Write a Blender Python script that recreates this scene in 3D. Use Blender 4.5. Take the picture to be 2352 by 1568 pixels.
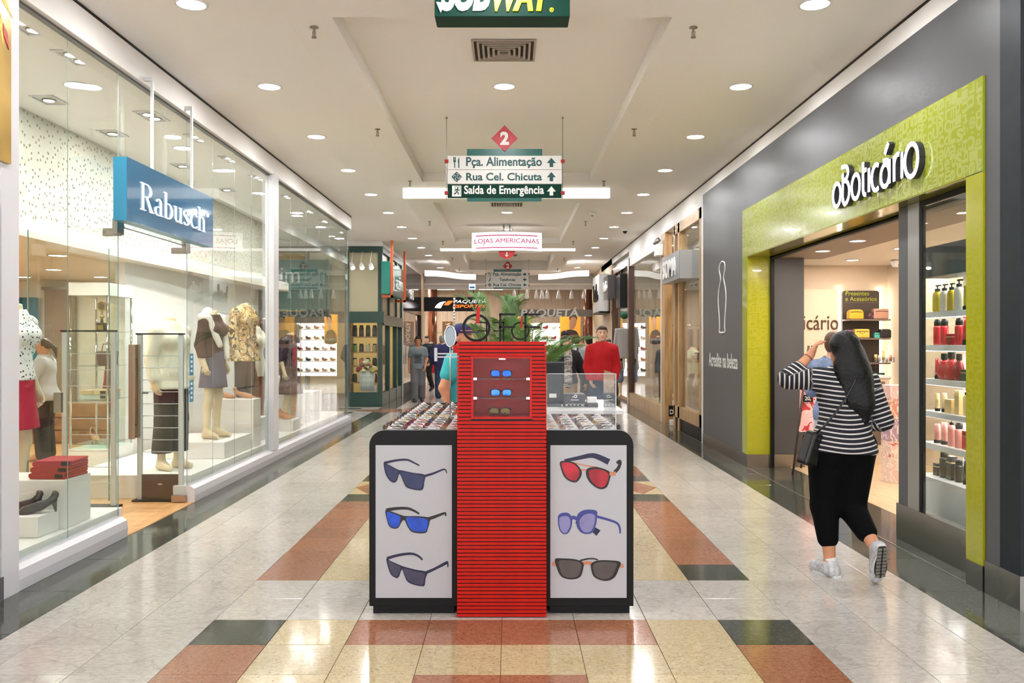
import bpy, bmesh, math, random
import numpy as np
from mathutils import Vector, Matrix, Euler
random.seed(11)
for _o in list(bpy.data.objects):
    bpy.data.objects.remove(_o)
SC = bpy.context.scene
COL = SC.collection
R = math.radians

# ---------------------------------------------------------------- camera
F, EYE, CU, CV = 2000.0, 1.545, 1172.0, 785.0      # focal length in pixels of the 2352 wide frame, eye height, vanishing point
cd = bpy.data.cameras.new('camera'); camo = bpy.data.objects.new('camera', cd); COL.objects.link(camo)
camo.location = (0, 0, EYE); camo.rotation_euler = (R(90), 0, 0)
cd.sensor_width = 36; cd.lens = 36 * F / 2352
cd.shift_x = (1176 - CU) / 2352; cd.shift_y = (CV - 784) / 2352
cd.clip_start = 0.05; cd.clip_end = 200
SC.camera = camo
# ---------------------------------------------------------------- world (the rest of the mall behind the camera) and exposure
wd = bpy.data.worlds.new('mall'); SC.world = wd; wd.use_nodes = True
wd.node_tree.nodes['Background'].inputs[0].default_value = (0.98, 0.985, 1.0, 1)
wd.node_tree.nodes['Background'].inputs[1].default_value = 1.3
SC.view_settings.view_transform = 'Standard'; SC.view_settings.look = 'None'
SC.view_settings.gamma = 1; SC.view_settings.use_curve_mapping = False
SC.view_settings.exposure = 1.0
SC.cycles.max_bounces = 5; SC.cycles.diffuse_bounces = 3; SC.cycles.glossy_bounces = 3
SC.cycles.adaptive_threshold = 0.16; SC.cycles.adaptive_min_samples = 8
SC.cycles.transmission_bounces = 4; SC.cycles.transparent_max_bounces = 16
SC.cycles.caustics_reflective = False; SC.cycles.caustics_refractive = False
SC.cycles.sample_clamp_indirect = 6
SC.cycles.use_denoising = True
DOWN_W = 11.5        # watts of a corridor downlight
SHOP_W = 6.0         # watts of a shop lamp
COSM_W = 6.0         # watts of a lamp in the cosmetics shop

# ---------------------------------------------------------------- small helpers
def at(u, v, Y):
    return Vector(((u - CU) * Y / F, Y, EYE - (v - CV) * Y / F))
def lin(c):
    c = c / 255.0
    return c / 12.92 if c <= 0.04045 else ((c + 0.055) / 1.055) ** 2.4
def C(r, g, b):
    return (lin(r), lin(g), lin(b), 1.0)
ORD = ['first', 'second', 'third', 'fourth', 'fifth', 'sixth', 'seventh', 'eighth', 'ninth', 'tenth', 'eleventh', 'twelfth',
       'thirteenth', 'fourteenth', 'fifteenth', 'sixteenth']

# ---------------------------------------------------------------- materials
MATS = {}
def nodes(name):
    m = bpy.data.materials.new(name); m.use_nodes = True
    nt = m.node_tree
    return m, nt, nt.nodes['Principled BSDF'], nt.nodes['Material Output']
def pm(name, col, rough=0.5, metal=0.0, noise=None, emit=None, es=0.0, spec=0.5, bump=None, coat=0.0, alpha=None, sub=0):
    """principled material; noise=(scale, amount) varies the colour, bump=(scale, strength)"""
    if name in MATS: return MATS[name]
    m, nt, b, out = nodes(name)
    b.inputs['Base Color'].default_value = col
    b.inputs['Roughness'].default_value = rough; b.inputs['Metallic'].default_value = metal
    b.inputs['Specular IOR Level'].default_value = spec
    b.inputs['Coat Weight'].default_value = coat
    tc = None
    if noise or bump:
        tc = nt.nodes.new('ShaderNodeTexCoord')
    if noise and noise[1] > .03:
        n = nt.nodes.new('ShaderNodeTexNoise'); n.inputs['Scale'].default_value = noise[0]; n.inputs['Detail'].default_value = 1
        nt.links.new(tc.outputs['Object'], n.inputs['Vector'])
        r = nt.nodes.new('ShaderNodeValToRGB'); a = noise[1]
        r.color_ramp.elements[0].position = 0.35; r.color_ramp.elements[1].position = 0.65
        r.color_ramp.elements[0].color = tuple(max(0, c * (1 - a)) for c in col[:3]) + (1,)
        r.color_ramp.elements[1].color = tuple(min(1, c * (1 + a)) for c in col[:3]) + (1,)
        nt.links.new(n.outputs['Fac'], r.inputs['Fac']); nt.links.new(r.outputs['Color'], b.inputs['Base Color'])
    if bump:
        n = nt.nodes.new('ShaderNodeTexNoise'); n.inputs['Scale'].default_value = bump[0]; n.inputs['Detail'].default_value = 3
        nt.links.new(tc.outputs['Object'], n.inputs['Vector'])
        bp = nt.nodes.new('ShaderNodeBump'); bp.inputs['Strength'].default_value = bump[1]; bp.inputs['Distance'].default_value = 0.01
        nt.links.new(n.outputs['Fac'], bp.inputs['Height']); nt.links.new(bp.outputs['Normal'], b.inputs['Normal'])
    if emit:
        m.cycles.emission_sampling = 'NONE' if es < 1 else 'AUTO'
        b.inputs['Emission Color'].default_value = emit; b.inputs['Emission Strength'].default_value = es
    MATS[name] = m
    return m
def glass(name, tint=(0.95, 0.985, 0.97, 1), ior=1.45, rough=0.0):
    if name in MATS: return MATS[name]
    m = bpy.data.materials.new(name); m.use_nodes = True; nt = m.node_tree; nt.nodes.clear()
    out = nt.nodes.new('ShaderNodeOutputMaterial'); mx = nt.nodes.new('ShaderNodeMixShader')
    tr = nt.nodes.new('ShaderNodeBsdfTransparent'); tr.inputs[0].default_value = tint
    gl = nt.nodes.new('ShaderNodeBsdfGlossy'); gl.inputs['Roughness'].default_value = rough
    lw = nt.nodes.new('ShaderNodeLayerWeight'); lw.inputs['Blend'].default_value = 0.5
    f0 = ((ior - 1) / (ior + 1)) ** 2                                   # Schlick reflectance, the same from both sides of the pane
    pw = nt.nodes.new('ShaderNodeMath'); pw.operation = 'POWER'; pw.inputs[1].default_value = 5; nt.links.new(lw.outputs['Facing'], pw.inputs[0])
    fr = nt.nodes.new('ShaderNodeMath'); fr.operation = 'MULTIPLY_ADD'; fr.inputs[1].default_value = 1 - f0; fr.inputs[2].default_value = f0; nt.links.new(pw.outputs[0], fr.inputs[0])
    nt.links.new(fr.outputs[0], mx.inputs[0]); nt.links.new(tr.outputs[0], mx.inputs[1]); nt.links.new(gl.outputs[0], mx.inputs[2])
    nt.links.new(mx.outputs[0], out.inputs[0]); MATS[name] = m
    return m
def granite(name, ca, cb, speck, cell=0.22, rough=0.16, vein=0.0, scale=55, spk=0.5):
    """polished stone: two tones, dark specks, a shift from slab to slab"""
    m, nt, b, out = nodes(name); L = nt.links; N = nt.nodes.new
    geo = N('ShaderNodeNewGeometry')
    def vm(op, a, val):
        n = N('ShaderNodeVectorMath'); n.operation = op; L.new(a, n.inputs[0]); n.inputs[1].default_value = val; return n.outputs[0]
    off = vm('ADD', geo.outputs['Position'], (0.0456, -4.445, 0.0))
    cellv = vm('FLOOR', vm('DIVIDE', off, (0.4, 0.4, 40.0)), (0, 0, 0))
    wn = N('ShaderNodeTexWhiteNoise'); wn.noise_dimensions = '3D'; L.new(cellv, wn.inputs['Vector'])
    sh = N('ShaderNodeVectorMath'); sh.operation = 'MULTIPLY_ADD'; L.new(wn.outputs['Color'], sh.inputs[0])
    sh.inputs[1].default_value = (7, 7, 7); L.new(geo.outputs['Position'], sh.inputs[2])
    st = vm('MULTIPLY', sh.outputs[0], (0.45, 1.0, 1.0))
    n1 = N('ShaderNodeTexNoise'); n1.inputs['Scale'].default_value = scale; n1.inputs['Detail'].default_value = 2; n1.inputs['Roughness'].default_value = 0.7
    L.new(st, n1.inputs['Vector'])
    r1 = N('ShaderNodeValToRGB'); r1.color_ramp.elements[0].position = 0.36; r1.color_ramp.elements[1].position = 0.66
    r1.color_ramp.elements[0].color = ca; r1.color_ramp.elements[1].color = cb
    L.new(n1.outputs['Fac'], r1.inputs['Fac'])
    n2 = N('ShaderNodeTexNoise'); n2.inputs['Scale'].default_value = scale * 2.2; n2.inputs['Detail'].default_value = 1
    L.new(st, n2.inputs['Vector'])
    r2 = N('ShaderNodeValToRGB'); r2.color_ramp.elements[0].position = spk + 0.08; r2.color_ramp.elements[1].position = spk + 0.14
    r2.color_ramp.elements[0].color = (0, 0, 0, 1); r2.color_ramp.elements[1].color = (1, 1, 1, 1)
    L.new(n2.outputs['Fac'], r2.inputs['Fac'])
    mx = N('ShaderNodeMix'); mx.data_type = 'RGBA'; L.new(r2.outputs['Color'], mx.inputs[0])
    L.new(r1.outputs['Color'], mx.inputs[6]); mx.inputs[7].default_value = speck
    res = mx.outputs[2]
    if vein:
        n3 = N('ShaderNodeTexNoise'); n3.inputs['Scale'].default_value = 3.0; n3.inputs['Detail'].default_value = 4; n3.inputs['Distortion'].default_value = 0.6
        L.new(sh.outputs[0], n3.inputs['Vector'])
        r3 = N('ShaderNodeValToRGB'); e = r3.color_ramp.elements
        e[0].position = 0.485; e[0].color = (0, 0, 0, 1); e[1].position = 0.515; e[1].color = (0, 0, 0, 1)
        k = e.new(0.5); k.color = (1, 1, 1, 1)
        L.new(n3.outputs['Fac'], r3.inputs['Fac'])
        sc_ = N('ShaderNodeMath'); sc_.operation = 'MULTIPLY'; L.new(r3.outputs['Color'], sc_.inputs[0]); sc_.inputs[1].default_value = vein
        m3 = N('ShaderNodeMix'); m3.data_type = 'RGBA'; L.new(sc_.outputs[0], m3.inputs[0]); L.new(res, m3.inputs[6]); m3.inputs[7].default_value = speck
        res = m3.outputs[2]
    hv = N('ShaderNodeHueSaturation'); L.new(res, hv.inputs['Color'])
    mr = N('ShaderNodeMapRange'); mr.inputs['To Min'].default_value = 1 - cell / 2; mr.inputs['To Max'].default_value = 1 + cell / 2
    L.new(wn.outputs['Value'], mr.inputs['Value']); L.new(mr.outputs[0], hv.inputs['Value'])
    L.new(hv.outputs[0], b.inputs['Base Color'])
    b.inputs['Roughness'].default_value = rough; b.inputs['Specular IOR Level'].default_value = 0.5
    MATS[name] = m
    return m
def wood(name, ca, cb, scale=(1.5, 18, 18), rough=0.35):
    if name in MATS: return MATS[name]
    m, nt, b, out = nodes(name); L = nt.links; N = nt.nodes.new
    tc = N('ShaderNodeTexCoord'); mp = N('ShaderNodeMapping'); mp.inputs['Scale'].default_value = scale
    L.new(tc.outputs['Object'], mp.inputs['Vector'])
    n = N('ShaderNodeTexNoise'); n.inputs['Scale'].default_value = 2.2; n.inputs['Detail'].default_value = 6; n.inputs['Distortion'].default_value = 0.4
    L.new(mp.outputs[0], n.inputs['Vector'])
    r = N('ShaderNodeValToRGB'); r.color_ramp.elements[0].position = 0.32; r.color_ramp.elements[1].position = 0.68
    r.color_ramp.elements[0].color = ca; r.color_ramp.elements[1].color = cb
    L.new(n.outputs['Fac'], r.inputs['Fac']); L.new(r.outputs['Color'], b.inputs['Base Color'])
    b.inputs['Roughness'].default_value = rough; MATS[name] = m
    return m
def pattern(name, ramp, scale=6.0, kind='noise', distort=1.5, rough=0.6, detail=3, interp='CONSTANT', stretch=(1, 1, 1)):
    """printed fabric or paper: a noise or voronoi field through a stepped colour ramp"""
    if name in MATS: return MATS[name]
    m, nt, b, out = nodes(name); L = nt.links; N = nt.nodes.new
    tc = N('ShaderNodeTexCoord'); mp = N('ShaderNodeMapping'); mp.inputs['Scale'].default_value = stretch
    L.new(tc.outputs['Object'], mp.inputs['Vector'])
    if kind == 'noise':
        n = N('ShaderNodeTexNoise'); n.inputs['Detail'].default_value = detail; n.inputs['Distortion'].default_value = distort; o = n.outputs['Fac']
    elif kind == 'wave':
        n = N('ShaderNodeTexWave'); n.inputs['Distortion'].default_value = distort; n.inputs['Detail'].default_value = detail; o = n.outputs['Fac']
    else:
        n = N('ShaderNodeTexVoronoi'); o = n.outputs['Distance']
    n.inputs['Scale'].default_value = scale
    L.new(mp.outputs[0], n.inputs['Vector'])
    r = N('ShaderNodeValToRGB'); r.color_ramp.interpolation = interp
    els = r.color_ramp.elements
    while len(els) > 1: els.remove(els[0])
    els[0].position = ramp[0][0]; els[0].color = ramp[0][1]
    for p, c in ramp[1:]:
        e = els.new(p); e.color = c
    L.new(o, r.inputs['Fac']); L.new(r.outputs['Color'], b.inputs['Base Color'])
    b.inputs['Roughness'].default_value = rough; MATS[name] = m
    return m

# ---------------------------------------------------------------- mesh building
ROOTW = {}
def thing(name, label, cat, loc=(0, 0, 0), rz=0.0, group=None, world=False):
    """an Empty at the thing's base; with world=True its parts are given in world coordinates"""
    o = bpy.data.objects.new(name, None); COL.objects.link(o)
    o.empty_display_size = 0.1
    o.location = loc; o.rotation_euler = (0, 0, rz); o['label'] = label; o['category'] = cat
    if group: o['group'] = group
    if world: ROOTW[o.name] = Vector(loc)
    return o
def tag(o, label, cat, group=None):
    o['label'] = label; o['category'] = cat
    if group: o['group'] = group
    return o
def struct(o, label=None):
    o['kind'] = 'structure'
    if label: o['label'] = label
    return o
def offset_of(parent):
    p = parent
    while p is not None and p.parent is not None: p = p.parent
    return ROOTW.get(p.name) if p is not None else None
def link(name, me, parent=None, smooth=False, bevel=0.0, seg=2):
    o = bpy.data.objects.new(name, me); COL.objects.link(o)
    if parent is not None: o.parent = parent
    if smooth:
        me.polygons.foreach_set('use_smooth', [True] * len(me.polygons))
    if bevel:
        md = o.modifiers.new('edge', 'BEVEL'); md.width = bevel; md.segments = seg; md.limit_method = 'ANGLE'
    return o
def dup(root, loc=None, rz=None, label=None, group=None, parent=None, lit=True):
    r = root.copy(); COL.objects.link(r); r.parent = parent
    if loc is not None: r.location = loc
    if rz is not None: r.rotation_euler = (0, 0, rz)
    if label: r['label'] = label
    if group: r['group'] = group
    for ch in root.children:
        if lit or ch.type != 'LIGHT': dup(ch, parent=r)
    return r
class MB:
    def __init__(s): s.v = []; s.f = []
    def add(s, vs, fs):
        b = len(s.v); s.v.extend(tuple(v) for v in vs); s.f.extend(tuple(i + b for i in f) for f in fs); return s
    def box(s, x0, x1, y0, y1, z0, z1):
        x0, x1 = min(x0, x1), max(x0, x1); y0, y1 = min(y0, y1), max(y0, y1); z0, z1 = min(z0, z1), max(z0, z1)
        return s.add([(x0, y0, z0), (x1, y0, z0), (x1, y1, z0), (x0, y1, z0), (x0, y0, z1), (x1, y0, z1), (x1, y1, z1), (x0, y1, z1)],
                     [(3, 2, 1, 0), (4, 5, 6, 7), (0, 1, 5, 4), (1, 2, 6, 5), (2, 3, 7, 6), (3, 0, 4, 7)])
    def obox(s, c, ax, ay, az):
        """box about c with half axes ax, ay, az"""
        c = Vector(c); ax = Vector(ax); ay = Vector(ay); az = Vector(az); q = []
        for k in (-1, 1):
            for i, j in ((-1, -1), (1, -1), (1, 1), (-1, 1)): q.append(c + ax * i + ay * j + az * k)
        return s.add(q, [(3, 2, 1, 0), (4, 5, 6, 7), (0, 1, 5, 4), (1, 2, 6, 5), (2, 3, 7, 6), (3, 0, 4, 7)])
    def prism(s, poly, axis, a, b):
        if sum(poly[i][0] * poly[(i + 1) % len(poly)][1] - poly[(i + 1) % len(poly)][0] * poly[i][1] for i in range(len(poly))) < 0: poly = poly[::-1]
        if a > b: a, b = b, a
        def p(q, h):
            return {'x': (h, q[0], q[1]), 'y': (q[0], h, q[1]), 'z': (q[0], q[1], h)}[axis]
        n = len(poly); vs = [p(q, a) for q in poly] + [p(q, b) for q in poly]
        fs = [tuple(range(n))[::-1], tuple(range(n, 2 * n))] + [(i, (i + 1) % n, n + (i + 1) % n, n + i) for i in range(n)]
        if axis == 'y': fs = [f[::-1] for f in fs]
        return s.add(vs, fs)
    def cyl(s, p0, p1, r0, r1=None, n=14, caps=True):
        p0 = Vector(p0); p1 = Vector(p1); r1 = r0 if r1 is None else r1
        d = (p1 - p0).normalized(); a = d.orthogonal().normalized(); b = d.cross(a)
        vs = [p0 + (a * math.cos(2 * math.pi * i / n) + b * math.sin(2 * math.pi * i / n)) * r0 for i in range(n)]
        vs += [p1 + (a * math.cos(2 * math.pi * i / n) + b * math.sin(2 * math.pi * i / n)) * r1 for i in range(n)]
        fs = [(i, (i + 1) % n, n + (i + 1) % n, n + i) for i in range(n)]
        if caps: fs += [tuple(range(n))[::-1], tuple(range(n, 2 * n))]
        return s.add(vs, fs)
    def lathe(s, prof, c=(0, 0, 0), n=20, sx=1.0, sy=1.0):
        vs = []; fs = []; k = len(prof)
        for (r, z) in prof:
            for i in range(n):
                t = 2 * math.pi * i / n; vs.append((c[0] + r * math.cos(t) * sx, c[1] + r * math.sin(t) * sy, c[2] + z))
        for j in range(k - 1):
            for i in range(n):
                fs.append((j * n + i, j * n + (i + 1) % n, (j + 1) * n + (i + 1) % n, (j + 1) * n + i))
        fs.append(tuple(range(n))[::-1]); fs.append(tuple(range((k - 1) * n, k * n)))
        return s.add(vs, fs)
    def ell(s, c, r, n=16, m=10, M=None):
        vs = []; fs = []; c = Vector(c)
        def P(t, p):
            v = Vector((r[0] * math.sin(p) * math.cos(t), r[1] * math.sin(p) * math.sin(t), r[2] * math.cos(p)))
            return c + ((M @ v) if M else v)
        vs.append(P(0, 0))
        for j in range(1, m):
            for i in range(n): vs.append(P(2 * math.pi * i / n, math.pi * j / m))
        vs.append(P(0, math.pi))
        for i in range(n): fs.append((0, 1 + i, 1 + (i + 1) % n))
        for j in range(m - 2):
            for i in range(n): fs.append((1 + j * n + i, 1 + (j + 1) * n + i, 1 + (j + 1) * n + (i + 1) % n, 1 + j * n + (i + 1) % n))
        q = len(vs) - 1
        for i in range(n): fs.append((q, 1 + (m - 2) * n + (i + 1) % n, 1 + (m - 2) * n + i))
        return s.add(vs, fs)
    def tube(s, pts, r, n=8, closed=False):
        pts = [Vector(p) for p in pts]; k = len(pts)
        rs = r if isinstance(r, (list, tuple)) else [r] * k
        up = None; rings = []
        for i, p in enumerate(pts):
            if closed: d = (pts[(i + 1) % k] - pts[i - 1]).normalized()
            else: d = (pts[min(i + 1, k - 1)] - pts[max(i - 1, 0)]).normalized()
            if up is None: up = d.orthogonal().normalized()
            up = (up - d * up.dot(d))
            up = up.normalized() if up.length > 1e-6 else d.orthogonal().normalized()
            b = d.cross(up)
            rings.append([p + (up * math.cos(2 * math.pi * j / n) + b * math.sin(2 * math.pi * j / n)) * rs[i] for j in range(n)])
        vs = [v for g in rings for v in g]; fs = []
        for i in range(k if closed else k - 1):
            a = i * n; c = ((i + 1) % k) * n
            for j in range(n): fs.append((a + j, a + (j + 1) % n, c + (j + 1) % n, c + j))
        if not closed: fs += [tuple(range(n))[::-1], tuple(range((k - 1) * n, k * n))]
        return s.add(vs, fs)
    def quad(s, a, b, c, d): return s.add([a, b, c, d], [(0, 1, 2, 3)])
    def xf(s, M):
        s.v = [tuple(M @ Vector(v)) for v in s.v]; return s
    def mesh(s, name, mat=None, off=None):
        me = bpy.data.meshes.new(name)
        vs = s.v if off is None else [(v[0] - off[0], v[1] - off[1], v[2] - off[2]) for v in s.v]
        me.from_pydata(vs, [], s.f); me.update()
        if mat is not None: me.materials.append(mat)
        return me
    def build(s, name, mat, parent=None, smooth=False, bevel=0.0, seg=2):
        return link(name, s.mesh(name, mat, offset_of(parent) if parent is not None else None), parent, smooth, bevel, seg)
def box(name, mat, b, parent=None, bevel=0.0): return MB().box(*b).build(name, mat, parent, bevel=bevel)
def rrect(x0, x1, y0, y1, r, n=6, corners=(1, 1, 1, 1)):
    """rounded rectangle outline, corners: bottom-left, bottom-right, top-right, top-left"""
    pts = []
    for (cx, cy, a0, k) in ((x0 + r, y0 + r, 180, 0), (x1 - r, y0 + r, 270, 1), (x1 - r, y1 - r, 0, 2), (x0 + r, y1 - r, 90, 3)):
        if corners[k]:
            for i in range(n + 1):
                t = R(a0 + 90 * i / n); pts.append((cx + r * math.cos(t), cy + r * math.sin(t)))
        else:
            pts.append(((x0, y0), (x1, y0), (x1, y1), (x0, y1))[k])
    return pts

BULBS = {}
def bulb(parent, loc, r, watts, col=(.97, .985, 1.0)):
    """the light a lamp gives: a disc just below its diffuser"""
    key = (round(r, 3), watts, col)
    if key not in BULBS:
        ld = bpy.data.lights.new('bulb', 'AREA'); ld.shape = 'DISK'; ld.size = 2 * r; ld.energy = watts; ld.color = col; BULBS[key] = ld
    o = bpy.data.objects.new('bulb', BULBS[key]); COL.objects.link(o); o.parent = parent; o.location = loc
    return o

# ---------------------------------------------------------------- lettering
def text_mesh(body, bold=0.0, shear=0.0, space=1.0, depth=0.0, lines=1.0):
    cu = bpy.data.curves.new('lettering', 'FONT'); cu.body = body; cu.size = 1.0; cu.shear = shear; cu.space_character = space
    cu.offset = bold; cu.extrude = depth; cu.resolution_u = 3; cu.space_line = lines
    o = bpy.data.objects.new('lettering', cu); COL.objects.link(o)
    dg = bpy.context.evaluated_depsgraph_get()
    me = bpy.data.meshes.new_from_object(o.evaluated_get(dg)); bpy.data.objects.remove(o); bpy.data.curves.remove(cu)
    me.materials.clear()
    return me
def lettering(name, body, mat, org, right, up, width=None, height=None, depth=0.004, bold=0.0, shear=0.0, space=1.0, parent=None, align='L', lines=1.0):
    """letters whose ink box starts at org (its lower left, or lower centre with align C); depth is in metres along right x up"""
    me = text_mesh(body, bold, shear, space, 0.5, lines)
    n = len(me.vertices); co = np.empty(n * 3); me.vertices.foreach_get('co', co); co = co.reshape(-1, 3)
    lo = co.min(0); hi = co.max(0)
    sx = width / (hi[0] - lo[0]) if width else None; sy = height / (hi[1] - lo[1]) if height else None
    sx = sx or sy; sy = sy or sx
    x = (co[:, 0] - lo[0]) * sx; y = (co[:, 1] - lo[1]) * sy; z = (co[:, 2] + 0.5) * depth
    if align == 'C': x = x - (hi[0] - lo[0]) * sx / 2
    r = np.array(Vector(right).normalized()); u = np.array(Vector(up).normalized()); w = np.cross(r, u)
    P = np.array(org)[None, :] + x[:, None] * r + y[:, None] * u + z[:, None] * w
    off = offset_of(parent) if parent is not None else None
    if off is not None: P = P - np.array(off)
    me.vertices.foreach_set('co', P.astype(np.float32).ravel()); me.update()
    me.materials.append(mat)
    return link(name, me, parent)

# ---------------------------------------------------------------- smooth bodies: signed distances meshed with surface nets
def RC(a, b, ra, rb, k=0.03, flat=None, sub=False): return ('rc', Vector(a), Vector(b), ra, rb, k, flat, sub)
def EL(c, r, k=0.03, M=None, sub=False): return ('el', Vector(c), r, M, k, sub)
def blob(prims, vx, cuts=(), grow=0.0):
    lo = np.full(3, 1e9); hi = np.full(3, -1e9); boxes = []
    for p in prims:
        if p[0] == 'rc':
            r = max(p[3], p[4]) + grow; a = np.array(p[1]); b = np.array(p[2])
            if p[6]: r *= max(1, p[6][1])
            l = np.minimum(a, b) - r; h = np.maximum(a, b) + r
        else:
            r = max(p[2]) + grow; c = np.array(p[1]); l = c - r; h = c + r
        boxes.append((l, h))
        if not p[-1]: lo = np.minimum(lo, l); hi = np.maximum(hi, h)
    lo -= 3 * vx; hi += 3 * vx
    n = np.ceil((hi - lo) / vx).astype(int) + 1
    D = np.full(n, 1.0, np.float32)
    ax = [lo[i] + vx * np.arange(n[i]) for i in range(3)]
    for p, (l, h) in zip(prims, boxes):
        k = p[5] if p[0] == 'rc' else p[4]
        m = k + 3 * vx
        i0 = np.clip(np.floor((l - m - lo) / vx).astype(int), 0, n - 1); i1 = np.clip(np.ceil((h + m - lo) / vx).astype(int) + 1, 1, n)
        if (i1 <= i0).any(): continue
        sl = tuple(slice(i0[i], i1[i]) for i in range(3))
        X = ax[0][sl[0]][:, None, None]; Y = ax[1][sl[1]][None, :, None]; Z = ax[2][sl[2]][None, None, :]
        if p[0] == 'rc':
            a, b, ra, rb, fl = p[1], p[2], p[3] + grow, p[4] + grow, p[6]
            d = b - a; L2 = max(d.length_squared, 1e-9)
            px, py, pz = X - a.x, Y - a.y, Z - a.z
            t = np.clip((px * d.x + py * d.y + pz * d.z) / L2, 0, 1)
            wx, wy, wz = px - t * d.x, py - t * d.y, pz - t * d.z
            q = wx * wx + wy * wy + wz * wz
            if fl:
                f, s = fl; wf = wx * f[0] + wy * f[1] + wz * f[2]
                q = np.maximum(q - wf * wf, 0) + (wf / s) ** 2
            dist = np.sqrt(q) - (ra + t * (rb - ra))
            if fl and fl[1] < 1: dist = dist * (0.5 + 0.5 * fl[1])
            sub = p[7]
        else:
            c, r, M = p[1], p[2], p[3]
            px, py, pz = X - c.x, Y - c.y, Z - c.z
            if M is not None:
                Mi = M.transposed()
                px, py, pz = (Mi[0][0] * px + Mi[0][1] * py + Mi[0][2] * pz, Mi[1][0] * px + Mi[1][1] * py + Mi[1][2] * pz, Mi[2][0] * px + Mi[2][1] * py + Mi[2][2] * pz)
            rr = [q + grow for q in r]
            k0 = np.sqrt((px / rr[0]) ** 2 + (py / rr[1]) ** 2 + (pz / rr[2]) ** 2)
            k1 = np.sqrt((px / rr[0] ** 2) ** 2 + (py / rr[1] ** 2) ** 2 + (pz / rr[2] ** 2) ** 2) + 1e-9
            dist = k0 * (k0 - 1) / k1; sub = p[5]
        cur = D[sl]
        if sub:
            D[sl] = np.maximum(cur, -dist)
        elif k > 0:
            hh = np.clip(0.5 + 0.5 * (cur - dist) / k, 0, 1)
            D[sl] = cur + (dist - cur) * hh - k * hh * (1 - hh)
        else:
            D[sl] = np.minimum(cur, dist)
    for fn in cuts:
        D = np.maximum(D, fn(ax[0][:, None, None], ax[1][None, :, None], ax[2][None, None, :]))
    D[0] = D[-1] = 1; D[:, 0] = D[:, -1] = 1; D[:, :, 0] = D[:, :, -1] = 1
    return nets(D.astype(np.float32), lo, vx)
def nets(D, lo, vx):
    S = D < 0
    c = np.zeros(np.array(D.shape) - 1, np.int8)
    for i in (0, 1):
        for j in (0, 1):
            for k in (0, 1):
                c += S[i:S.shape[0] - 1 + i, j:S.shape[1] - 1 + j, k:S.shape[2] - 1 + k]
    act = (c > 0) & (c < 8)
    I = np.argwhere(act); idx = np.full(act.shape, -1, np.int64); idx[act] = np.arange(len(I))
    acc = np.zeros((len(I), 3)); cnt = np.zeros(len(I))
    cor = [(i, j, k) for i in (0, 1) for j in (0, 1) for k in (0, 1)]
    for a in cor:
        for axn in range(3):
            if a[axn]: continue
            b = list(a); b[axn] = 1
            da = D[I[:, 0] + a[0], I[:, 1] + a[1], I[:, 2] + a[2]]; db = D[I[:, 0] + b[0], I[:, 1] + b[1], I[:, 2] + b[2]]
            x = (da < 0) != (db < 0)
            t = np.where(x, da / np.where(x, da - db, 1), 0)
            pos = np.array(a, float)[None, :] + t[:, None] * (np.array(b) - np.array(a))[None, :]
            acc[x] += pos[x]; cnt[x] += 1
    V = lo + (I + acc / cnt[:, None]) * vx
    quads = []
    for axn in range(3):
        sa = [slice(None)] * 3; sb = [slice(None)] * 3
        sa[axn] = slice(0, -1); sb[axn] = slice(1, None)
        A = S[tuple(sa)]; B = S[tuple(sb)]
        E = np.argwhere(A != B)
        u, w = (axn + 1) % 3, (axn + 2) % 3
        ok = (E[:, u] > 0) & (E[:, w] > 0) & (E[:, u] < D.shape[u] - 1) & (E[:, w] < D.shape[w] - 1)
        E = E[ok]
        def g(du, dw):
            q = E.copy(); q[:, u] -= du; q[:, w] -= dw
            return idx[q[:, 0], q[:, 1], q[:, 2]]
        Q = np.stack([g(1, 1), g(0, 1), g(0, 0), g(1, 0)], 1)
        ins = A[E[:, 0], E[:, 1], E[:, 2]]
        Q[~ins] = Q[~ins][:, ::-1]
        quads.append(Q)
    return V, np.concatenate(quads)
def net_mesh(name, V, Q, mat, extra=None):
    me = bpy.data.meshes.new(name)
    v = [tuple(x) for x in V]; f = [tuple(int(i) for i in q) for q in Q]
    if extra is not None:
        b = len(v); v += extra.v; f += [tuple(i + b for i in q) for q in extra.f]
    me.from_pydata(v, [], f); me.update(); me.materials.append(mat)
    me.polygons.foreach_set('use_smooth', [True] * len(me.polygons))
    return me

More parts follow.
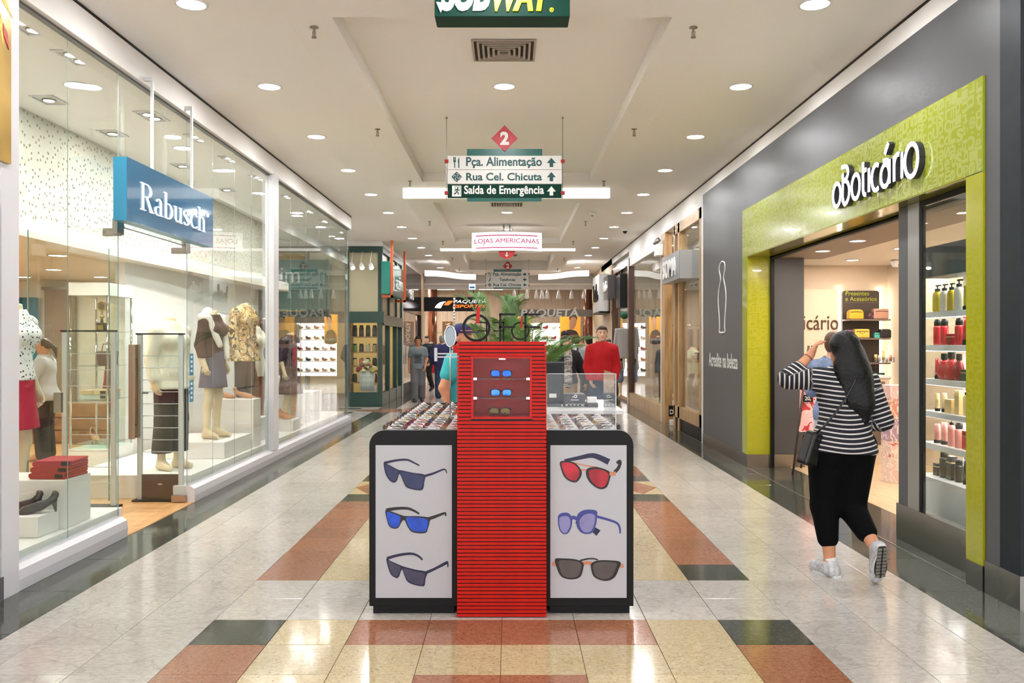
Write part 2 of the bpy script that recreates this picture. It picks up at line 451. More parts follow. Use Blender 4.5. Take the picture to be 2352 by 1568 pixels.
# ---------------------------------------------------------------- people and mannequins
BASE = dict(pel=(0, 0, .94), wai=(0, 0, 1.08), che=(0, 0, 1.28), nek=(0, .01, 1.425), hea=(0, -.012, 1.585),
            shR=(-.163, .01, 1.36), shL=(.163, .01, 1.36), elR=(-.205, .03, 1.10), elL=(.205, .03, 1.10),
            wrR=(-.215, -.03, .865), wrL=(.215, -.03, .865), hiR=(-.085, 0, .92), hiL=(.085, 0, .92),
            knR=(-.095, -.01, .50), knL=(.095, -.01, .50), anR=(-.1, .02, .085), anL=(.1, .02, .085),
            toR=(-.115, -.15, .035), toL=(.115, -.15, .035))
def joints(pose, s):
    J = {}
    for k, v in BASE.items():
        J[k] = Vector(pose.get(k, v)) * s
    return J
def torso_prims(J, s, w, fem, k=.05):
    hw = .155 * w * (1.06 if fem else 1.0); ww = .128 * w * (0.96 if fem else 1.06); cw = .155 * w * (0.92 if fem else 1.06)
    P = [EL(J['pel'], (hw * s, .112 * w * s, .12 * s), k), EL(J['wai'], (ww * s, .098 * w * s, .15 * s), k),
         EL(J['che'], (cw * s, .105 * w * s, .17 * s), k),
         RC(J['nek'] + Vector((0, 0, -.03 * s)), J['shR'], .058 * s, .048 * s, k), RC(J['nek'] + Vector((0, 0, -.03 * s)), J['shL'], .058 * s, .048 * s, k),
         RC(J['nek'] + Vector((0, 0, -.05 * s)), J['nek'] + Vector((0, -.005, .02)) * s, .075 * s, .055 * s, .05)]
    if fem:
        for q in (-1, 1): P.append(EL(J['che'] + Vector((q * .07, -.075, .0)) * s, (.062 * s, .058 * s, .062 * s), .04))
        for q in (-1, 1): P.append(EL(J['pel'] + Vector((q * .062 * w, .05, -.045)) * s, (.105 * w * s, .098 * w * s, .105 * s), .05))
    return P
def arm_prims(J, s, w, q, r=(.052, .043, .041, .028), k=.02):
    return [RC(J['sh' + q], J['el' + q], r[0] * s * w, r[1] * s * w, k), RC(J['el' + q], J['wr' + q], r[2] * s * w, r[3] * s, k)]
def leg_prims(J, s, w, q, r=(.088, .058, .056, .037), k=.03):
    w = min(w, 1.0)
    return [RC(J['hi' + q], J['kn' + q], r[0] * s * w, r[1] * s * w, k),
            RC(J['kn' + q], J['kn' + q] * .72 + J['an' + q] * .28 + Vector((0, .015 * s, 0)), r[2] * s * w, r[2] * 1.0 * s * w, k),
            RC(J['kn' + q] * .72 + J['an' + q] * .28 + Vector((0, .015 * s, 0)), J['an' + q], r[2] * 1.0 * s * w, r[3] * s, k)]
def hand(J, q, s, palm_n, curl=0.5, spread=.5, dirv=None):
    """palm prims and finger tubes; palm_n points out of the palm, fingers bend towards it"""
    wr = J['wr' + q]; d = (dirv if dirv is not None else (wr - J['el' + q])).normalized()
    n = Vector(palm_n); n = (n - d * n.dot(d)).normalized(); lat = d.cross(n)
    side = 1.0 if q == 'R' else -1.0
    Mx = Matrix((lat, n, d)).transposed()
    prims = [EL(wr + d * .048 * s, (.04 * s, .017 * s, .052 * s), .012, Mx), RC(wr - d * .01 * s, wr + d * .03 * s, .026 * s, .026 * s, .012)]
    mb = MB(); L = [.062, .072, .068, .052]
    for i in range(4):
        o = (i - 1.5) * .0185 * s * side
        b = wr + d * (.086 - .006 * abs(i - 1.2)) * s + lat * o
        a1 = R(18 + 42 * curl); a2 = R(40 + 80 * curl)
        dd = (d + lat * (i - 1.5) * .09 * spread * side).normalized()
        p1 = b + (dd * math.cos(a1) + n * math.sin(a1)) * L[i] * .5 * s
        p2 = p1 + (dd * math.cos(a2) + n * math.sin(a2)) * L[i] * .5 * s
        mb.tube([b - d * .02 * s, b, p1 * .5 + b * .5, p1, p1 * .4 + p2 * .6, p2], [.0085 * s, .0092 * s, .0088 * s, .0086 * s, .0075 * s, .004 * s], 7)
    tb = wr + d * .03 * s - lat * .032 * s * side
    t1 = tb + (d * .6 - lat * .7 * side + n * .25).normalized() * .035 * s
    t2 = t1 + (d * .9 - lat * .15 * side + n * .35).normalized() * .03 * s
    mb.tube([tb + lat * .012 * s * side, tb, t1, t1 * .4 + t2 * .6, t2], [.012 * s, .0115 * s, .0105 * s, .0095 * s, .005 * s], 7)
    return prims, mb
def head_prims(J, s, yaw=0.0, pitch=0.0):
    h = J['hea']; M = (Matrix.Rotation(yaw, 3, 'Z') @ Matrix.Rotation(pitch, 3, 'X'))
    def o(x, y, z): return h + M @ Vector((x * s, y * s, z * s))
    P = [RC(J['nek'], o(0, .012, -.055), .056 * s, .053 * s, .02),
         EL(o(0, .012, .025), (.074 * s, .092 * s, .092 * s), .02, M), EL(o(0, -.022, -.045), (.056 * s, .066 * s, .068 * s), .03, M),
         EL(o(0, -.06, -.085), (.026 * s, .022 * s, .02 * s), .025, M),
         RC(o(0, -.086, .012), o(0, -.103, -.028), .008 * s, .0125 * s, .012),
         RC(o(-.03, -.08, .03), o(.03, -.08, .03), .012 * s, .012 * s, .015)]
    for q in (-1, 1): P.append(EL(o(q * .074, .012, -.012), (.011 * s, .018 * s, .03 * s), .006, M))
    return P, o, M
def foot_prims(J, s, q, r=.036):
    a, t = J['an' + q], J['to' + q]
    hl = a + (a - t).normalized() * .03 * s; hl.z = max(min(a.z, hl.z) - .045 * s, .03 * s) if a.z < .2 * s else hl.z
    return [RC(hl, t, .036 * s, .03 * s, .02), RC(a, hl, .037 * s, .036 * s, .02), RC(a, a * .4 + t * .6, .036 * s, .03 * s, .02)]
def garment(spec, J, s, w, fem, vx):
    """one piece of clothing as a closed skin over the body"""
    kind = spec['kind']; g = spec.get('grow', .014) * s; P = []; cuts = []
    if kind in ('top', 'jacket', 'dress'):
        P += torso_prims(J, s, w, fem)
        sl = spec.get('sleeve', 0.5)               # 0.5 = half the upper arm, 1 = elbow, 2 = wrist
        for q in 'RL':
            a, e, wr = J['sh' + q], J['el' + q], J['wr' + q]
            if sl <= 0: continue
            lr = spec.get('loose', 1.0)
            if sl <= 1: P.append(RC(a, a.lerp(e, sl), .056 * s * w * lr, (.056 - .008 * sl) * s * w * lr, .03))
            else:
                P.append(RC(a, e, .056 * s * w * lr, .047 * s * w * lr, .03)); P.append(RC(e, e.lerp(wr, sl - 1), .046 * s * w * lr, .037 * s * lr, .02))
        hem = spec.get('hem', .88) * s
        if spec.get('flare'):
            P.append(RC(J['pel'] + Vector((0, 0, .1 * s)), Vector((J['pel'].x, J['pel'].y, hem + .02 * s)), .12 * s * w, spec['flare'] * s, .05, ((0, 1, 0), .78)))
        else:
            P.append(RC(J['wai'], Vector((J['pel'].x, J['pel'].y, hem + .02 * s)), .125 * s * w, spec.get('hip', .15) * s * w, .05, ((0, 1, 0), spec.get('hflat', .74))))
        tl = spec.get('tilt', 0.0)
        cuts.append(lambda X, Y, Z: hem + tl * X - Z + 0 * X + 0 * Y)
        nz = J['nek'].z + spec.get('neck', .004) * s
        vn = spec.get('vneck', 0.0) * s; nk = J['nek']
        cuts.append(lambda X, Y, Z: np.minimum(Z - nz + 0 * X + 0 * Y, .08 * s - np.sqrt((X - nk.x) ** 2 + (Y - nk.y) ** 2) + 0 * Z))
        if vn:
            cuts.append(lambda X, Y, Z: -np.maximum(np.maximum(Y - (nk.y - .02 * s), np.abs(X - nk.x) - np.maximum(0, (Z - (nk.z - vn))) * .55), (nk.z - vn) - Z))
        if spec.get('open'):
            ow = spec['open'] * s
            cuts.append(lambda X, Y, Z: -np.maximum(np.maximum(Y - (nk.y - .03 * s), np.abs(X - nk.x) - ow * (1.0 + .0 * Z)), -1 + 0 * Z))
    elif kind == 'trousers':
        P += torso_prims(J, s, w, fem)[:2] + (torso_prims(J, s, w, fem)[-2:] if fem else [])
        end = spec.get('end', 1.0); lr = spec.get('leg', (.098, .075, .07))
        for q in 'RL':
            h, kn, a = J['hi' + q], J['kn' + q], J['an' + q]
            P.append(RC(h, kn, lr[0] * s * w, lr[1] * s * w, .03)); P.append(RC(kn, kn.lerp(a, end), lr[1] * s * w, lr[2] * s * w, .02))
        top = spec.get('top', 1.02) * s
        cuts.append(lambda X, Y, Z: Z - top + 0 * X + 0 * Y)
        if spec.get('hem'):
            hz = spec['hem'] * s; cuts.append(lambda X, Y, Z: hz - Z + 0 * X + 0 * Y)
    elif kind == 'skirt':
        top = spec.get('top', 1.06) * s; hem = spec.get('hem', .55) * s; fr = spec.get('flare', .19) * s
        p = J['pel']
        P += torso_prims(J, s, w, fem)[:2]
        P.append(RC(p + Vector((0, 0, .02)), Vector((p.x, p.y, hem + .0)), .15 * s * w, fr, .05, ((0, 1, 0), .78)))
        cuts.append(lambda X, Y, Z: Z - top + 0 * X + 0 * Y); cuts.append(lambda X, Y, Z: hem - Z + 0 * X + 0 * Y)
    return blob(P, vx, cuts, g)
def figure(name, label, cat, loc, rz=0.0, h=1.7, pose={}, skin=None, wear=(), hair=None, w=1.0, fem=False, vx=.012, headless=False,
           group=None, shoes=None, yaw=0.0, pitch=0.0, face=True, hands=None, feet=True, lift=0.0, hairfn=None):
    s = h / 1.7; J = joints(pose, s)
    root = thing(name, label, cat, loc, rz, group)
    P = torso_prims(J, s, w, fem); ex = MB()
    for q in 'RL':
        P += arm_prims(J, s, w, q) + leg_prims(J, s, w, q)
        hp = (hands or {}).get(q, {})
        pn = hp.get('n', (1 if q == 'R' else -1, 0, 0))
        a, b = hand(J, q, s, pn, hp.get('curl', .35), hp.get('spread', .5), hp.get('dir')); P += a; ex.v += [] ; ex.add(b.v, b.f)
        P += foot_prims(J, s, q)
    cuts = []
    if headless:
        top = J['nek'] + Vector((0, -.01, .075)) * s
        P.append(RC(J['nek'], top, .056 * s, .052 * s, .02)); tz = top.z
        cuts.append(lambda X, Y, Z: Z - tz + .25 * (Y - top.y) + 0 * X)
    else:
        hp, o, M = head_prims(J, s, yaw, pitch); P += hp
    V, Q = blob(P, vx, cuts)
    link('body', net_mesh('body', V, Q, skin, ex), root)
    for g in wear:
        V, Q = garment(g, J, s, w, fem, g.get('vx', vx)); ob = link(g['name'], net_mesh(g['name'], V, Q, g['mat']), root)
        if g.get('label'): ob['label'] = g['label']
    if shoes:
        for q in 'RL':
            V, Q = blob(foot_prims(J, s, q)[:1] + foot_prims(J, s, q)[2:], vx * .8, [], .012 * s)
            link('shoe', net_mesh('shoe', V, Q, shoes), root)
    if not headless:
        if face:
            for q in (-1, 1):
                m = MB(); m.ell(o(q * .029, -.079, .006), (.0115 * s, .0065 * s, .005 * s), 10, 6, M); e = m.build('eye', EYEW, root, True)
                m = MB(); m.ell(o(q * .029, -.0845, .006), (.0055 * s, .0032 * s, .0052 * s), 8, 6, M); m.build('iris', DARK, e, True)
                m = MB(); m.tube([o(q * .014, -.0905, .027), o(q * .03, -.0895, .03), o(q * .047, -.079, .026)], [.002 * s, .0034 * s, .002 * s], 6); m.build('eyebrow', hair or DARK, root, True)
            m = MB(); m.ell(o(0, -.083, -.057), (.023 * s, .008 * s, .0065 * s), 12, 6, M); m.build('mouth', LIP, root, True)
        if hair is not None:
            if hairfn: V, Q = hairfn(J, s, o, M)
            else:
                c = o(0, .02, .04); Mi = M.transposed()
                def keep(X, Y, Z):
                    x, y, z = X - h0.x, Y - h0.y, Z - h0.z
                    yl = Mi[1][0] * x + Mi[1][1] * y + Mi[1][2] * z; zl = Mi[2][0] * x + Mi[2][1] * y + Mi[2][2] * z
                    return np.minimum(.066 * s - zl, np.maximum(.004 * s - yl, -.075 * s - zl - .35 * (yl - .03 * s) * 0))
                h0 = J['hea']
                V, Q = blob([EL(c, (.083 * s, .1 * s, .094 * s), .02, M), EL(o(0, .05, -.02), (.07 * s, .06 * s, .07 * s), .03, M),
                             EL(o(.01, -.045, .085), (.06 * s, .045 * s, .03 * s), .03, M)], min(vx, .01), [keep])
            link('hair', net_mesh('hair', V, Q, hair), root)
    return root

# ---------------------------------------------------------------- shared materials
CEIL = pm('ceiling paint', C(242, 238, 233), .75, noise=(1.5, .02))
WHITE = pm('white paint', C(226, 222, 218), .5, noise=(2, .02))
WHITEG = pm('white lacquer', C(230, 228, 226), .25, noise=(3, .015))
BLACK = pm('black lacquer', C(12, 12, 14), .45, spec=.25)
BLACKG = pm('black gloss', C(14, 14, 18), .12)
RED = pm('red slat paint', C(190, 20, 5), .5, noise=(25, .06), spec=.25)
REDF = pm('red board', C(186, 24, 14), .4, noise=(6, .05), spec=.3)
GROOVE = pm('groove black', C(22, 8, 8), .6, noise=(20, .2))
STEEL = pm('brushed steel', C(150, 148, 145), .28, 1.0, bump=(60, .05))
CHROME = pm('chrome', C(215, 215, 218), .08, 1.0)
CHAR = pm('charcoal laminate', C(90, 90, 92), .42, spec=.2)
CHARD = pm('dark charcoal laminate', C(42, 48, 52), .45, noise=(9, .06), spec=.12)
GROUT = pm('grout', C(92, 82, 72), .8, noise=(8, .1))
GLASS = glass('shop glass'); GLASSC = glass('clear acrylic', (.985, .99, .99, 1), 1.4)
GEDGE = pm('glass edge', C(140, 156, 148), .3)
LIGHTM = pm('lamp diffuser', (1, 1, 1, 1), .5, emit=(1.0, .97, .94, 1), es=8.0)
LIGHTM.cycles.emission_sampling = 'NONE'
DARK = pm('dark eye', C(20, 15, 12), .2); EYEW = pm('eye white', C(205, 200, 195), .3); LIP = pm('lip', C(170, 96, 84), .5)
GR_L = granite('light granite', C(180, 173, 165), C(198, 192, 184), C(150, 141, 133), .12, .13, .45, 60, .62)
GR_B = granite('beige granite', C(186, 166, 126), C(204, 186, 148), C(120, 100, 76), .14, .12, 0, 70, .56)
GR_R = granite('red granite', C(150, 96, 70), C(172, 120, 92), C(100, 62, 48), .16, .12, 0, 80, .55)
GR_D = granite('green black granite', C(52, 55, 48), C(74, 77, 68), C(104, 106, 92), .14, .1, 0, 60, .56)

# ---------------------------------------------------------------- floor: every slab a piece of its own near the camera
X0, Y0, T = -0.0456, 4.445, 0.4
floor = struct(MB().box(-12, 12, -4, 40, -.3, -.004).build('floor', GROUT), 'polished granite floor of the mall corridor')
def slab_kind(i, j):
    """i: column (left edge X0 + .4 i), j: row (near edge Y0 + .4 j)"""
    if i < -4 or i > 3: return 'L'
    edge = i in (-4, 3)
    if j == 0: return 'D' if edge else ('R' if -2 <= i <= 1 else 'B')
    if j < 0:
        if edge: return 'R'
        return 'R' if (j % 3 == 1 and -1 <= i <= 0) else 'B'
    if j in (1, 2): return 'L'
    if j == 3: return 'R' if i == -4 else ('D' if i == 3 else 'B')
    k = (j - 4) % 14
    if k < 6: return 'R' if edge else ('L' if k > 3 and -2 <= i <= 1 else 'B')
    if k == 6 or k == 9: return 'D' if edge or i in (-1, 0) else 'B'
    if k in (7, 8): return 'B' if not (i in (-3, -2, 1, 2)) else 'R'
    if k < 12: return 'R' if edge else 'B'
    return 'L'
GM = {'L': GR_L, 'B': GR_B, 'R': GR_R, 'D': GR_D}
def slab_mesh(k, w, d):
    g = .0014; c = .0012; a, b = w / 2 - g, d / 2 - g
    m = MB(); vs = [(-a, -b, -.004), (a, -b, -.004), (a, b, -.004), (-a, b, -.004), (-a, -b, -c), (a, -b, -c), (a, b, -c), (-a, b, -c),
                    (-a + c, -b + c, 0), (a - c, -b + c, 0), (a - c, b - c, 0), (-a + c, b - c, 0)]
    m.add(vs, [(0, 1, 5, 4), (1, 2, 6, 5), (2, 3, 7, 6), (3, 0, 4, 7), (4, 5, 9, 8), (5, 6, 10, 9), (6, 7, 11, 10), (7, 4, 8, 11), (8, 9, 10, 11)])
    return m
SM = {}
far = {k: MB() for k in GM}; n_slab = 0
for j in range(-12, 66):
    for i in range(-7, 7):
        x = X0 + T * i; w = T
        if i == -7: x += T / 2; w = T / 2
        if i == 6: w = T / 2
        k = slab_kind(i, j); y = Y0 + T * j
        hid = (-.8 < x and x + w < .72 and 4.95 < y and y + T < 7.2)
        if -2 <= j < 21 and not hid and n_slab < 298:
            key = (k, w)
            if key not in SM: SM[key] = slab_mesh(k, w, T).mesh('tile', GM[k])
            o = bpy.data.objects.new('tile', SM[key]); COL.objects.link(o); o.parent = floor; o.location = (x + w / 2, y + T / 2, 0); n_slab += 1
        else:
            q = slab_mesh(k, w, T); far[k].add([(v[0] + x + w / 2, v[1] + y + T / 2, v[2]) for v in q.v], q.f)
for k, m in far.items():
    o = m.build('far_tile', GM[k], floor); o['kind'] = 'stuff'
# dark border slabs along both shop fronts
BS = {}
for side, xa, xb in ((-1, -3.04, X0 - 6.5 * T), (1, X0 + 6.5 * T, 2.93)):
    w = xb - xa
    for j in range(0, 33):
        y = 1.4 + .8 * j
        key = side
        if key not in BS: BS[key] = slab_mesh('D', w, .8).mesh('border_tile', GR_D)
        o = bpy.data.objects.new('border_tile', BS[key]); COL.objects.link(o); o.parent = floor; o.location = (xa + w / 2, y + .4, 0)
m = MB()                                                                     # side alleys and the end of the hall
for (xa, xb, ya, yb) in ((-12, -3.04, 16.72, 20.7), (2.935, 12, -4, 5.2), (-12, -3.045, -4, 5.2), (X0 - 6.5 * T, 12, 30.85, 40), (-12, X0 - 6.5 * T, 27.8, 40)):
    m.box(xa, xb, ya, yb, -.02, -.001)
m.build('side_paving', GR_L, floor)
# inlaid crossing in front of the corner shop
m = MB(); cx, cy = -2.75, 19.6
m.prism([(cx - .9, cy), (cx, cy - .55), (cx + .9, cy), (cx, cy + .55)], 'z', -.002, .0012); m.build('diamond_tile', GR_R, floor)
for (dx, dy) in ((-1.1, -.55), (-1.1, .55), (.75, -.6), (.75, .55)):
    MB().box(cx + dx - .4, cx + dx + .4, cy + dy - .16, cy + dy + .16, -.002, .0011).build('inlay_tile', GR_D, floor)
# diamond inlays of the bands beside the kiosk
for sx in (-4, 3):
    for yb in (Y0 + T * 11, Y0 + T * 25):
        xc = X0 + T * (sx + .5)
        MB().prism([(xc - .2, yb + .4), (xc, yb), (xc + .2, yb + .4), (xc, yb + .8)], 'z', -.002, .001).build('diamond_tile', GR_R, floor)

# ---------------------------------------------------------------- ceiling
CZ = 3.95
ceil = struct(MB().box(-3.2, -1.67, -4, 31, CZ, CZ + .4).build('ceiling', CEIL), 'white plaster ceiling with stepped coffers')
MB().box(1.55, 3.1, -4, 31, CZ, CZ + .4).build('ceiling_strip', CEIL, ceil)
MB().box(-1.67, 1.55, -4, 6.456, CZ, CZ + .4).build('ceiling_strip', CEIL, ceil)
def coffer(z, ya, yb, hx0, hx1, hy0, hy1, top):
    m = MB(); m.box(-1.67, hx0, ya, yb, z, 4.4); m.box(hx1, 1.55, ya, yb, z, 4.4)
    m.box(hx0, hx1, ya, hy0, z, 4.4); m.box(hx0, hx1, hy1, yb, z, 4.4)
    m.build('coffer_frame', CEIL, ceil); MB().box(hx0, hx1, hy0, hy1, top, 4.4).build('coffer_panel', CEIL, ceil)
coffer(3.951, 6.456, 13.63, -1.32, 1.2, 6.456, 13.1, 4.093)
coffer(3.785, 13.63, 20.9, -1.24, 1.13, 14.0, 19.8, 3.911)
coffer(3.72, 20.9, 27.0, -1.22, 1.12, 21.4, 26.4, 4.0)
MB().box(-1.67, 1.55, 27.0, 31, 3.9, 4.4).build('ceiling_strip', CEIL, ceil)
MB().box(-12, -3.2, 16.6, 21.0, 3.96, 4.3).build('ceiling_strip', CEIL, ceil)
MB().box(-12, -3.2, -4, 5.3, 3.96, 4.3).build('ceiling_strip', CEIL, ceil)
MB().box(3.1, 12, -4, 5.2, 3.96, 4.3).build('ceiling_strip', CEIL, ceil)
# faces where the coffers step down, with a glow put in to look lit
GLOWW = pm('glowing white face', C(250, 248, 245), .5, emit=(1, .97, .93, 1), es=.4)
box('lit_step_face', GLOWW, (-1.68, 1.56, 13.60, 13.628, 3.79, 3.945), ceil)
box('lit_step_face', GLOWW, (-1.68, 1.56, 20.86, 20.898, 3.725, 3.79), ceil)
for sgn in (-1, 1):                                      # wavy bulkheads before the far shop, with the same added glow
    pts = []
    for t in range(13):
        q = t / 12; x = .98 + 1.45 * q; y = 27.2 - 1.5 * (1 / (1 + math.exp(-9 * (q - .5))))
        pts.append((sgn * x - .1, y))
    poly = pts + [(p[0], p[1] + .25) for p in reversed(pts)]
    MB().prism(poly, 'z', 3.5, 3.66).build('wavy_bulkhead', GLOWW, ceil)
# shadow gaps: black strips with the shade put into their colour
trim = struct(box('trim_1', GROOVE, (-3.075, -3.05, 5.2, 16.72, 3.925, 3.95)), 'dark shadow gap between ceiling and shop front')
struct(box('trim_2', GROOVE, (2.93, 2.955, 5.2, 28, 3.925, 3.95)), 'dark shadow gap above the charcoal wall')

# ---------------------------------------------------------------- corridor downlights
def downlight(label, loc, r=.1, watts=DOWN_W, group='corridor downlights', trimr=.014, col=(.97, .985, 1.0)):
    t = thing('ceiling_downlight', label, 'downlight', loc, 0, group)
    MB().lathe([(r + trimr, 0), (r + trimr, -.006), (r, -.008), (r, -.002)], (0, 0, 0), 24).build('trim_ring', WHITEG, t, True)
    MB().lathe([(.001, -.003), (r, -.003), (r, -.0045), (.001, -.0045)], (0, 0, 0), 24).build('diffuser', LIGHTM, t)
    bulb(t, (0, 0, -.009), r * .96, watts, col)
    return t
dl = None
for side, x, where in (('L', -2.27, 'clothing shop side'), ('R', 2.17, 'charcoal wall side')):
    for k in range(14):
        lab = 'round recessed downlight, %s from the near end of the row on the %s' % (ORD[k], where)
        p = (x, 2.2 + 2.0 * k, CZ)
        if dl is None: dl = downlight(lab, p)
        else: dup(dl, p, label=lab)
for p, lab in (((-.06, 8.68, 4.093), 'in the nearest coffer between vent and direction sign'), ((-.06, 15.9, 3.911), 'in the second coffer beside the small vent'),
               ((-.06, 18.3, 3.911), 'in the second coffer behind the shop lightbox'), ((-.07, 23.6, 4.0), 'in the third coffer above the far direction sign')):
    dup(dl, p, label='round recessed downlight ' + lab)
dup(dl, (-.06, 4.6, CZ), label='round recessed downlight in front of the green hanging sign')
for k, (x, y) in enumerate(((-5, 18.6), (-7.5, 18.6))):
    dup(dl, (x, y, 3.96), label='round recessed downlight, %s in the side passage' % ORD[k])
# air vents, sprinklers, detectors
def vent(label, x, y, z, w):
    t = thing('air_vent', label, 'air vent', (x, y, z))
    M_ = pm('vent metal', C(176, 164, 150), .45, .2)
    m = MB()
    for k in range(6):
        a = w / 2 * (1 - k / 6.3); b = a - w * .035; d0 = -.002 - (.03 * (1 - abs(k - 0) / 6)); 
        for (x0, x1, y0, y1) in ((-a, a, -a, -b), (-a, a, b, a), (-a, -b, -b, b), (b, a, -b, b)):
            mm = MB().box(x0, x1, y0, y1, -.014 - .003 * k, -.004 + .002 * k)
            if k == 0: m.add(mm.v, mm.f)
            else: mm.build('louvre', M_, t)
    m.build('frame', M_, t)
    box('shaft', pm('vent dark', C(60, 52, 46), .8), (-w / 2 + .01, w / 2 - .01, -w / 2 + .01, w / 2 - .01, -.001, .0), t)
vent('square beige air vent behind the green hanging sign', -.055, 7.6, 4.0925, .55)
vent('small square air vent below the big direction sign', -.06, 14.9, 3.9105, .55)
vent('small square air vent behind the far direction sign', -.06, 24.6, 3.9995, .5)
SPR = pm('sprinkler brass', C(150, 135, 120), .35, .8)
def sprinkler(label, loc):
    t = thing('ceiling_sprinkler', label, 'sprinkler', loc, 0, 'ceiling sprinklers')
    MB().lathe([(.03, 0), (.032, -.006), (.01, -.012), (.007, -.03)], (0, 0, 0), 14).build('escutcheon', SPR, t, True)
    m = MB().cyl((0, 0, -.02), (0, 0, -.075), .005, n=8); m.cyl((-.012, 0, -.03), (-.012, 0, -.075), .003, n=6); m.cyl((.012, 0, -.03), (.012, 0, -.075), .003, n=6); m.build('nozzle', SPR, t, True)
    MB().cyl((0, 0, -.075), (0, 0, -.08), .02, n=14).build('deflector', SPR, t)
    return t
sp = None
for side, x, nm in ((0, -1.5, 'clothing shop side'), (1, 1.4, 'charcoal wall side')):
    for k in range(7):
        y = 6.66 + 3.18 * k; z = CZ if y < 13.6 else (3.785 if y < 20.9 else 3.72)
        lab = 'small ceiling sprinkler, %s from the near end on the %s' % (ORD[k], nm)
        if sp is None: sp = sprinkler(lab, (x, y, z))
        else: dup(sp, (x, y, z), label=lab)
t = thing('smoke_detector', 'white smoke detector beside the luminous ceiling bar', 'detector', (1.42, 15.1, 3.785))
MB().lathe([(.07, 0), (.07, -.02), (.05, -.035), (.02, -.05)], (0, 0, 0), 18).build('housing', WHITEG, t, True); MB().lathe([(.02, -.05), (.02, -.055), (.012, -.06)], (0, 0, 0), 12).build('sensor', BLACK, t)
t = thing('dome_camera', 'small black dome camera on the ceiling above the glass shop front', 'camera', (2.45, 18.6, CZ))
MB().lathe([(.07, 0), (.07, -.03), (.055, -.035)], (0, 0, 0), 18).build('base', WHITEG, t, True); MB().ell((0, 0, -.04), (.05, .05, .055), 16, 10).build('dome', BLACKG, t, True)

# ---------------------------------------------------------------- sunglasses model (facing -Y, resting on z = 0)
def lens_outline(kind, q, n=20):
    pts = []
    for i in range(n):
        t = 2 * math.pi * i / n; c, s = math.cos(t), math.sin(t)
        e = .5 if kind == 'square' else (.75 if kind == 'wayfarer' else 1.0)
        x = .027 * math.copysign(abs(c) ** e, c); z = .02 * math.copysign(abs(s) ** e, s)
        if kind == 'round': z *= 1.2
        if kind == 'cat': z += .006 * max(0, c * q) + .002
        if kind == 'aviator': z = z * 1.15 - .003 * (c * -q); x *= (1 - .15 * (s < 0) * abs(s))
        pts.append((q * .033 + x, .026 + z))
    return pts
def sunglasses(label, loc, rz, lens, frame, kind='square', scale=1.0, group=None, wrap=.012):
    t = thing('sunglasses', label, 'sunglasses', loc, rz, group); t.scale = (scale,) * 3
    m = MB(); 
    for q in (-1, 1):
        o = lens_outline(kind, q)
        path = [(x, wrap * (x / .06) ** 2, z) for x, z in o]; m.tube(path, .0032, 6, closed=True)
    m.tube([(-.009, 0, .032), (0, -.003, .035), (.009, 0, .032)], .0028, 6)
    m.build('frame', frame, t, True)
    for q in (-1, 1):
        o = lens_outline(kind, q); l = MB()
        vs = [(x, wrap * (x / .06) ** 2 - .0005, z) for x, z in o] + [(q * .033, wrap * .3 - .003, .026)]
        n = len(o); l.add(vs, [(i, (i + 1) % n, n) for i in range(n)]); vs2 = [(v[0], v[1] + .0015, v[2]) for v in vs]
        l.add(vs2, [((i + 1) % n, i, n) for i in range(n)]); l.build('lens', lens, t, True)
        a = MB(); x = q * .064
        a.tube([(q * .06, wrap, .036), (x, wrap + .01, .036), (x, wrap + .07, .036), (x * .97, wrap + .1, .032), (x * .93, wrap + .128, .014)], [.003, .0032, .003, .003, .0028], 6)
        a.build('temple', frame, t, True)
    return t

# ---------------------------------------------------------------- eyewear kiosk: slatted red tower
TX0, TX1, TY, TZ = -.288, .193, 4.88, 1.545
NX0, NX1, NZ0, NZ1 = -.207, .11, 1.125, 1.452
tower = thing('display_tower', 'red slatted eyewear tower in the middle of the kiosk front', 'display stand', ((TX0 + TX1) / 2, TY + .25, 0), world=True)
m = MB(); yb = TY + .5; yf = TY + .012
m.box(TX0, TX1, yf + .22, yb, 0, TZ - .002)                                       # core behind the niche
m.box(TX0, NX0 - .001, yf, yf + .22, 0, TZ - .002); m.box(NX1 + .001, TX1, yf, yf + .22, 0, TZ - .002)
m.box(NX0 - .001, NX1 + .001, yf, yf + .22, 0, NZ0 - .001); m.box(NX0 - .001, NX1 + .001, yf, yf + .22, NZ1 + .001, TZ - .002)
m.build('carcass', GROOVE, tower)
nS = 73; ph = TZ / nS; sl_mesh = {}
for k in range(nS):
    z0, z1 = k * ph + .0055, (k + 1) * ph - .0004
    segs = [(TX0, TX1)]
    if z1 > NZ0 - .012 and z0 < NZ1 + .012: segs = [(TX0, NX0 - .012), (NX1 + .012, TX1)]
    for (a, b) in segs:
        key = (round(a, 3), round(b, 3))
        if key not in sl_mesh: sl_mesh[key] = MB().box(a, b, 0, .012, 0, z1 - z0).mesh('slat', RED)
        o = bpy.data.objects.new('slat', sl_mesh[key]); COL.objects.link(o); o.parent = tower
        off = ROOTW[tower.name]; o.location = (-off[0], TY - off[1], z0 - off[2])
    for (xa, xb) in ((TX0 - .01, TX0), (TX1, TX1 + .01)):
        key = (xa, 'side')
        if key not in sl_mesh: sl_mesh[key] = MB().box(xa, xb, 0, yb - TY, 0, z1 - z0).mesh('slat', RED)
        o = bpy.data.objects.new('slat', sl_mesh[key]); COL.objects.link(o); o.parent = tower
        o.location = (-off[0], TY - off[1], z0 - off[2])
nf = MB(); rr = .012
nf.box(NX0 - .012, NX0, TY + .002, yf + .2, NZ0 - .012, NZ1 + .012); nf.box(NX1, NX1 + .012, TY + .002, yf + .2, NZ0 - .012, NZ1 + .012)
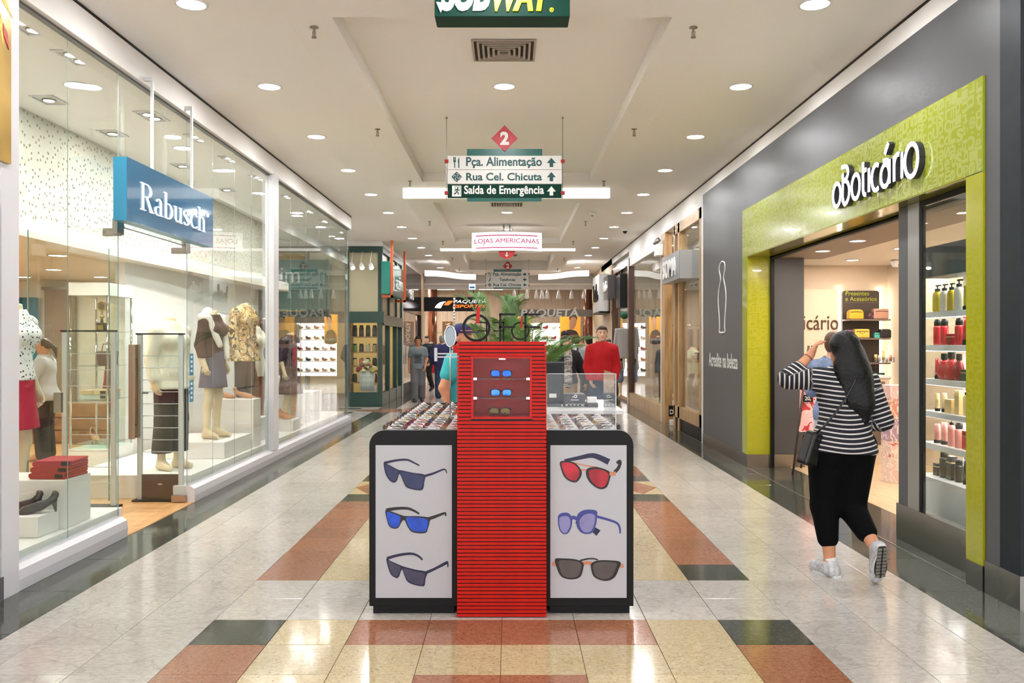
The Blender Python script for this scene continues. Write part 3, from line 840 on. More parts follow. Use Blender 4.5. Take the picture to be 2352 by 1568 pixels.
nf.box(NX0, NX1, TY + .002, yf + .2, NZ0 - .012, NZ0); nf.box(NX0, NX1, TY + .002, yf + .2, NZ1, NZ1 + .012); nf.box(NX0, NX1, yf + .2, yf + .215, NZ0, NZ1)
nf.build('niche', REDF, tower)
LEDM = pm('led strip', (1, 1, 1, 1), emit=(.9, .92, 1, 1), es=9)
box('niche_light', LEDM, (-.062, -.028, TY + .02, TY + .04, NZ1 - .006, NZ1 - .001), tower)
SHG = glass('shelf glass', (.8, .92, .88, 1), 1.5)
SHZ = [1.545 - (868 - 785) * 4.95 / 2000, 1.545 - (912 - 785) * 4.95 / 2000]
for z in SHZ:
    sh = box('glass_shelf', SHG, (NX0 + .001, NX1 - .001, TY + .012, TY + .17, z - .006, z), tower)
    for x in (NX0, NX1 - .02): box('shelf_clip', CHROME, (x, x + .02, TY + .012, TY + .024, z - .009, z + .005), sh)
box('niche_glass', glass('thin niche glass', (.97, .97, .97, 1), 1.22), (NX0, NX1, TY + .004, TY + .007, NZ0, NZ1), tower)
box('tower_top', REDF, (TX0 - .01, TX1 + .01, TY, yb, TZ - .002, TZ + .002), tower)
def mirror(name, ca, cb, sc_=3.0):
    m, nt, b, out = nodes(name)
    lw = nt.nodes.new('ShaderNodeLayerWeight'); r = nt.nodes.new('ShaderNodeValToRGB')
    r.color_ramp.elements[0].color = ca; r.color_ramp.elements[1].color = cb
    nt.links.new(lw.outputs['Facing'], r.inputs[0]); nt.links.new(r.outputs[0], b.inputs['Base Color'])
    b.inputs['Metallic'].default_value = .75; b.inputs['Roughness'].default_value = .12; MATS[name] = m
    return m
LBLUE = mirror('blue mirror lens', C(30, 90, 230), C(40, 200, 160)); LBLUE2 = mirror('pale blue mirror lens', C(60, 130, 235), C(120, 170, 240))
LGOLD = mirror('gold dark lens', C(90, 72, 30), C(150, 130, 60)); LDK = pm('dark lens', C(28, 28, 36), .08); LBR = pm('brown lens', C(74, 46, 32), .1)
LPU = pm('violet lens', C(92, 66, 140), .1); LRO = pm('rose lens', C(170, 84, 96), .1); LSI = mirror('silver lens', C(150, 150, 160), C(200, 200, 210))
FBLK = pm('black frame', C(15, 15, 18), .25); FBRN = pm('brown frame', C(80, 48, 30), .25); FGLD = pm('gold wire frame', C(190, 150, 90), .2, .9)
FRED = pm('red frame', C(150, 30, 40), .25); FSIL = pm('silver wire frame', C(190, 190, 195), .15, .9)
xm = (1151 - 1172) * 4.95 / 2000
sunglasses('sunglasses with blue green mirrored lenses on the top shelf of the red tower', (xm, TY + .06, SHZ[0] + .001), 0, LBLUE, FBLK, 'wayfarer', .98)
sunglasses('sunglasses with pale blue mirrored lenses on the lower shelf of the red tower', (xm, TY + .06, SHZ[1] + .001), 0, LBLUE2, FBLK, 'wayfarer', .98)
sunglasses('dark gold sunglasses at the bottom of the red tower niche', (xm - .008, TY + .06, NZ0 + .001), 0, LGOLD, FBLK, 'wayfarer', .98)

# ---------------------------------------------------------------- black counters on both sides, with printed panels at the near end
def counter(label, x0, x1, yn, yf_, zt, outer, ins):
    """yn near end, outer = -1 rounds the left shoulder, +1 the right one"""
    t = thing('kiosk_counter', label, 'counter', ((x0 + x1) / 2, (yn + yf_) / 2, 0), world=True)
    cr = (0, 0, 0, 1) if outer < 0 else (0, 0, 1, 0)
    MB().prism(rrect(x0, x1, .045, zt, .085, 8, cr), 'y', yn, yn + .06).build('end_panel', BLACK, t, bevel=.003)
    MB().prism(rrect(x0, x1, .045, zt, .085, 8, cr), 'y', yf_ - .06, yf_).build('end_panel', BLACK, t, bevel=.003)
    a, b = (x0 + .03, x1) if outer < 0 else (x0, x1 - .03)
    box('body', BLACK, (a, b, yn + .06, yf_ - .06, .06, zt - .14), t); box('plinth', BLACK, (x0 + .02, x1 - .02, yn + .02, yf_ - .02, 0, .06), t)
    tr = MB(); tr.box(a, b, yn + .06, yf_ - .06, zt - .14, zt - .06); tr.build('tray', WHITEG, t)
    return t, a, b
LC = counter('black kiosk counter carrying the tray of sunglasses left of the red tower', -.801, TX0 - .012, 4.944, 7.2, 1.043, -1, 0)
RCn = counter('black kiosk counter right of the red tower under the clear screen', TX1 + .012, .7, 4.944, 6.08, 1.043, 1, 0)
PANEL = pm('poster paper', C(182, 182, 188), .45)
def flat(name, pts, mat, y, parent, th=.0012):
    """thin printed inlay standing on the panel, pts are (x, z)"""
    return MB().prism(pts, 'y', y - th, y).build(name, mat, parent)
def spline(pts, n=6, closed=True):
    """Catmull-Rom through pts"""
    out = []; k = len(pts)
    for i in range(k if closed else k - 1):
        p0, p1, p2, p3 = (pts[(i - 1) % k] if closed or i > 0 else pts[0]), pts[i], pts[(i + 1) % k], (pts[(i + 2) % k] if closed or i + 2 < k else pts[-1])
        for j in range(n):
            t = j / n; t2 = t * t; t3 = t2 * t
            out.append(tuple(.5 * (2 * p1[a] + (p2[a] - p0[a]) * t + (2 * p0[a] - 5 * p1[a] + 4 * p2[a] - p3[a]) * t2 + (3 * p1[a] - p0[a] - 3 * p2[a] + p3[a]) * t3) for a in (0, 1)))
    if not closed: out.append(tuple(pts[-1]))
    return out
def ribbon(pts, w0, w1=None, n=5):
    """outline of a tapered stroke along pts"""
    q = spline(pts, n, False); w1 = w0 if w1 is None else w1; L_, R_ = [], []
    for i, p in enumerate(q):
        a = q[max(i - 1, 0)]; b = q[min(i + 1, len(q) - 1)]; d = Vector((b[0] - a[0], b[1] - a[1])); d = d.normalized() if d.length > 0 else Vector((1, 0))
        w = (w0 + (w1 - w0) * i / (len(q) - 1)) / 2; L_.append((p[0] - d.y * w, p[1] + d.x * w)); R_.append((p[0] + d.y * w, p[1] - d.x * w))
    return L_ + R_[::-1]
PN = pm('print navy', C(22, 22, 62), .35); PNB = pm('print navy lens', C(44, 52, 92), .3, noise=(14, .15)); PBL = pm('print blue lens', C(24, 74, 190), .3, noise=(14, .25))
PGY = pm('print grey lens', C(62, 60, 86), .3, noise=(14, .12)); PRD = pm('print red lens', C(176, 34, 52), .3, noise=(10, .3)); PLV = pm('print lilac lens', C(132, 128, 176), .3, noise=(10, .1))
PBK = pm('print black', C(24, 18, 22), .35); PBR = pm('print brown grey lens', C(82, 74, 74), .3, noise=(10, .1)); PGD = pm('print copper', C(196, 128, 96), .35); PLB = pm('print blue frame', C(58, 66, 140), .35)
def poster(label, u0, u1, arts):
    y = 4.9425; k = 4.944 / F
    def w(p): return ((p[0] - CU) * k, EYE - (p[1] - CV) * k)
    a = w((u0, 1372)); b = w((u1, 1022))
    t = thing('sunglasses_poster', label, 'poster', ((a[0] + b[0]) / 2, y, a[1]), world=True)
    MB().box(a[0], b[0], y - .003, y + .0012, a[1], b[1]).build('sheet', PANEL, t)
    lay = {}
    for (nm, pts, mat, d) in arts:
        flat(nm, [w(p) for p in pts], mat, y - .003 - d * .0006, t, .0006)
def c7(*q): return [(840 + x / 3.484, 980 + y / 3.484) for x, y in q]
def art_square(dx, dy, top_l, top_m, top_r, lens_mat, rows):
    pass
L = []
# first pair on the left sheet
L += [('temple', ribbon(c7((150, 288), (240, 268), (330, 262), (385, 285), (430, 308)), 6, 3), PN, 1), ('temple', ribbon(c7((472, 392), (540, 372), (620, 340), (640, 345), (650, 370)), 6, 2), PN, 1),
      ('frame', spline(c7((145, 282), (180, 300), (262, 342), (288, 346), (380, 366), (472, 382), (470, 440), (462, 490), (440, 506), (380, 500), (325, 480), (298, 430), (272, 375), (250, 430), (225, 445), (190, 425), (158, 370)), 4), PN, 2),
      ('lens', spline(c7((158, 302), (200, 322), (252, 348), (258, 372), (246, 415), (228, 432), (196, 414), (168, 366)), 4), PNB, 3),
      ('lens', spline(c7((292, 362), (380, 378), (458, 394), (458, 440), (448, 482), (425, 494), (380, 488), (334, 470), (306, 425)), 4), PNB, 3)]
# second pair
L += [('temple', ribbon(c7((165, 665), (240, 652), (330, 650), (385, 668), (430, 695)), 8, 4), PBK, 1), ('temple', ribbon(c7((500, 735), (560, 715), (620, 692), (638, 690), (640, 712)), 8, 3), PBK, 1),
      ('frame', spline(c7((160, 665), (220, 680), (290, 705), (330, 712), (420, 712), (515, 726), (512, 760), (496, 820), (480, 845), (430, 850), (370, 838), (338, 800), (310, 745), (285, 765), (262, 805), (225, 812), (188, 790), (168, 730)), 4), PBK, 2),
      ('lens', spline(c7((170, 680), (225, 694), (272, 712), (280, 735), (268, 780), (248, 803), (212, 800), (182, 765)), 4), PBL, 3),
      ('lens', spline(c7((328, 724), (420, 722), (496, 742), (496, 780), (484, 825), (462, 838), (415, 836), (368, 822), (340, 780)), 4), PBL, 3)]
# third pair
L += [('temple', ribbon(c7((172, 1050), (260, 1025), (360, 1012), (420, 1030), (455, 1062)), 7, 4), PN, 1), ('temple', ribbon(c7((480, 1165), (550, 1135), (630, 1090), (655, 1080), (658, 1120)), 7, 3), PN, 1),
      ('frame', spline(c7((167, 1050), (200, 1070), (280, 1105), (310, 1116), (400, 1140), (490, 1158), (480, 1210), (472, 1265), (450, 1272), (390, 1262), (335, 1235), (308, 1180), (290, 1140), (268, 1195), (245, 1206), (205, 1180), (180, 1120)), 4), PN, 2),
      ('lens', spline(c7((180, 1066), (225, 1090), (272, 1110), (278, 1135), (258, 1185), (238, 1192), (210, 1172), (188, 1118)), 4), PGY, 3),
      ('lens', spline(c7((306, 1130), (400, 1156), (470, 1172), (468, 1215), (460, 1255), (440, 1260), (390, 1250), (342, 1224), (314, 1175)), 4), PGY, 3)]
poster('grey poster with three square-framed sunglasses left of the red tower', 863, 1038, L)
L = []
L += [('temple', ribbon(c7((1590, 270), (1700, 248), (1800, 228), (1860, 240), (1945, 280)), 7, 14), PN, 1), ('temple', ribbon(c7((1990, 362), (2020, 330), (2035, 290), (2030, 272), (2008, 290)), 8, 6), PBK, 1),
      ('bridge', ribbon(c7((1650, 280), (1740, 305), (1850, 322)), 3), PGD, 1), ('bridge', ribbon(c7((1710, 345), (1740, 342), (1775, 345)), 4), PGD, 1), ('hinge', ribbon(c7((1950, 372), (2000, 372)), 9), PGD, 3),
      ('frame', spline(c7((1556, 278), (1620, 272), (1680, 292), (1722, 340), (1728, 380), (1705, 425), (1675, 443), (1630, 432), (1590, 400), (1564, 340)), 4), PBK, 2),
      ('lens', spline(c7((1568, 288), (1620, 284), (1672, 302), (1706, 345), (1706, 385), (1688, 420), (1668, 430), (1634, 420), (1600, 392), (1576, 338)), 4), PRD, 3),
      ('frame', spline(c7((1762, 350), (1790, 326), (1850, 320), (1920, 340), (1958, 368), (1952, 420), (1930, 478), (1890, 497), (1845, 485), (1795, 445), (1768, 400)), 4), PBK, 2),
      ('lens', spline(c7((1785, 355), (1810, 340), (1855, 335), (1910, 350), (1942, 378), (1938, 420), (1915, 468), (1885, 482), (1850, 472), (1812, 440), (1790, 400)), 4), PRD, 3)]
L += [('temple', ribbon(c7((1680, 760), (1760, 790), (1815, 815), (1862, 848)), 5, 16), PN, 1), ('temple', ribbon(c7((1845, 715), (1930, 738), (2005, 765), (2030, 800), (2035, 850)), 6, 4), PLB, 1), ('bridge', ribbon(c7((1640, 735), (1660, 722), (1690, 735)), 8), PLB, 1),
      ('frame', spline(c7((1542, 705), (1580, 685), (1625, 690), (1650, 730), (1648, 790), (1622, 845), (1585, 856), (1552, 825), (1538, 765)), 4), PLB, 2),
      ('lens', spline(c7((1552, 725), (1585, 712), (1620, 716), (1636, 745), (1634, 790), (1612, 836), (1586, 846), (1560, 820), (1548, 770)), 4), PLV, 3),
      ('frame', spline(c7((1690, 710), (1730, 670), (1790, 660), (1848, 672), (1850, 720), (1842, 780), (1815, 840), (1770, 856), (1720, 840), (1688, 790)), 4), PLB, 2),
      ('lens', spline(c7((1712, 745), (1745, 705), (1790, 692), (1832, 705), (1834, 745), (1824, 790), (1800, 832), (1768, 843), (1735, 830), (1712, 790)), 4), PLV, 3)]
L += [('temple', ribbon(c7((1492, 1092), (1530, 1102)), 10, 6), PGD, 1), ('temple', ribbon(c7((2062, 1108), (2025, 1112)), 10, 6), PGD, 1), ('bridge', ribbon(c7((1735, 1095), (1770, 1085), (1810, 1095)), 8), PGD, 1), ('temple', ribbon(c7((1715, 1068), (1770, 1055), (1820, 1052), (1858, 1062)), 4, 3), PBK, 1),
      ('frame', spline(c7((1515, 1056), (1580, 1050), (1680, 1058), (1740, 1085), (1738, 1140), (1718, 1195), (1670, 1216), (1610, 1214), (1560, 1190), (1530, 1130)), 4), PBK, 2),
      ('lens', spline(c7((1546, 1072), (1600, 1064), (1680, 1072), (1722, 1094), (1720, 1140), (1702, 1186), (1664, 1204), (1614, 1202), (1572, 1180), (1552, 1130)), 4), PBR, 3),
      ('frame', spline(c7((1805, 1090), (1860, 1066), (1960, 1066), (2038, 1080), (2022, 1140), (1992, 1200), (1940, 1228), (1880, 1224), (1825, 1195), (1804, 1140)), 4), PBK, 2),
      ('lens', spline(c7((1822, 1100), (1870, 1080), (1955, 1080), (2008, 1092), (1996, 1140), (1970, 1190), (1930, 1214), (1882, 1212), (1838, 1186), (1820, 1140)), 4), PBR, 3)]
poster('grey poster with red, lilac and brown rounded sunglasses right of the red tower', 1264, 1439, L)

# trays of sunglasses: white folded risers with the frames in rows
def riser(t, x, ys, z, out, w=.105, h=.05):
    """white ramp falling to the outside, with a pointed white card between every two pairs"""
    e = x + out * w / 2; i_ = x - out * w / 2
    MB().prism([(i_, z), (e, z), (e, z + .006), (i_, z + h)], 'y', ys[0] - .09, ys[-1] + .09).build('riser', WHITEG, t)
    for y in [q - .0775 for q in ys] + [ys[-1] + .0775]:
        MB().prism([(i_, z + h * .8), (e, z), (x, z + h * .5 + .055)], 'y', y - .001, y + .001).build('riser_card', WHITEG, t)
LENSES = [(LDK, 'dark'), (LBR, 'brown'), (LPU, 'violet'), (LSI, 'silver'), (LRO, 'rose'), (LGOLD, 'amber')]
FRAMES = [FBLK, FBRN, FGLD, FRED, FSIL]; KINDS_ = ['wayfarer', 'round', 'aviator', 'cat', 'square']
proto = {}
def tray_glasses(label, loc, rz, li, fi, ki, grp):
    key = (li, fi, ki)
    if key not in proto: proto[key] = sunglasses(label, loc, rz, LENSES[li][0], FRAMES[fi], KINDS_[ki], .82, grp); return proto[key]
    return dup(proto[key], loc, rz, label, grp)
rnd = random.Random(5)
def fill(t, xs, ys, z, side, out):
    for a, x in enumerate(xs):
        riser(t, x, ys, z, out)
        for b, y in enumerate(ys):
            li = rnd.choice([0, 0, 0, 1, 1, 1, 2, 3, 4, 5]); fi = rnd.choice([0, 0, 1, 1, 2, 3, 4]); ki = rnd.randrange(5)
            lab = '%s-lensed sunglasses on the %s tray, %s column from the outside, %s from the near end' % (LENSES[li][1], side, ORD[a], ORD[b])
            tray_glasses(lab, (x + out * .045, y, z + .03 + rnd.uniform(-.002, .004)), R(90) * out + rnd.uniform(-.12, .12), li, fi, ki, 'sunglasses on the kiosk trays')
tz = 1.043 - .06
fill(LC[0], [-.70, -.585, -.47, -.355], [5.1 + .155 * i for i in range(13)], tz, 'left', -1)
fill(RCn[0], [.60, .49, .38, .27], [5.12 + .155 * i for i in range(6)], tz, 'right', 1)

# clear screen, cash desk behind the right counter
t = thing('acrylic_screen', 'clear acrylic screen standing on the right kiosk counter', 'screen', (.4, 4.99, 1.04), world=True)
xa, xb = TX1 + .014, .604
for (nm, b) in (('pane', (xa, xb, 4.965, 4.969, 1.045, 1.364)), ('side_pane', (xb - .004, xb, 4.969, 5.6, 1.045, 1.364))): box(nm, GLASSC, b, t)
AE = pm('acrylic edge', C(200, 205, 205), .2)
box('edge', AE, (xa, xb, 4.9645, 4.9695, 1.362, 1.3655), t); box('edge', AE, (xb - .004, xb + .0005, 4.9645, 4.9695, 1.043, 1.3655), t); box('edge', AE, (xa, xa + .0025, 4.9645, 4.9695, 1.043, 1.3655), t); box('base', AE, (xa, xb, 4.958, 4.975, 1.043, 1.046), t)
t = thing('cash_desk', 'white topped cash desk behind the right kiosk counter', 'desk', (.45, 6.7, 0), world=True)
box('body', BLACK, (.205, .74, 6.1, 7.2, 0, 1.04), t)
MB().prism(rrect(.205, .8, 6.09, 7.25, .1, 6, (0, 0, 0, 0)), 'z', 1.04, 1.065).build('top', WHITEG, t)
def wy(u, v, Y): return at(u, v, Y)
SCR = pm('dark screen plastic', C(34, 38, 46), .3, noise=(5, .05))
t = thing('pos_terminal', 'dark cash register screen seen from behind beside the red tower', 'monitor', (.32, 6.5, 1.065), world=True)
a = at(1252, 835, 6.5); b = at(1290, 935, 6.5)
m = MB(); m.obox(((a.x + b.x) / 2, 6.5, (a.z + b.z) / 2 + .02), (.075, 0, 0), (0, .018, .006), (0, -.03, .155)); m.build('screen_back', SCR, t, bevel=.004)
box('foot', SCR, (a.x + .01, b.x - .005, 6.44, 6.6, 1.065, 1.085), t); box('sticker', WHITE, (a.x + .03, a.x + .085, 6.488, 6.4895, 1.13, 1.16), t)
t = thing('receipt_printer', 'black receipt printer facing the camera on the cash desk', 'printer', (.44, 6.45, 1.065), world=True)
a = at(1295, 905, 6.4); b = at(1345, 947, 6.4)
PRB = pm('printer plastic', C(38, 40, 46), .4, noise=(6, .05)); PRG = pm('printer grey', C(150, 152, 155), .4)
box('body', PRB, (a.x, b.x, 6.4, 6.58, 1.065, a.z), t, bevel=.006); box('port_panel', PRG, (a.x + .012, b.x - .012, 6.397, 6.4005, 1.072, 1.09), t)
for k in range(4): box('port', BLACK, (a.x + .03 + k * .027, a.x + .046 + k * .027, 6.395, 6.3975, 1.075, 1.086), t)
LG = pm('logo white', C(225, 225, 228), .5)
lettering('lettering', 'bematech', LG, ((a.x + b.x) / 2, 6.399, 1.115), (1, 0, 0), (0, 0, 1), width=.058, depth=.001, parent=t, align='C', bold=.01)
m = MB(); q = (a.x + b.x) / 2
m.tube([(q + .006 + .011 * math.cos(i * math.pi / 6), 6.3985, 1.145 + .009 * math.sin(i * math.pi / 6)) for i in range(12)], .003, 5, closed=True); m.ell((q - .013, 6.3985, 1.14), (.004, .002, .004), 8, 5); m.build('logo', LG, t)
t = thing('card_reader', 'dark box with paper slips beside the receipt printer', 'box', (.56, 6.45, 1.065), world=True)
a = at(1348, 925, 6.4); b = at(1374, 948, 6.4)
box('body', PRB, (a.x, b.x, 6.4, 6.55, 1.065, a.z), t, bevel=.004); box('paper', WHITE, (a.x + .004, b.x - .008, 6.42, 6.5, a.z, a.z + .04), t)

# lettering on top of the tower
t = thing('kiosk_letters', 'black OFF letters with red bars standing on the red tower', 'sign', (-.05, 5.0, TZ), world=True)
Yl = 5.0; k = Yl / F
def ring(name, u, v, Ro, Ri, Y, par, mat=BLACK, th=.02):
    kk = Y / F; c = at(u, v, Y); m = MB(); n = 36; vs = []; fs = []
    for dy in (0, th):
        for r_ in (Ro, Ri):
            for i in range(n):
                q = 2 * math.pi * i / n; vs.append((c.x + r_ * kk * math.cos(q), Y + dy, c.z + r_ * kk * math.sin(q)))
    for i in range(n):
        j = (i + 1) % n
        fs += [(i, j, n + j, n + i)[::-1], (2 * n + i, 2 * n + j, 3 * n + j, 3 * n + i), (i, j, 2 * n + j, 2 * n + i), (n + i, n + j, 3 * n + j, 3 * n + i)[::-1]]
    return m.add(vs, fs).build(name, mat, par)
def bar(name, u0, v0, u1, v1, Y, par, mat=BLACK, th=.02):
    a = at(u0, v0, Y); b = at(u1, v1, Y); return box(name, mat, (a.x, b.x, Y, Y + th, b.z, a.z), par)
ring('letter_o', 1094, 752.5, 32.5, 26.5, Yl, t)
a = at(1098, 724, Yl - .012); m = MB(); m.obox((a.x, Yl - .012, a.z), (.0105, 0, .001), (0, .006, 0), (.003, 0, .047)); m.build('red_bar', REDF, t, bevel=.004)
for (u0, u1) in ((1146.5, 1184), (1204.5, 1241)):
    m = MB()
    for (p0, q0, p1, q1) in ((u0, 719.5, u0 + 4.5, 785), (u0, 719.5, u1, 724), (u0, 748.5, u1 - .5, 753)):
        a = at(p0, q0, Yl); b = at(p1, q1, Yl); m.box(a.x, b.x, Yl, Yl + .02, b.z, a.z)
    m.build('letter_f', BLACK, t)
t2 = thing('kiosk_letters', 'smaller looking black OFF letters with a red bar at the far end of the kiosk', 'sign', (.1, 7.5, TZ), world=True)
Yk = 7.5
ring('letter_o', 1195, 760, 21, 17.5, Yk, t2); a = at(1198, 740, Yk - .012); m = MB(); m.obox((a.x, Yk - .012, a.z), (.0095, 0, .001), (0, .006, 0), (.003, 0, .047)); m.build('red_bar', REDF, t2, bevel=.003)
for (u0, u1) in ((1158, 1134), (1119, 1096)):
    m = MB()
    for (p0, q0, p1, q1) in ((u0 - 3, 739, u0, 785), (u1, 739, u0, 742), (u1, 758.5, u0, 761)):
        a = at(p0, q0, Yk); b = at(p1, q1, Yk); m.box(a.x, b.x, Yk, Yk + .02, b.z, a.z)
    m.build('letter_f', BLACK, t2)
tw = thing('display_tower', 'second red eyewear tower at the far end of the kiosk', 'display stand', (-.02, 7.45, 0), world=True)
box('carcass', REDF, (-.25, .2, 7.3, 7.7, 0, 1.53), tw); 
for k in range(12):
    box('slat', RED, (-.25, .2, 7.285, 7.3, 1.53 - .021 * (k + 1) + .004, 1.53 - .021 * k), tw)
# oval mirror on a chrome stand and the chrome rail of the left counter
t = thing('oval_mirror', 'oval chrome framed mirror standing left behind the red tower', 'mirror', (-.42, 6.0, .98), world=True)
c = at(1034, 772, 6.0); el = [(c.x + .038 * math.cos(i * math.pi / 16), 6.0, c.z + .07 * math.sin(i * math.pi / 16)) for i in range(32)]
MB().tube(el, .006, 8, closed=True).build('frame', CHROME, t, True)
m = MB(); m.add(el + [(c.x, 6.0, c.z)], [(i, (i + 1) % 32, 32) for i in range(32)]); m.build('glass', pm('mirror glass', C(120, 126, 130), .15, .9), t)
MB().cyl((c.x, 6.0, c.z - .07), (c.x, 6.0, .985), .005, n=10).build('rod', STEEL, t, True); MB().lathe([(.06, 0), (.06, .008), (.01, .014)], (c.x, 6.0, .983), 18).build('base', CHROME, t, True)
b = at(1041, 720, 5.9)
for k in range(9): MB().ell((b.x, 6.0, c.z + .08 + .022 * k), (.008, .008, .011), 10, 7).build('bead', CHROME, t, True)
t = thing('chrome_rail', 'short chrome display rail with a red end beside the tower top', 'rail', (-.35, 5.3, 1.45), world=True)
a = at(998, 806, 5.3); b = at(1054, 818, 5.3)
MB().box(a.x + .015, TX0 - .011, 5.29, 5.31, b.z + .012, b.z + .02).build('bar', STEEL, t); MB().box(a.x + .015, TX0 - .011, 5.29, 5.31, b.z - .008, b.z + .0).build('bar', STEEL, t)
box('end_plate', STEEL, (a.x, a.x + .018, 5.28, 5.32, b.z - .03, a.z + .02), t); a = at(1041, 792, 5.3); box('end_block', REDF, (a.x, TX0 - .0115, 5.285, 5.315, b.z + .02, a.z), t)

# ================================================================ clothing shop on the left
WX = -3.05
LGREY = pm('pale grey frame', C(212, 210, 214), .35, noise=(4, .02))
OAK = wood('oak floor', C(186, 140, 88), C(214, 170, 116), (12, 1.2, 12), .3)
CREAM = pm('cream wall', C(226, 216, 200), .6, noise=(3, .02))
SHOPW = pm('shop white', C(232, 228, 224), .5, noise=(3, .02))
BEIGE = pm('beige panel', C(204, 182, 150), .5, noise=(5, .05))
def dots(name):
    m, nt, b, out = nodes(name); L = nt.links; N = nt.nodes.new
    tc = N('ShaderNodeTexCoord'); sp_ = N('ShaderNodeSeparateXYZ'); mp = N('ShaderNodeCombineXYZ'); L.new(tc.outputs['Object'], sp_.inputs[0])
    L.new(sp_.outputs['Y'], mp.inputs['X']); L.new(sp_.outputs['Z'], mp.inputs['Y'])
    v = N('ShaderNodeTexVoronoi'); v.voronoi_dimensions = '2D'; v.inputs['Scale'].default_value = 12; L.new(mp.outputs[0], v.inputs['Vector'])
    r = N('ShaderNodeValToRGB'); r.color_ramp.interpolation = 'CONSTANT'
    r.color_ramp.elements[0].color = C(136, 126, 106); r.color_ramp.elements[1].position = .16; r.color_ramp.elements[1].color = C(200, 198, 186)
    L.new(v.outputs['Distance'], r.inputs[0]); L.new(r.outputs[0], b.inputs['Base Color']); b.inputs['Roughness'].default_value = .7
    return m
DOTS = dots('dotted wallpaper')
# curb, posts, fascia
for k, (a, b) in enumerate(((5.3, 6.92), (8.39, 16.67))):
    o = struct(MB().prism([(WX - .2, 0), (WX + .008, 0), (WX + .012, .07), (WX + .004, .13), (WX - .03, .157), (WX - .2, .157)], 'y', a, b).build('baseboard_left', LGREY), 'white curb under the shop glass')
struct(box('trim_3', LGREY, (WX - .25, WX + .012, 5.2, 5.385, 0, 3.925)), 'white corner post of the clothing shop')
struct(box('trim_4', LGREY, (WX - .1, WX + .008, 11.2, 11.44, .15, 3.72)), 'white post between the two shop windows')
struct(box('wall_left', WHITE, (WX - .25, WX, 5.2, 16.7, 3.70, 3.925)), 'white fascia above the clothing shop glass')
struct(box('trim_5', pm('rail dark', C(90, 90, 92), .4), (WX - .09, WX - .045, 5.38, 16.68, 3.685, 3.70)), 'dark rail at the top of the shop glass')
GX0, GX1 = WX - .071, WX - .063
joints_y = [5.385, 6.13, 6.92]; runs = [joints_y, [8.39, 9.12, 9.84, 10.48, 11.2], [11.44, 12.35, 13.29, 14.19, 15.0, 15.76, 16.67]]
for k, ys in enumerate(runs):
    wdw = struct(MB().box(GX0 - .01, GX1 + .01, ys[0], ys[-1], .157, .163).build('window_%d' % (k + 1), LGREY), 'frameless shop window of tall glass panes')
    for a, b in zip(ys[:-1], ys[1:]):
        MB().box(GX0, GX1, a + .0005, b - .0005, .163, 3.69).build('pane', GLASS, wdw)
    for y in ys[1:-1]: box('joint', GEDGE, (GX1 - .004, GX1 - .001, y - .0018, y + .0018, .163, 3.69), wdw)
    for y in (ys[0], ys[-1]): box('joint', GEDGE, (GX1 - .006, GX1 - .001, y - .0025, y + .0025, .163, 3.69), wdw)
# glass end wall to the side passage
wdw = struct(MB().box(-4.6, WX - .06, 16.655, 16.672, .157, .163).build('window_4', LGREY), 'glass end wall of the shop window facing the side passage')
for a, b in ((-4.6, -3.84), (-3.84, -3.075)): MB().box(a + .002, b - .002, 16.66, 16.67, .163, 3.69).build('pane', GLASS, wdw)
struct(box('baseboard_back', LGREY, (-4.6, WX, 16.5, 16.68, 0, .157)), 'white curb at the end of the shop window')
struct(box('wall_back', WHITE, (-12, -4.6, 16.5, 16.7, 0, 3.95)), 'white shop wall along the side passage'); struct(box('trim_6', WHITE, (-4.6, -3.3, 16.5, 16.7, 3.7, 3.96)), 'white fascia towards the side passage')
# glazing above the door and the two open leaves
wdw = struct(MB().box(GX0 - .004, GX1 + .004, 6.925, 8.385, 2.462, 2.468).build('window_5', GEDGE), 'glass panel above the shop door')
MB().box(GX0, GX1, 6.925, 7.65, 2.468, 3.69).build('pane', GLASS, wdw); MB().box(GX0, GX1, 7.655, 8.385, 2.468, 3.69).build('pane', GLASS, wdw)
BRZ = pm('bronze fitting', C(166, 146, 128), .3, .8)
def leaf(nm, y, label, pull=True):
    d = struct(MB().box(WX - .80, WX - .075, y - .006, y + .006, .02, 2.44).build(nm, GLASS), label)
    box('edge', GEDGE, (WX - .806, WX - .80, y - .007, y + .007, .02, 2.44), d)
    for z0, z1 in ((.01, .075), (2.39, 2.452)): box('patch_fitting', BRZ if z0 < 1 else STEEL, (WX - .2, WX - .06, y - .018, y + .018, z0, z1), d, .004)
    hx = WX - .56
    for s in (-1, 1):
        if not pull: box('lock_plate', STEEL, (hx - .03, hx + .03, y + s * .012 - .006, y + s * .012 + .006, .98, 1.14), d, .003); continue
        hd = box('handle', BRZ, (hx - .03, hx + .03, y + s * .05 - .012, y + s * .05 + .012, .62, 1.52), d, .004)
    for z in (.75, 1.38) if pull else (): MB().cyl((hx, y - .05, z), (hx, y + .05, z), .008, n=8).build('handle_bolt', STEEL, d, True)
leaf('door_1', 6.955, 'near glass door leaf standing open inward', False); leaf('door_2', 8.36, 'far glass door leaf standing open inward')
for y in (6.93, 8.38):
    t = struct(box('trim_7', STEEL, (WX - .09, WX - .05, y - .06, y + .06, 2.40, 2.52)), 'steel patch fitting above the glass door')
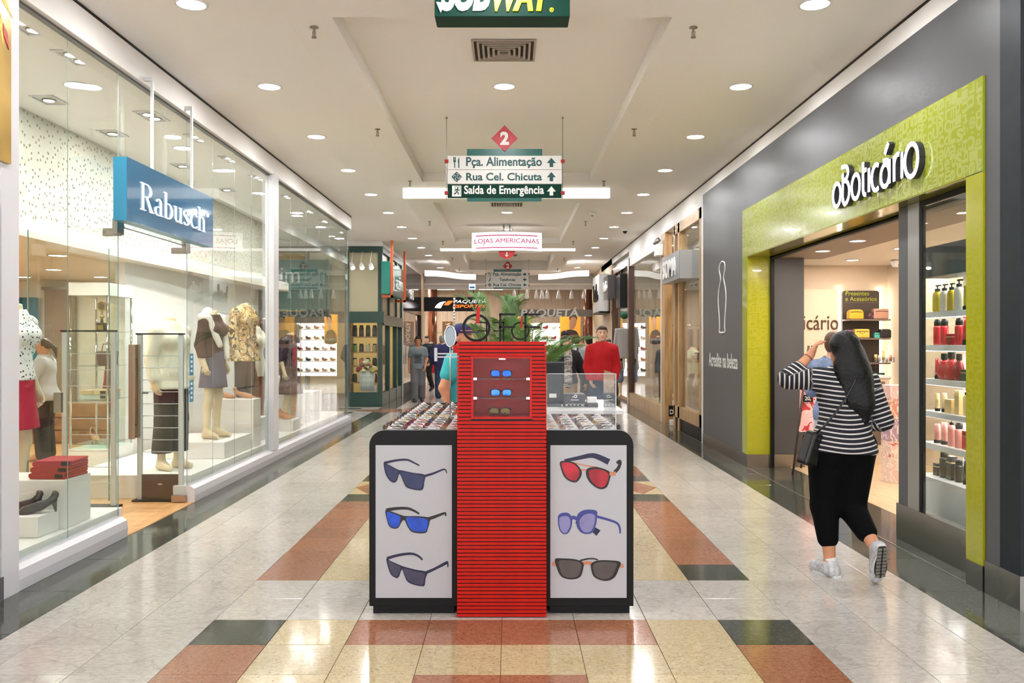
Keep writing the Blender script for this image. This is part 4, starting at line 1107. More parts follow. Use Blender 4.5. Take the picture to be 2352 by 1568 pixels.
# floor, walls, ceilings inside
sf = struct(MB().box(-12, WX - .0, 5.2, 16.5, -.05, .002).build('floor_shop', OAK), 'oak plank floor of the clothing shop')
for k in range(20):
    y = 6.3 + .2 * k; MB().box(-9, WX - .012, y + .0015, y + .1985, .001, .004).build('plank', OAK, sf)
struct(box('ceiling_window', SHOPW, (-4.6, WX - .24, 5.2, 16.6, 3.75, 3.9)), 'white ceiling above the window display')
struct(box('wall_bulkhead', DOTS, (-4.68, -4.6, 5.2, 16.5, 2.62, 3.9)), 'dotted wallpaper bulkhead above the shop')
struct(box('ceiling_shop', CREAM, (-12, -4.6, 5.2, 16.5, 2.56, 2.62)), 'low cream ceiling deep inside the shop')
# curved cove with a light strip washing the dotted wall
pts = [(-4.6, 5.3)] + [(-4.3 - .1 * math.sin((y - 5.3) / 11.2 * math.pi * 1.5), y) for y in [5.3 + .7 * i for i in range(17)]] + [(-4.6, 16.5)]
cv = struct(MB().prism(pts, 'z', 2.5, 2.56).build('trim_cove', CREAM), 'curved cream cove below the dotted wall')
ol = [p for p in pts[1:-1]]
MB().prism(ol + [(p[0] - .025, p[1]) for p in reversed(ol)], 'z', 2.56, 2.66).build('cove_lip', SHOPW, cv)
COVEL = pm('cove strip', (1, 1, 1, 1), emit=(1, .96, .9, 1), es=1.2)
box('cove_strip', COVEL, (-4.56, -4.5, 5.5, 16.3, 2.565, 2.585), cv)
part = struct(box('wall_partition', SHOPW, (-4.72, -4.6, 10.4, 15.9, 0, 2.5)), 'white partition behind the window display')
struct(box('wall_far', CREAM, (-12, -4.72, 14.4, 14.6, 0, 2.56)), 'cream back wall of the clothing shop')
struct(box('wall_deep', CREAM, (-10.2, -10, 5.2, 14.4, 0, 2.56)), 'cream side wall deep in the clothing shop'); struct(box('wall_near', CREAM, (-10, -3.3, 5.2, 5.3, 0, 3.9)), 'near wall of the clothing shop')
tl = pm('teal curtain', C(28, 110, 130), .7, bump=(8, .5)); ta = thing('teal_curtain', 'teal curtain hanging deep inside the clothing shop', 'curtain', (-7.95, 14.2, 0), world=True)
for k in range(6): MB().lathe([(.05, 0), (.05, 2.25)], (-8.2 + .085 * k, 14.25, .02), 10).build('fold', tl, ta, True)
ta = thing('sliding_panel', 'grey brown sliding panel beside the teal curtain', 'panel', (-7.4, 14.2, 0), world=True)
box('panel', pm('taupe panel', C(140, 120, 102), .5, noise=(4, .04)), (-7.65, -7.15, 14.3, 14.36, 0, 2.4), ta); box('track', STEEL, (-7.7, -7.1, 14.29, 14.38, 2.4, 2.45), ta)
ta = thing('wooden_bench', 'low wooden drawer bench behind the shop assistant', 'bench', (-7.2, 13.6, 0), world=True)
WN = wood('walnut', C(120, 80, 50), C(156, 110, 72), (3, 3, 14), .35)
box('carcass', WN, (-8.2, -6.1, 13.2, 13.9, 0, .6), ta)
for z in (.03, .22, .41): box('drawer', WN, (-8.18, -6.12, 13.18, 13.2, z, z + .17), ta, .003)
# ---- shop ceiling lamps
def twin(label, loc, n=2, watts=SHOP_W):
    t = thing('ceiling_spot_box', label, 'spotlight', loc, 0, 'recessed spot boxes in the shop ceiling')
    a = .085 * n if n > 1 else .13; m = MB()
    m.box(-.11, .11, -a - .02, -a, -.012, 0); m.box(-.11, .11, a, a + .02, -.012, 0); m.box(-.11, -.09, -a, a, -.012, 0); m.box(.09, .11, -a, a, -.012, 0); m.build('frame', LGREY, t)
    box('tray', pm('spot tray', C(196, 190, 182), .4), (-.09, .09, -a, a, -.003, -.001), t)
    for k in range(n):
        y = (k - (n - 1) / 2) * .16
        MB().lathe([(.062, -.004), (.062, -.012), (.05, -.012)], (0, y, 0), 16).build('bezel', STEEL, t, True); MB().lathe([(.001, -.008), (.046, -.008), (.046, -.013), (.001, -.013)], (0, y, 0), 16).build('lamp', LIGHTM, t)
    bulb(t, (0, 0, -.016), .044 * n, watts * n, (1, .95, .88))
    return t
tp = None; idx = 0
for (x, y) in ((-3.36, 6.07), (-3.36, 6.75), (-3.5, 8.5), (-3.36, 9.42), (-3.36, 10.5), (-3.36, 11.7), (-3.36, 13.2), (-3.36, 14.7), (-3.36, 15.9)):
    lab = 'recessed twin spot box in the window display ceiling, %s from the near end' % ORD[idx]; idx += 1
    if tp is None: tp = twin(lab, (x, y, 3.75))
    else: dup(tp, (x, y, 3.75), label=lab)
sp1 = None
for k, (x, y) in enumerate(((-4.2, 7.93), (-4.2, 9.2), (-4.1, 10.9), (-4.1, 12.6))):
    lab = 'single recessed spot close to the dotted wall, %s from the near end' % ORD[k]
    if sp1 is None: sp1 = twin(lab, (x, y, 3.75), 1, 1.5)
    else: dup(sp1, (x, y, 3.75), label=lab)
dls = None
for k, (x, y, z) in enumerate(((-3.72, 7.48, 3.75), (-3.72, 9.9, 3.75), (-3.72, 11.2, 3.75), (-3.72, 12.9, 3.75), (-3.72, 15.2, 3.75))):
    lab = 'round flat lamp in the window display ceiling, %s from the near end' % ORD[k]
    if dls is None: dls = downlight(lab, (x, y, z), .1, SHOP_W, 'round lamps of the clothing shop')
    else: dup(dls, (x, y, z), label=lab)
k = 0
for x in (-5.3, -6.4, -7.6):
    for y in (8.4, 10.2, 12.2, 13.6):
        dq = dup(dls, (x, y, 2.56), lit=False, label='round lamp in the low shop ceiling, row %s, %s from the entrance' % (ORD[[-5.3, -6.4, -7.6].index(x)], ORD[[8.4, 10.2, 12.2, 13.6].index(y)])); k += 1
        if y in (8.4, 12.2) and x < -5 and k % 2: bulb(dq, (0, 0, -.009), .096, SHOP_W * 3.5, (1, .93, .84))
# ---- platforms and boxes
def plinth(label, b, name='display_box'):
    t = tag(MB().box(*b).build(name, SHOPW, bevel=.004), label, 'display box'); return t
plinth('low white platform behind the near shop window', (-4.3, -3.14, 5.42, 7.04, .004, .21), 'display_platform')
plinth('long low white platform behind the far shop windows', (-4.4, -3.14, 8.56, 16.45, .004, .235), 'display_platform')
plinth('white cube carrying the folded red clothes', (-3.9, -3.18, 6.21, 6.6, .211, .558))
plinth('low white cube carrying the black pumps', (-3.9, -3.216, 5.93, 6.205, .211, .353))
plinth('low white box under the mannequin in the brown top', (-3.95, -3.2, 9.75, 10.75, .236, .42))
plinth('tall white box with tan sandals beside the patterned blouse', (-3.75, -3.2, 10.85, 11.17, .236, .83))
plinth('white box under the mannequin in the patterned blouse', (-3.85, -3.3, 11.4, 11.9, .236, .54))
plinth('low white box carrying tan pumps in the far window', (-3.5, -3.18, 12.75, 13.2, .236, .40))
plinth('white box standing at the end of the far window', (-3.75, -3.25, 14.2, 15.0, .236, .72))
plinth('tall white box in the far corner of the shop window', (-4.2, -3.8, 14.6, 15.4, .236, .95))
# ---- folded clothes
def folded(label, loc, mat, w=.25, d=.3, th=.03, rz=0.0, group='folded clothes'):
    prof = []
    for i in range(9): a = R(90 + 180 * i / 8); prof.append((-w / 2 + th / 2 + th / 2 * math.cos(a), th / 2 + th / 2 * math.sin(a)))
    prof += [(w / 2, 0), (w / 2 + .004, th * .2), (w / 2, th * .45), (w / 2 - .012, th * .5), (w / 2, th * .55), (w / 2 + .004, th * .8), (w / 2, th)]
    t = thing('folded_garment', label, 'clothes', loc, rz, group)
    MB().prism(prof, 'y', -d / 2, d / 2).build('cloth', mat, t, bevel=.003); box('price_tag', BLACK, (w / 2 - .07, w / 2 - .01, -d / 2 - .002, -d / 2, th * .2, th * .85), t)
    return t
RCL = pm('red knit', C(172, 34, 44), .8, bump=(120, .4)); 
for k in range(3): folded('folded red garment on the white cube, %s from the bottom' % ORD[k], (-3.32 + .008 * k, 6.4, .559 + .044 * k), RCL, .27, .3, .043, .08 * (k - 1))
# ---- shoes
def pump(label, loc, rz, mat, inner, group, heel=.06):
    t = thing('pump_shoe', label, 'shoe', loc, rz, group)
    P = [RC((0, .1, heel + .025), (0, .03, heel * .55 + .02), .03, .032, .02), RC((0, .03, heel * .55 + .02), (0, -.06, .022), .032, .036, .02), RC((0, -.06, .022), (0, -.13, .014), .034, .012, .02, ((0, 0, 1), .6)),
         RC((0, .1, heel + .03), (0, .115, heel + .06), .03, .028, .015), EL((0, .03, heel + .055), (.026, .105, .052), 0, Matrix.Rotation(-.3, 3, 'X'), True)]
    V, Q = blob(P, .006, [lambda X, Y, Z: -Z + .002 + 0 * X + 0 * Y]); link('upper', net_mesh('upper', V, Q, mat), t)
    MB().cyl((0, .112, heel + .01), (0, .122, 0), .018, .006, 8).build('heel', mat, t, True)
    V, Q = blob([RC((0, .09, heel + .012), (0, .02, heel * .5 + .012), .024, .026, .01, ((0, 0, 1), .3)), RC((0, .02, heel * .5 + .012), (0, -.05, .012), .026, .026, .01, ((0, 0, 1), .3))], .006); link('insole', net_mesh('insole', V, Q, inner), t)
    return t
PBLK = pm('black leather', C(38, 34, 38), .25); PTAN = pm('tan leather', C(196, 138, 98), .4); PCR = pm('cream leather', C(214, 200, 180), .4)
a = pump('black pump with tan lining on the low white cube, left one', (-3.42, 6.08, .354), R(-62), PBLK, PTAN, 'black pumps'); dup(a, (-3.30, 6.06, .354), R(-62), 'black pump with tan lining on the low white cube, right one')
b = pump('tan pump in the far window, nearer one', (-3.35, 12.87, .401), R(70), PTAN, PTAN, 'tan pumps'); dup(b, (-3.35, 13.05, .401), R(75), 'tan pump in the far window, farther one')
dup(b, (-3.36, 11.02, .831), R(110), 'tan shoe on the tall white box, nearer one'); dup(b, (-3.6, 11.0, .831), R(110), 'tan shoe on the tall white box, farther one')
dup(b, (-4.72, 9.9, .42), R(40), 'tan shoe at the bottom of the glass showcase')
# ---- glass showcase with trophy
t = thing('glass_showcase', 'tall glass showcase with chrome posts inside the shop entrance', 'cabinet', (-4.64, 9.95, 0), world=True)
x0, x1, y0, y1 = -4.88, -4.44, 9.62, 10.25
box('plinth', SHOPW, (x0, x1, y0, y1, .004, .36), t); box('top', SHOPW, (x0, x1, y0, y1, 2.06, 2.2), t)
for x in (x0 + .015, x1 - .015):
    for y in (y0 + .015, y1 - .015): MB().cyl((x, y, .36), (x, y, 2.06), .013, n=8).build('post', CHROME, t, True)
for z in (.41, .9, 1.28, 1.66): box('shelf', SHG, (x0 + .03, x1 - .03, y0 + .03, y1 - .03, z - .006, z), t)
for (b) in ((x0 + .004, x1 - .004, y0 + .002, y0 + .006, .36, 2.06), (x1 - .006, x1 - .002, y0 + .008, y1 - .008, .36, 2.06)): box('pane', GLASS, b, t)
t = thing('trophy', 'small gold trophy with round emblem on a black base in the glass showcase', 'trophy', (-4.62, 9.85, 1.661))
GLD = pm('gold metal', C(206, 180, 110), .25, .9); box('base', BLACKG, (-.04, .04, -.035, .035, 0, .1), t); box('plate', GLD, (-.03, .03, -.037, -.035, .02, .075), t)
MB().lathe([(.018, .1), (.014, .15), (.03, .17), (.012, .19), (.012, .24)], (0, 0, 0), 14).build('stem', GLD, t, True)
MB().cyl((0, -.01, .285), (0, .012, .285), .055, n=20).build('emblem', GLD, t); MB().cyl((0, -.013, .285), (0, -.009, .285), .035, n=20).build('emblem_face', pm('emblem brown', C(96, 72, 44), .4), t)
folded('folded beige garment in the glass showcase, upper one', (-4.66, 9.9, .955), pm('beige knit', C(214, 176, 140), .8), .3, .35, .05); folded('folded grey garment in the glass showcase, lower one', (-4.66, 9.9, .902), pm('grey knit', C(196, 196, 190), .8), .3, .35, .05)
t = thing('leather_handbag', 'brown leather handbag on a shelf of the glass showcase', 'handbag', (-4.6, 9.95, 1.281))
MB().prism([(-.1, 0), (.1, 0), (.115, .16), (-.115, .16)], 'y', -.05, .05).build('bag', pm('brown leather', C(92, 52, 40), .4), t, bevel=.015); MB().tube([(-.07, 0, .15), (-.05, 0, .24), (.05, 0, .24), (.07, 0, .15)], .006, 6).build('handle', pm('brown leather', C(92, 52, 40), .4), t, True)
# ---- anti-theft gates
ALU = pm('anodised aluminium', C(204, 206, 210), .35, .4)
def gate(label, x0, x1, y, h, low):
    t = thing('security_gate', label, 'security gate', ((x0 + x1) / 2, y, .003), world=True)
    for x in (x0, x1 - .045): box('post', ALU, (x, x + .045, y - .02, y + .02, .003, h - .015), t, .006)
    box('cap', BLACK, (x0 - .01, x1 + .01, y - .025, y + .025, h - .015, h), t)
    for k in range(9):
        z = h - .22 - k * (h - .22 - (.42 if low else .15)) / 8.5
        MB().cyl((x0 + .045, y, z), (x1 - .045, y, z), .004, n=6).build('wire', ALU, t)
    box('panel', glass('gate panel', (.97, .98, .97, 1), 1.3), (x0 + .045, x1 - .045, y - .004, y + .004, .25 if low else .06, h - .02), t)
    if low:
        wd_ = wood('dark brown panel', C(66, 44, 34), C(84, 58, 44), (3, 3, 12), .4); pn = box('lower_panel', wd_, (x0 + .045, x1 - .045, y - .012, y - .005, .02, .26), t)
        box('badge', pm('badge', C(206, 190, 186), .4), ((x0 + x1) / 2 - .02, (x0 + x1) / 2 + .02, y - .0135, y - .012, .16, .172), pn); box('lower_panel_back', wd_, (x0 + .045, x1 - .045, y - .004, y + .012, .02, .26), t)
        MB().cyl((x0 + .05, y - .02, 1.05), (x0 + .11, y - .02, 1.05), .006, n=8).build('lock', BLACK, t)
    box('base', BLACK, (x0 - .03, x1 + .03, y - .07, y + .07, .003, .02), t)
gate('aluminium anti-theft gate with thin wires nearer the camera', -4.18, -3.68, 8.13, 1.655, False)
gate('aluminium anti-theft gate with a brown lower panel at the far door side', -3.62, -3.175, 8.46, 1.63, True)
# ---- clothes rail deep in the shop
def rail(label, x, y, n, cols, z=1.5, lab='garment', length=None, dirv=(0, 1, 0), h=.75):
    d = Vector(dirv); L_ = length or n * .09
    t = thing('clothes_rail', label, 'clothes rail', (x, y, 0), world=True)
    a = Vector((x, y, z)); b = a + d * L_
    MB().cyl(a, b, .014, n=8).build('bar', CHROME, t, True)
    for p in (a, b): MB().cyl((p.x, p.y, 0.003), p, .014, n=8).build('upright', CHROME, t, True)
    return t
rail('chrome clothes rail inside the clothing shop', -4.95, 11.0, 5, None, 1.45, length=2.0, dirv=(0, 1, 0))
def hung(label, loc, mat, rz, h=.7, w=.4, group=None, th=.05):
    t = thing('hanging_garment', label, 'clothes', loc, rz, group)
    V, Q = blob([RC((-.16, 0, -.05), (.16, 0, -.05), .03, .03, .03, ((0, 1, 0), .8)), RC((0, 0, -.05), (0, 0, -h), w * .42, w * .5, .04, ((0, 1, 0), th / (w * .5))),
                 RC((-.18, 0, -.06), (-.24, 0, -.48), .045, .035, .03, ((0, 1, 0), .7)), RC((.18, 0, -.06), (.24, 0, -.48), .045, .035, .03, ((0, 1, 0), .7))], .022, [lambda X, Y, Z: -h - Z + 0 * X + 0 * Y, lambda X, Y, Z: Z + .02 + 0 * X + 0 * Y])
    link('cloth', net_mesh('cloth', V, Q, mat), t); MB().tube([(-.15, 0, -.04), (0, 0, .0), (.15, 0, -.04)], .006, 6).build('hanger', CHROME, t, True); MB().tube([(0, 0, 0), (0, 0, .045), (.014, 0, .056), (.025, 0, .045)], .003, 5).build('hook', CHROME, t, True)
    return t
cl = [C(150, 40, 40), C(30, 40, 70), C(200, 190, 180), C(90, 60, 50), C(40, 40, 44), C(160, 120, 100), C(70, 80, 100)]
hp = None
for k in range(7):
    hung('%s garment on the chrome rail inside the clothing shop' % ['dark red', 'navy', 'off white', 'brown', 'black', 'tan', 'slate'][k], (-4.95, 11.15 + .25 * k, 1.4), pm('rail cloth %d' % k, cl[k], .8), 0, .75, .38, 'clothes on the shop rail')
# ---- lightbox sign over the door
SBL = pm('sign blue face', C(30, 108, 152), .08, coat=.6); SBS = pm('sign blue side', C(44, 134, 172), .3)
t = thing('shop_sign', 'blue hanging box sign with white serif lettering above the shop door', 'sign', (-2.95, 7.55, 2.466), world=True)
SY0, SY1, SZ0, SZ1 = 6.59, 8.5, 2.466, 2.947
box('box', SBS, (-3.005, -2.904, SY0, SY1, SZ0, SZ1), t); box('face', SBL, (-2.904, -2.9, SY0, SY1, SZ0, SZ1), t)
for y in (7.27, 8.17): box('hanging_rod', LGREY, (-3.0, -2.98, y - .012, y + .012, SZ1, 3.72), t); box('rod_bracket', LGREY, (-3.049, -2.98, y - .02, y + .02, 3.72, 3.75), t)
LETW = pm('sign letter white', C(235, 238, 245), .3, emit=(.9, .95, 1, 1), es=.35)
def serif_word(par):
    """Rabusch in a drawn serif face; each letter a set of strokes in em units"""
    S = .06; T_ = .03
    def vs(x, y0, y1): return [(x, y0), (x + S, y0), (x + S, y1), (x, y1)]
    def hs(x0, x1, y, h=T_): return [(x0, y), (x1, y), (x1, y + h), (x0, y + h)]
    def arc(cx, cy, rx, ry, a0, a1, w0=S, w1=S, n=14):
        o, i_ = [], []
        for k in range(n + 1):
            a = R(a0 + (a1 - a0) * k / n); w = w0 + (w1 - w0) * abs(math.cos(a)) ; o.append((cx + rx * math.cos(a), cy + ry * math.sin(a))); i_.append((cx + (rx - w) * math.cos(a), cy + (ry - T_) * math.sin(a)))
        return o + i_[::-1]
    G = {'R': ([vs(.08, 0, 1), hs(0, .24, 0), hs(0, .3, .97), arc(.28, .75, .26, .25, -90, 90, T_, S + .02), hs(.1, .3, .5), [(.26, .51), (.34, .51), (.6, .0), (.5, .0)], hs(.46, .66, 0)], .66),
         'a': ([vs(.3, 0, .48), arc(.22, .46, .14, .18, 0, 160, T_, S), arc(.2, .16, .18, .18, 90, 300, T_, S), hs(.3, .44, 0), hs(.18, .32, .31)], .46),
         'b': ([vs(.08, 0, 1), hs(0, .1, .97), arc(.24, .3, .24, .31, -130, 130, T_, S + .01)], .54),
         'u': ([vs(.06, .14, .62), hs(-.01, .08, .59), arc(.22, .2, .16, .2, 180, 330, T_, S), vs(.36, 0, .62), hs(.29, .38, .59), hs(.4, .48, 0)], .5),
         's': ([arc(.2, .47, .17, .15, 20, 250, T_, S), arc(.2, .17, .18, .17, -160, 80, T_, S), [(.08, .42), (.14, .45), (.34, .22), (.28, .17)]], .42),
         'c': ([arc(.27, .31, .26, .31, 45, 315, T_, S + .01)], .46),
         'h': ([vs(.08, 0, 1), hs(0, .1, .97), arc(.26, .42, .18, .2, 0, 160, T_, S), vs(.38, 0, .44), hs(.02, .2, 0), hs(.32, .5, 0)], .54)}
    x = 0; strokes = []
    for ch in 'Rabusch':
        gl, adv = G[ch]; strokes.append([[(p[0] + x, p[1]) for p in q] for q in gl]); x += adv + .03
    kx = (8.29 - 6.82) / x; kz = .215
    for st in strokes:
        for n_, q in enumerate(st):
            MB().prism([(6.82 + p[0] * kx, 2.585 + p[1] * kz) for p in q], 'x', -2.9, -2.888 - .0004 * n_).build('letter_stroke', LETW, par)
    MB().cyl((-2.9, 8.33, 2.585 + .8 * kz), (-2.888, 8.33, 2.585 + .8 * kz), .022, n=12).build('letter_dot', LETW, par)
serif_word(t)
# ---- stickers and neighbouring poster
for z0, z1, nm in ((1.22, 1.43, 'upper'), (.96, 1.17, 'lower')):
    t = thing('door_sticker', 'blue and white sticker on the glass beside the door, %s one' % nm, 'sticker', (GX1, 8.5, z0), world=True)
    box('film', pm('sticker blue', C(40, 130, 176), .5), (GX1 + .001, GX1 + .002, 8.45, 8.55, z0, z1), t)
    for k in range(4): box('print', WHITE, (GX1 + .002, GX1 + .0025, 8.475, 8.525, z0 + .03 + .045 * k, z0 + .055 + .045 * k), t)
struct(box('wall_left_near', pm('dark teal glass', C(26, 40, 44), .15), (-3.3, WX + .0, 3.0, 5.2, .0, 2.35)), 'dark glass front of the neighbouring shop'); struct(box('baseboard_near', pm('grey stone base', C(92, 92, 96), .4), (-3.3, WX + .02, 3.0, 5.21, 0, .14)), 'grey base of the neighbouring shop')
t = thing('feather_poster', 'gold poster with bright red, yellow and blue feathers on the corner', 'poster', (WX + .02, 4.6, 2.6), world=True)
GOLD = pm('gold print', C(186, 150, 70), .3, .3, noise=(4, .15)); box('board', GOLD, (WX - .02, WX + .03, 4.0, 5.27, 2.62, 3.92), t)
FE = [pm('feather red', C(190, 48, 30), .5, noise=(30, .3)), pm('feather yellow', C(226, 178, 40), .5, noise=(30, .3)), pm('feather blue', C(40, 90, 170), .5, noise=(30, .3)), pm('feather orange', C(220, 110, 30), .5, noise=(30, .3)), pm('feather violet', C(110, 50, 110), .5, noise=(30, .3))]
rf = random.Random(3)
for k in range(60):
    y = 4.35 + rf.random() * .86; z = 3.1 + rf.random() * .78; a = rf.uniform(-.9, .6) - 1.2; l = rf.uniform(.12, .22); w_ = .022
    d = Vector((math.cos(a), math.sin(a))); n_ = Vector((-d.y, d.x)); p = Vector((y, z)); po = [p, p + d * l * .4 + n_ * w_, p + d * l, p + d * l * .4 - n_ * w_]
    MB().prism([(q.x, q.y) for q in po], 'x', WX + .03, WX + .031 + .0004 * (k % 12)).build('feather', FE[k % 5], t)

# ================================================================ cosmetics shop on the right
RX = 2.93
LIME = None
LIME = pm('lime panel', C(150, 162, 42), .16, noise=(1.2, .05), coat=.25); LIMEY = pm('lime yellow panel', C(166, 168, 20), .16, noise=(1.2, .05), coat=.25)
LIMEP = pm('lime print', C(172, 180, 88), .18, coat=.25); LIMEYP = pm('lime yellow print', C(172, 171, 38), .18, coat=.25)
GLY = {}
def letter_print(name, mat, org, right, up, w_, h_, cell, par, seed):
    """tone-on-tone print of turned and packed letters"""
    r_ = random.Random(seed); m = MB(); right = Vector(right); up = Vector(up); nn = right.cross(up); org = Vector(org)
    nx, ny = int(w_ / cell), int(h_ / cell); cx, cy = w_ / nx, h_ / ny
    for ch in 'boticaBdpegsmur':
        if ch not in GLY:
            me = text_mesh(ch, .02, 0, 1, 0); co = [v.co.copy() for v in me.vertices]; xs = [c.x for c in co]; ys = [c.y for c in co]
            GLY[ch] = ([((c.x - min(xs)) / (max(xs) - min(xs)) - .5, (c.y - min(ys)) / (max(ys) - min(ys)) - .5) for c in co], [tuple(p.vertices) for p in me.polygons]); bpy.data.meshes.remove(me)
    for i in range(nx):
        for j in range(ny):
            vs, fs = GLY[r_.choice('boticaBdpegsmur')]; t_ = r_.randrange(4); ca, sa = ((1, 0), (0, 1), (-1, 0), (0, -1))[t_]; k = r_.uniform(.86, 1.08); ox, oy = (i + .5 + r_.uniform(-.12, .12)) * cx, (j + .5 + r_.uniform(-.12, .12)) * cy
            m.add([org + right * min(max(ox + (x * ca - y * sa) * cx * k, 0), w_) + up * min(max(oy + (x * sa + y * ca) * cy * k, 0), h_) + nn * (.0008 + .00002 * ((i * 7 + j) % 9)) for x, y in vs], fs)
    return m.build(name, mat, par)
LIMES = pm('lime soffit', C(150, 146, 40), .12, .35, bump=(14, .15))
PY0, PY1, HZ0, HZ1 = 5.376, 10.95, 2.60, 3.19
w = struct(box('wall_right', CHAR, (RX, RX + .3, PY1, 13.22, 0, 3.78)), 'charcoal wall panel with the bottle outline')
box('upper_panel', CHAR, (RX, RX + .3, 5.21, PY1, HZ1, 3.78), w); box('near_panel', CHAR, (RX, RX + .3, 5.21, PY0 - .012, .2, HZ1), w)
box('shadow_joint', BLACK, (RX + .004, RX + .2, PY0 - .012, PY0, 0, HZ1 + .012), w); box('shadow_joint', BLACK, (RX + .004, RX + .2, PY0, PY1, HZ1, HZ1 + .0005), w)
struct(box('wall_right_upper', WHITE, (RX, RX + .3, 5.21, 28, 3.78, 3.925)), 'white strip between charcoal wall and ceiling')
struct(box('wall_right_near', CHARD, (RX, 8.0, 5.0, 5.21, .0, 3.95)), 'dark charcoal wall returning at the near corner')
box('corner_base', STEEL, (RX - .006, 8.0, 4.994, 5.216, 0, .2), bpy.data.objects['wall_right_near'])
struct(box('baseboard_right', STEEL, (RX - .008, RX, PY1, 13.22, 0, .16)), 'steel kick plate of the charcoal wall')
struct(box('baseboard_right_near', STEEL, (RX - .008, RX + .02, 5.216, PY0 - .012, 0, .2)), 'steel kick plate beside the lime portal')
portal = struct(MB().box(RX - .012, RX + .02, PY0, PY1, HZ0, HZ1).build('trim_portal', LIME), 'lime printed portal around the shop entrance')
letter_print('printed_letters', LIMEP, (RX - .012, PY1 - .01, HZ0 + .005), (0, -1, 0), (0, 0, 1), PY1 - PY0 - .02, HZ1 - HZ0 - .01, .078, portal, 3)
letter_print('printed_letters', LIMEYP, (RX - .012, PY0 + .195, .18), (0, -1, 0), (0, 0, 1), .19, HZ0 - .2, .085, portal, 5); letter_print('printed_letters', LIMEYP, (RX + .0, PY1 - .223, .18), (1, 0, 0), (0, 0, 1), .25, HZ0 - .2, .085, portal, 6)
box('soffit', LIMES, (RX - .01, RX + .29, PY0 + .2, PY1 - .22, HZ0 - .008, HZ0 - .0005), portal)
box('far_jamb', LIME, (RX - .012, RX + .3, PY1 - .22, PY1, .16, HZ0), portal); box('far_jamb_reveal', LIMEY, (RX - .01, RX + .27, PY1 - .223, PY1 - .22, .16, HZ0 - .01), portal)
box('near_jamb', LIMEY, (RX - .012, RX + .05, PY0, PY0 + .2, .16, HZ0), portal); box('joint', BLACK, (RX - .0125, RX - .011, PY0, PY0 + .2, HZ0 - .003, HZ0 + .003), portal)
box('jamb_base', STEEL, (RX - .014, RX + .27, PY1 - .225, PY1, 0, .16), portal); box('jamb_base', STEEL, (RX - .014, RX + .05, PY0, PY0 + .2, 0, .16), portal)
struct(box('trim_threshold', pm('steel strip', C(190, 188, 184), .25, .9), (RX - .012, RX + .0, 5.58, 10.7, -.002, .004)), 'thin metal strip along the shop threshold')
# threshold and shop floor
thr = struct(MB().box(RX, 3.45, 5.3, 11.0, -.02, .001).build('floor_threshold', GR_D), 'dark polished threshold')
SFL = wood('pale wood floor', C(204, 176, 140), C(222, 196, 160), (14, 1.5, 14), .3)
fl = struct(MB().box(3.45, 9, 5.21, 13.2, -.02, .001).build('floor_cosmetics', SFL), 'pale wood floor of the cosmetics shop')
for k in range(12): MB().box(3.45 + .2 * k + .001, 3.45 + .2 * (k + 1) - .001, 5.3, 12.0, .0, .003).build('plank', SFL, fl)
# header letters
LETL = pm('lit letter white', (1, 1, 1, 1), .4, emit=(.97, .97, 1, 1), es=3.2); LETL.cycles.emission_sampling = 'NONE'; LETS = pm('letter side', C(50, 48, 62), .3)
t = thing('shop_letters', 'glowing white rounded letters on the lime portal', 'sign', (RX - .03, 6.9, 2.72), world=True)
def boti(par):
    """o Boticario in drawn rounded strokes; x runs towards the camera"""
    yl, yr, zb = 7.76, 6.117, 2.735
    def oval(cx, cy, rx, ry, n=20): return [(cx + rx * math.cos(2 * math.pi * i / n), cy + ry * math.sin(2 * math.pi * i / n)) for i in range(n + 1)]
    def arc(cx, cy, rx, ry, a, b, n=10): return [(cx + rx * math.cos(R(a + (b - a) * i / n)), cy + ry * math.sin(R(a + (b - a) * i / n))) for i in range(n + 1)]
    W = [('o', [oval(.5, .5, .42, .5)], 1.05), ('B', [[(.1, .1), (.12, 1.1), (.1, 1.3)] , arc(.0, 1.3, .5, .3, 60, 90) + arc(.25, 1.28, .42, .3, 90, -80) , arc(.3, .45, .5, .5, 95, -90) + arc(.35, .4, .25, .45, -90, -170)], 1.0), ('o', [oval(.45, .5, .4, .5)], .98),
         ('t', [[(.2, 1.35), (.2, .3)] + arc(.42, .25, .22, .25, 180, 280), [(.2, 1.0), (.5, 1.0)]], .6), ('i', [[(.15, 1.0), (.15, .05)]], .36), ('c', [arc(.45, .5, .4, .5, 60, 300)], .8),
         ('a', [oval(.42, .42, .36, .42), [(.78, .95), (.78, .05)], arc(.4, .75, .38, .25, 0, 110), [(.4, 1.25), (.7, 1.6)]], 1.02), ('r', [[(.15, 1.0), (.15, .05)], arc(.45, .6, .3, .4, 180, 70)], .62), ('i', [[(.15, 1.0), (.15, .05)]], .36), ('o', [oval(.5, .55, .48, .58)], 1.06)]
    tot = sum(q[2] for q in W); k = (yl - yr) / tot; kz = .2; x = 0
    for ch, st, adv in W:
        rise = 0
        for q in st:
            pts = [(RX - .05, yl - (x + p[0]) * k, zb + p[1] * kz) for p in q]
            V = ribbon([(-p[1], p[2]) for p in pts], .033, .033, 2)
            MB().prism([(-a, b) for a, b in V], 'x', RX - .062, RX - .058).build('letter_face', LETL, par); MB().prism([(-a, b) for a, b in V], 'x', RX - .058, RX - .012).build('letter_side', LETS, par)
        x += adv
boti(t)
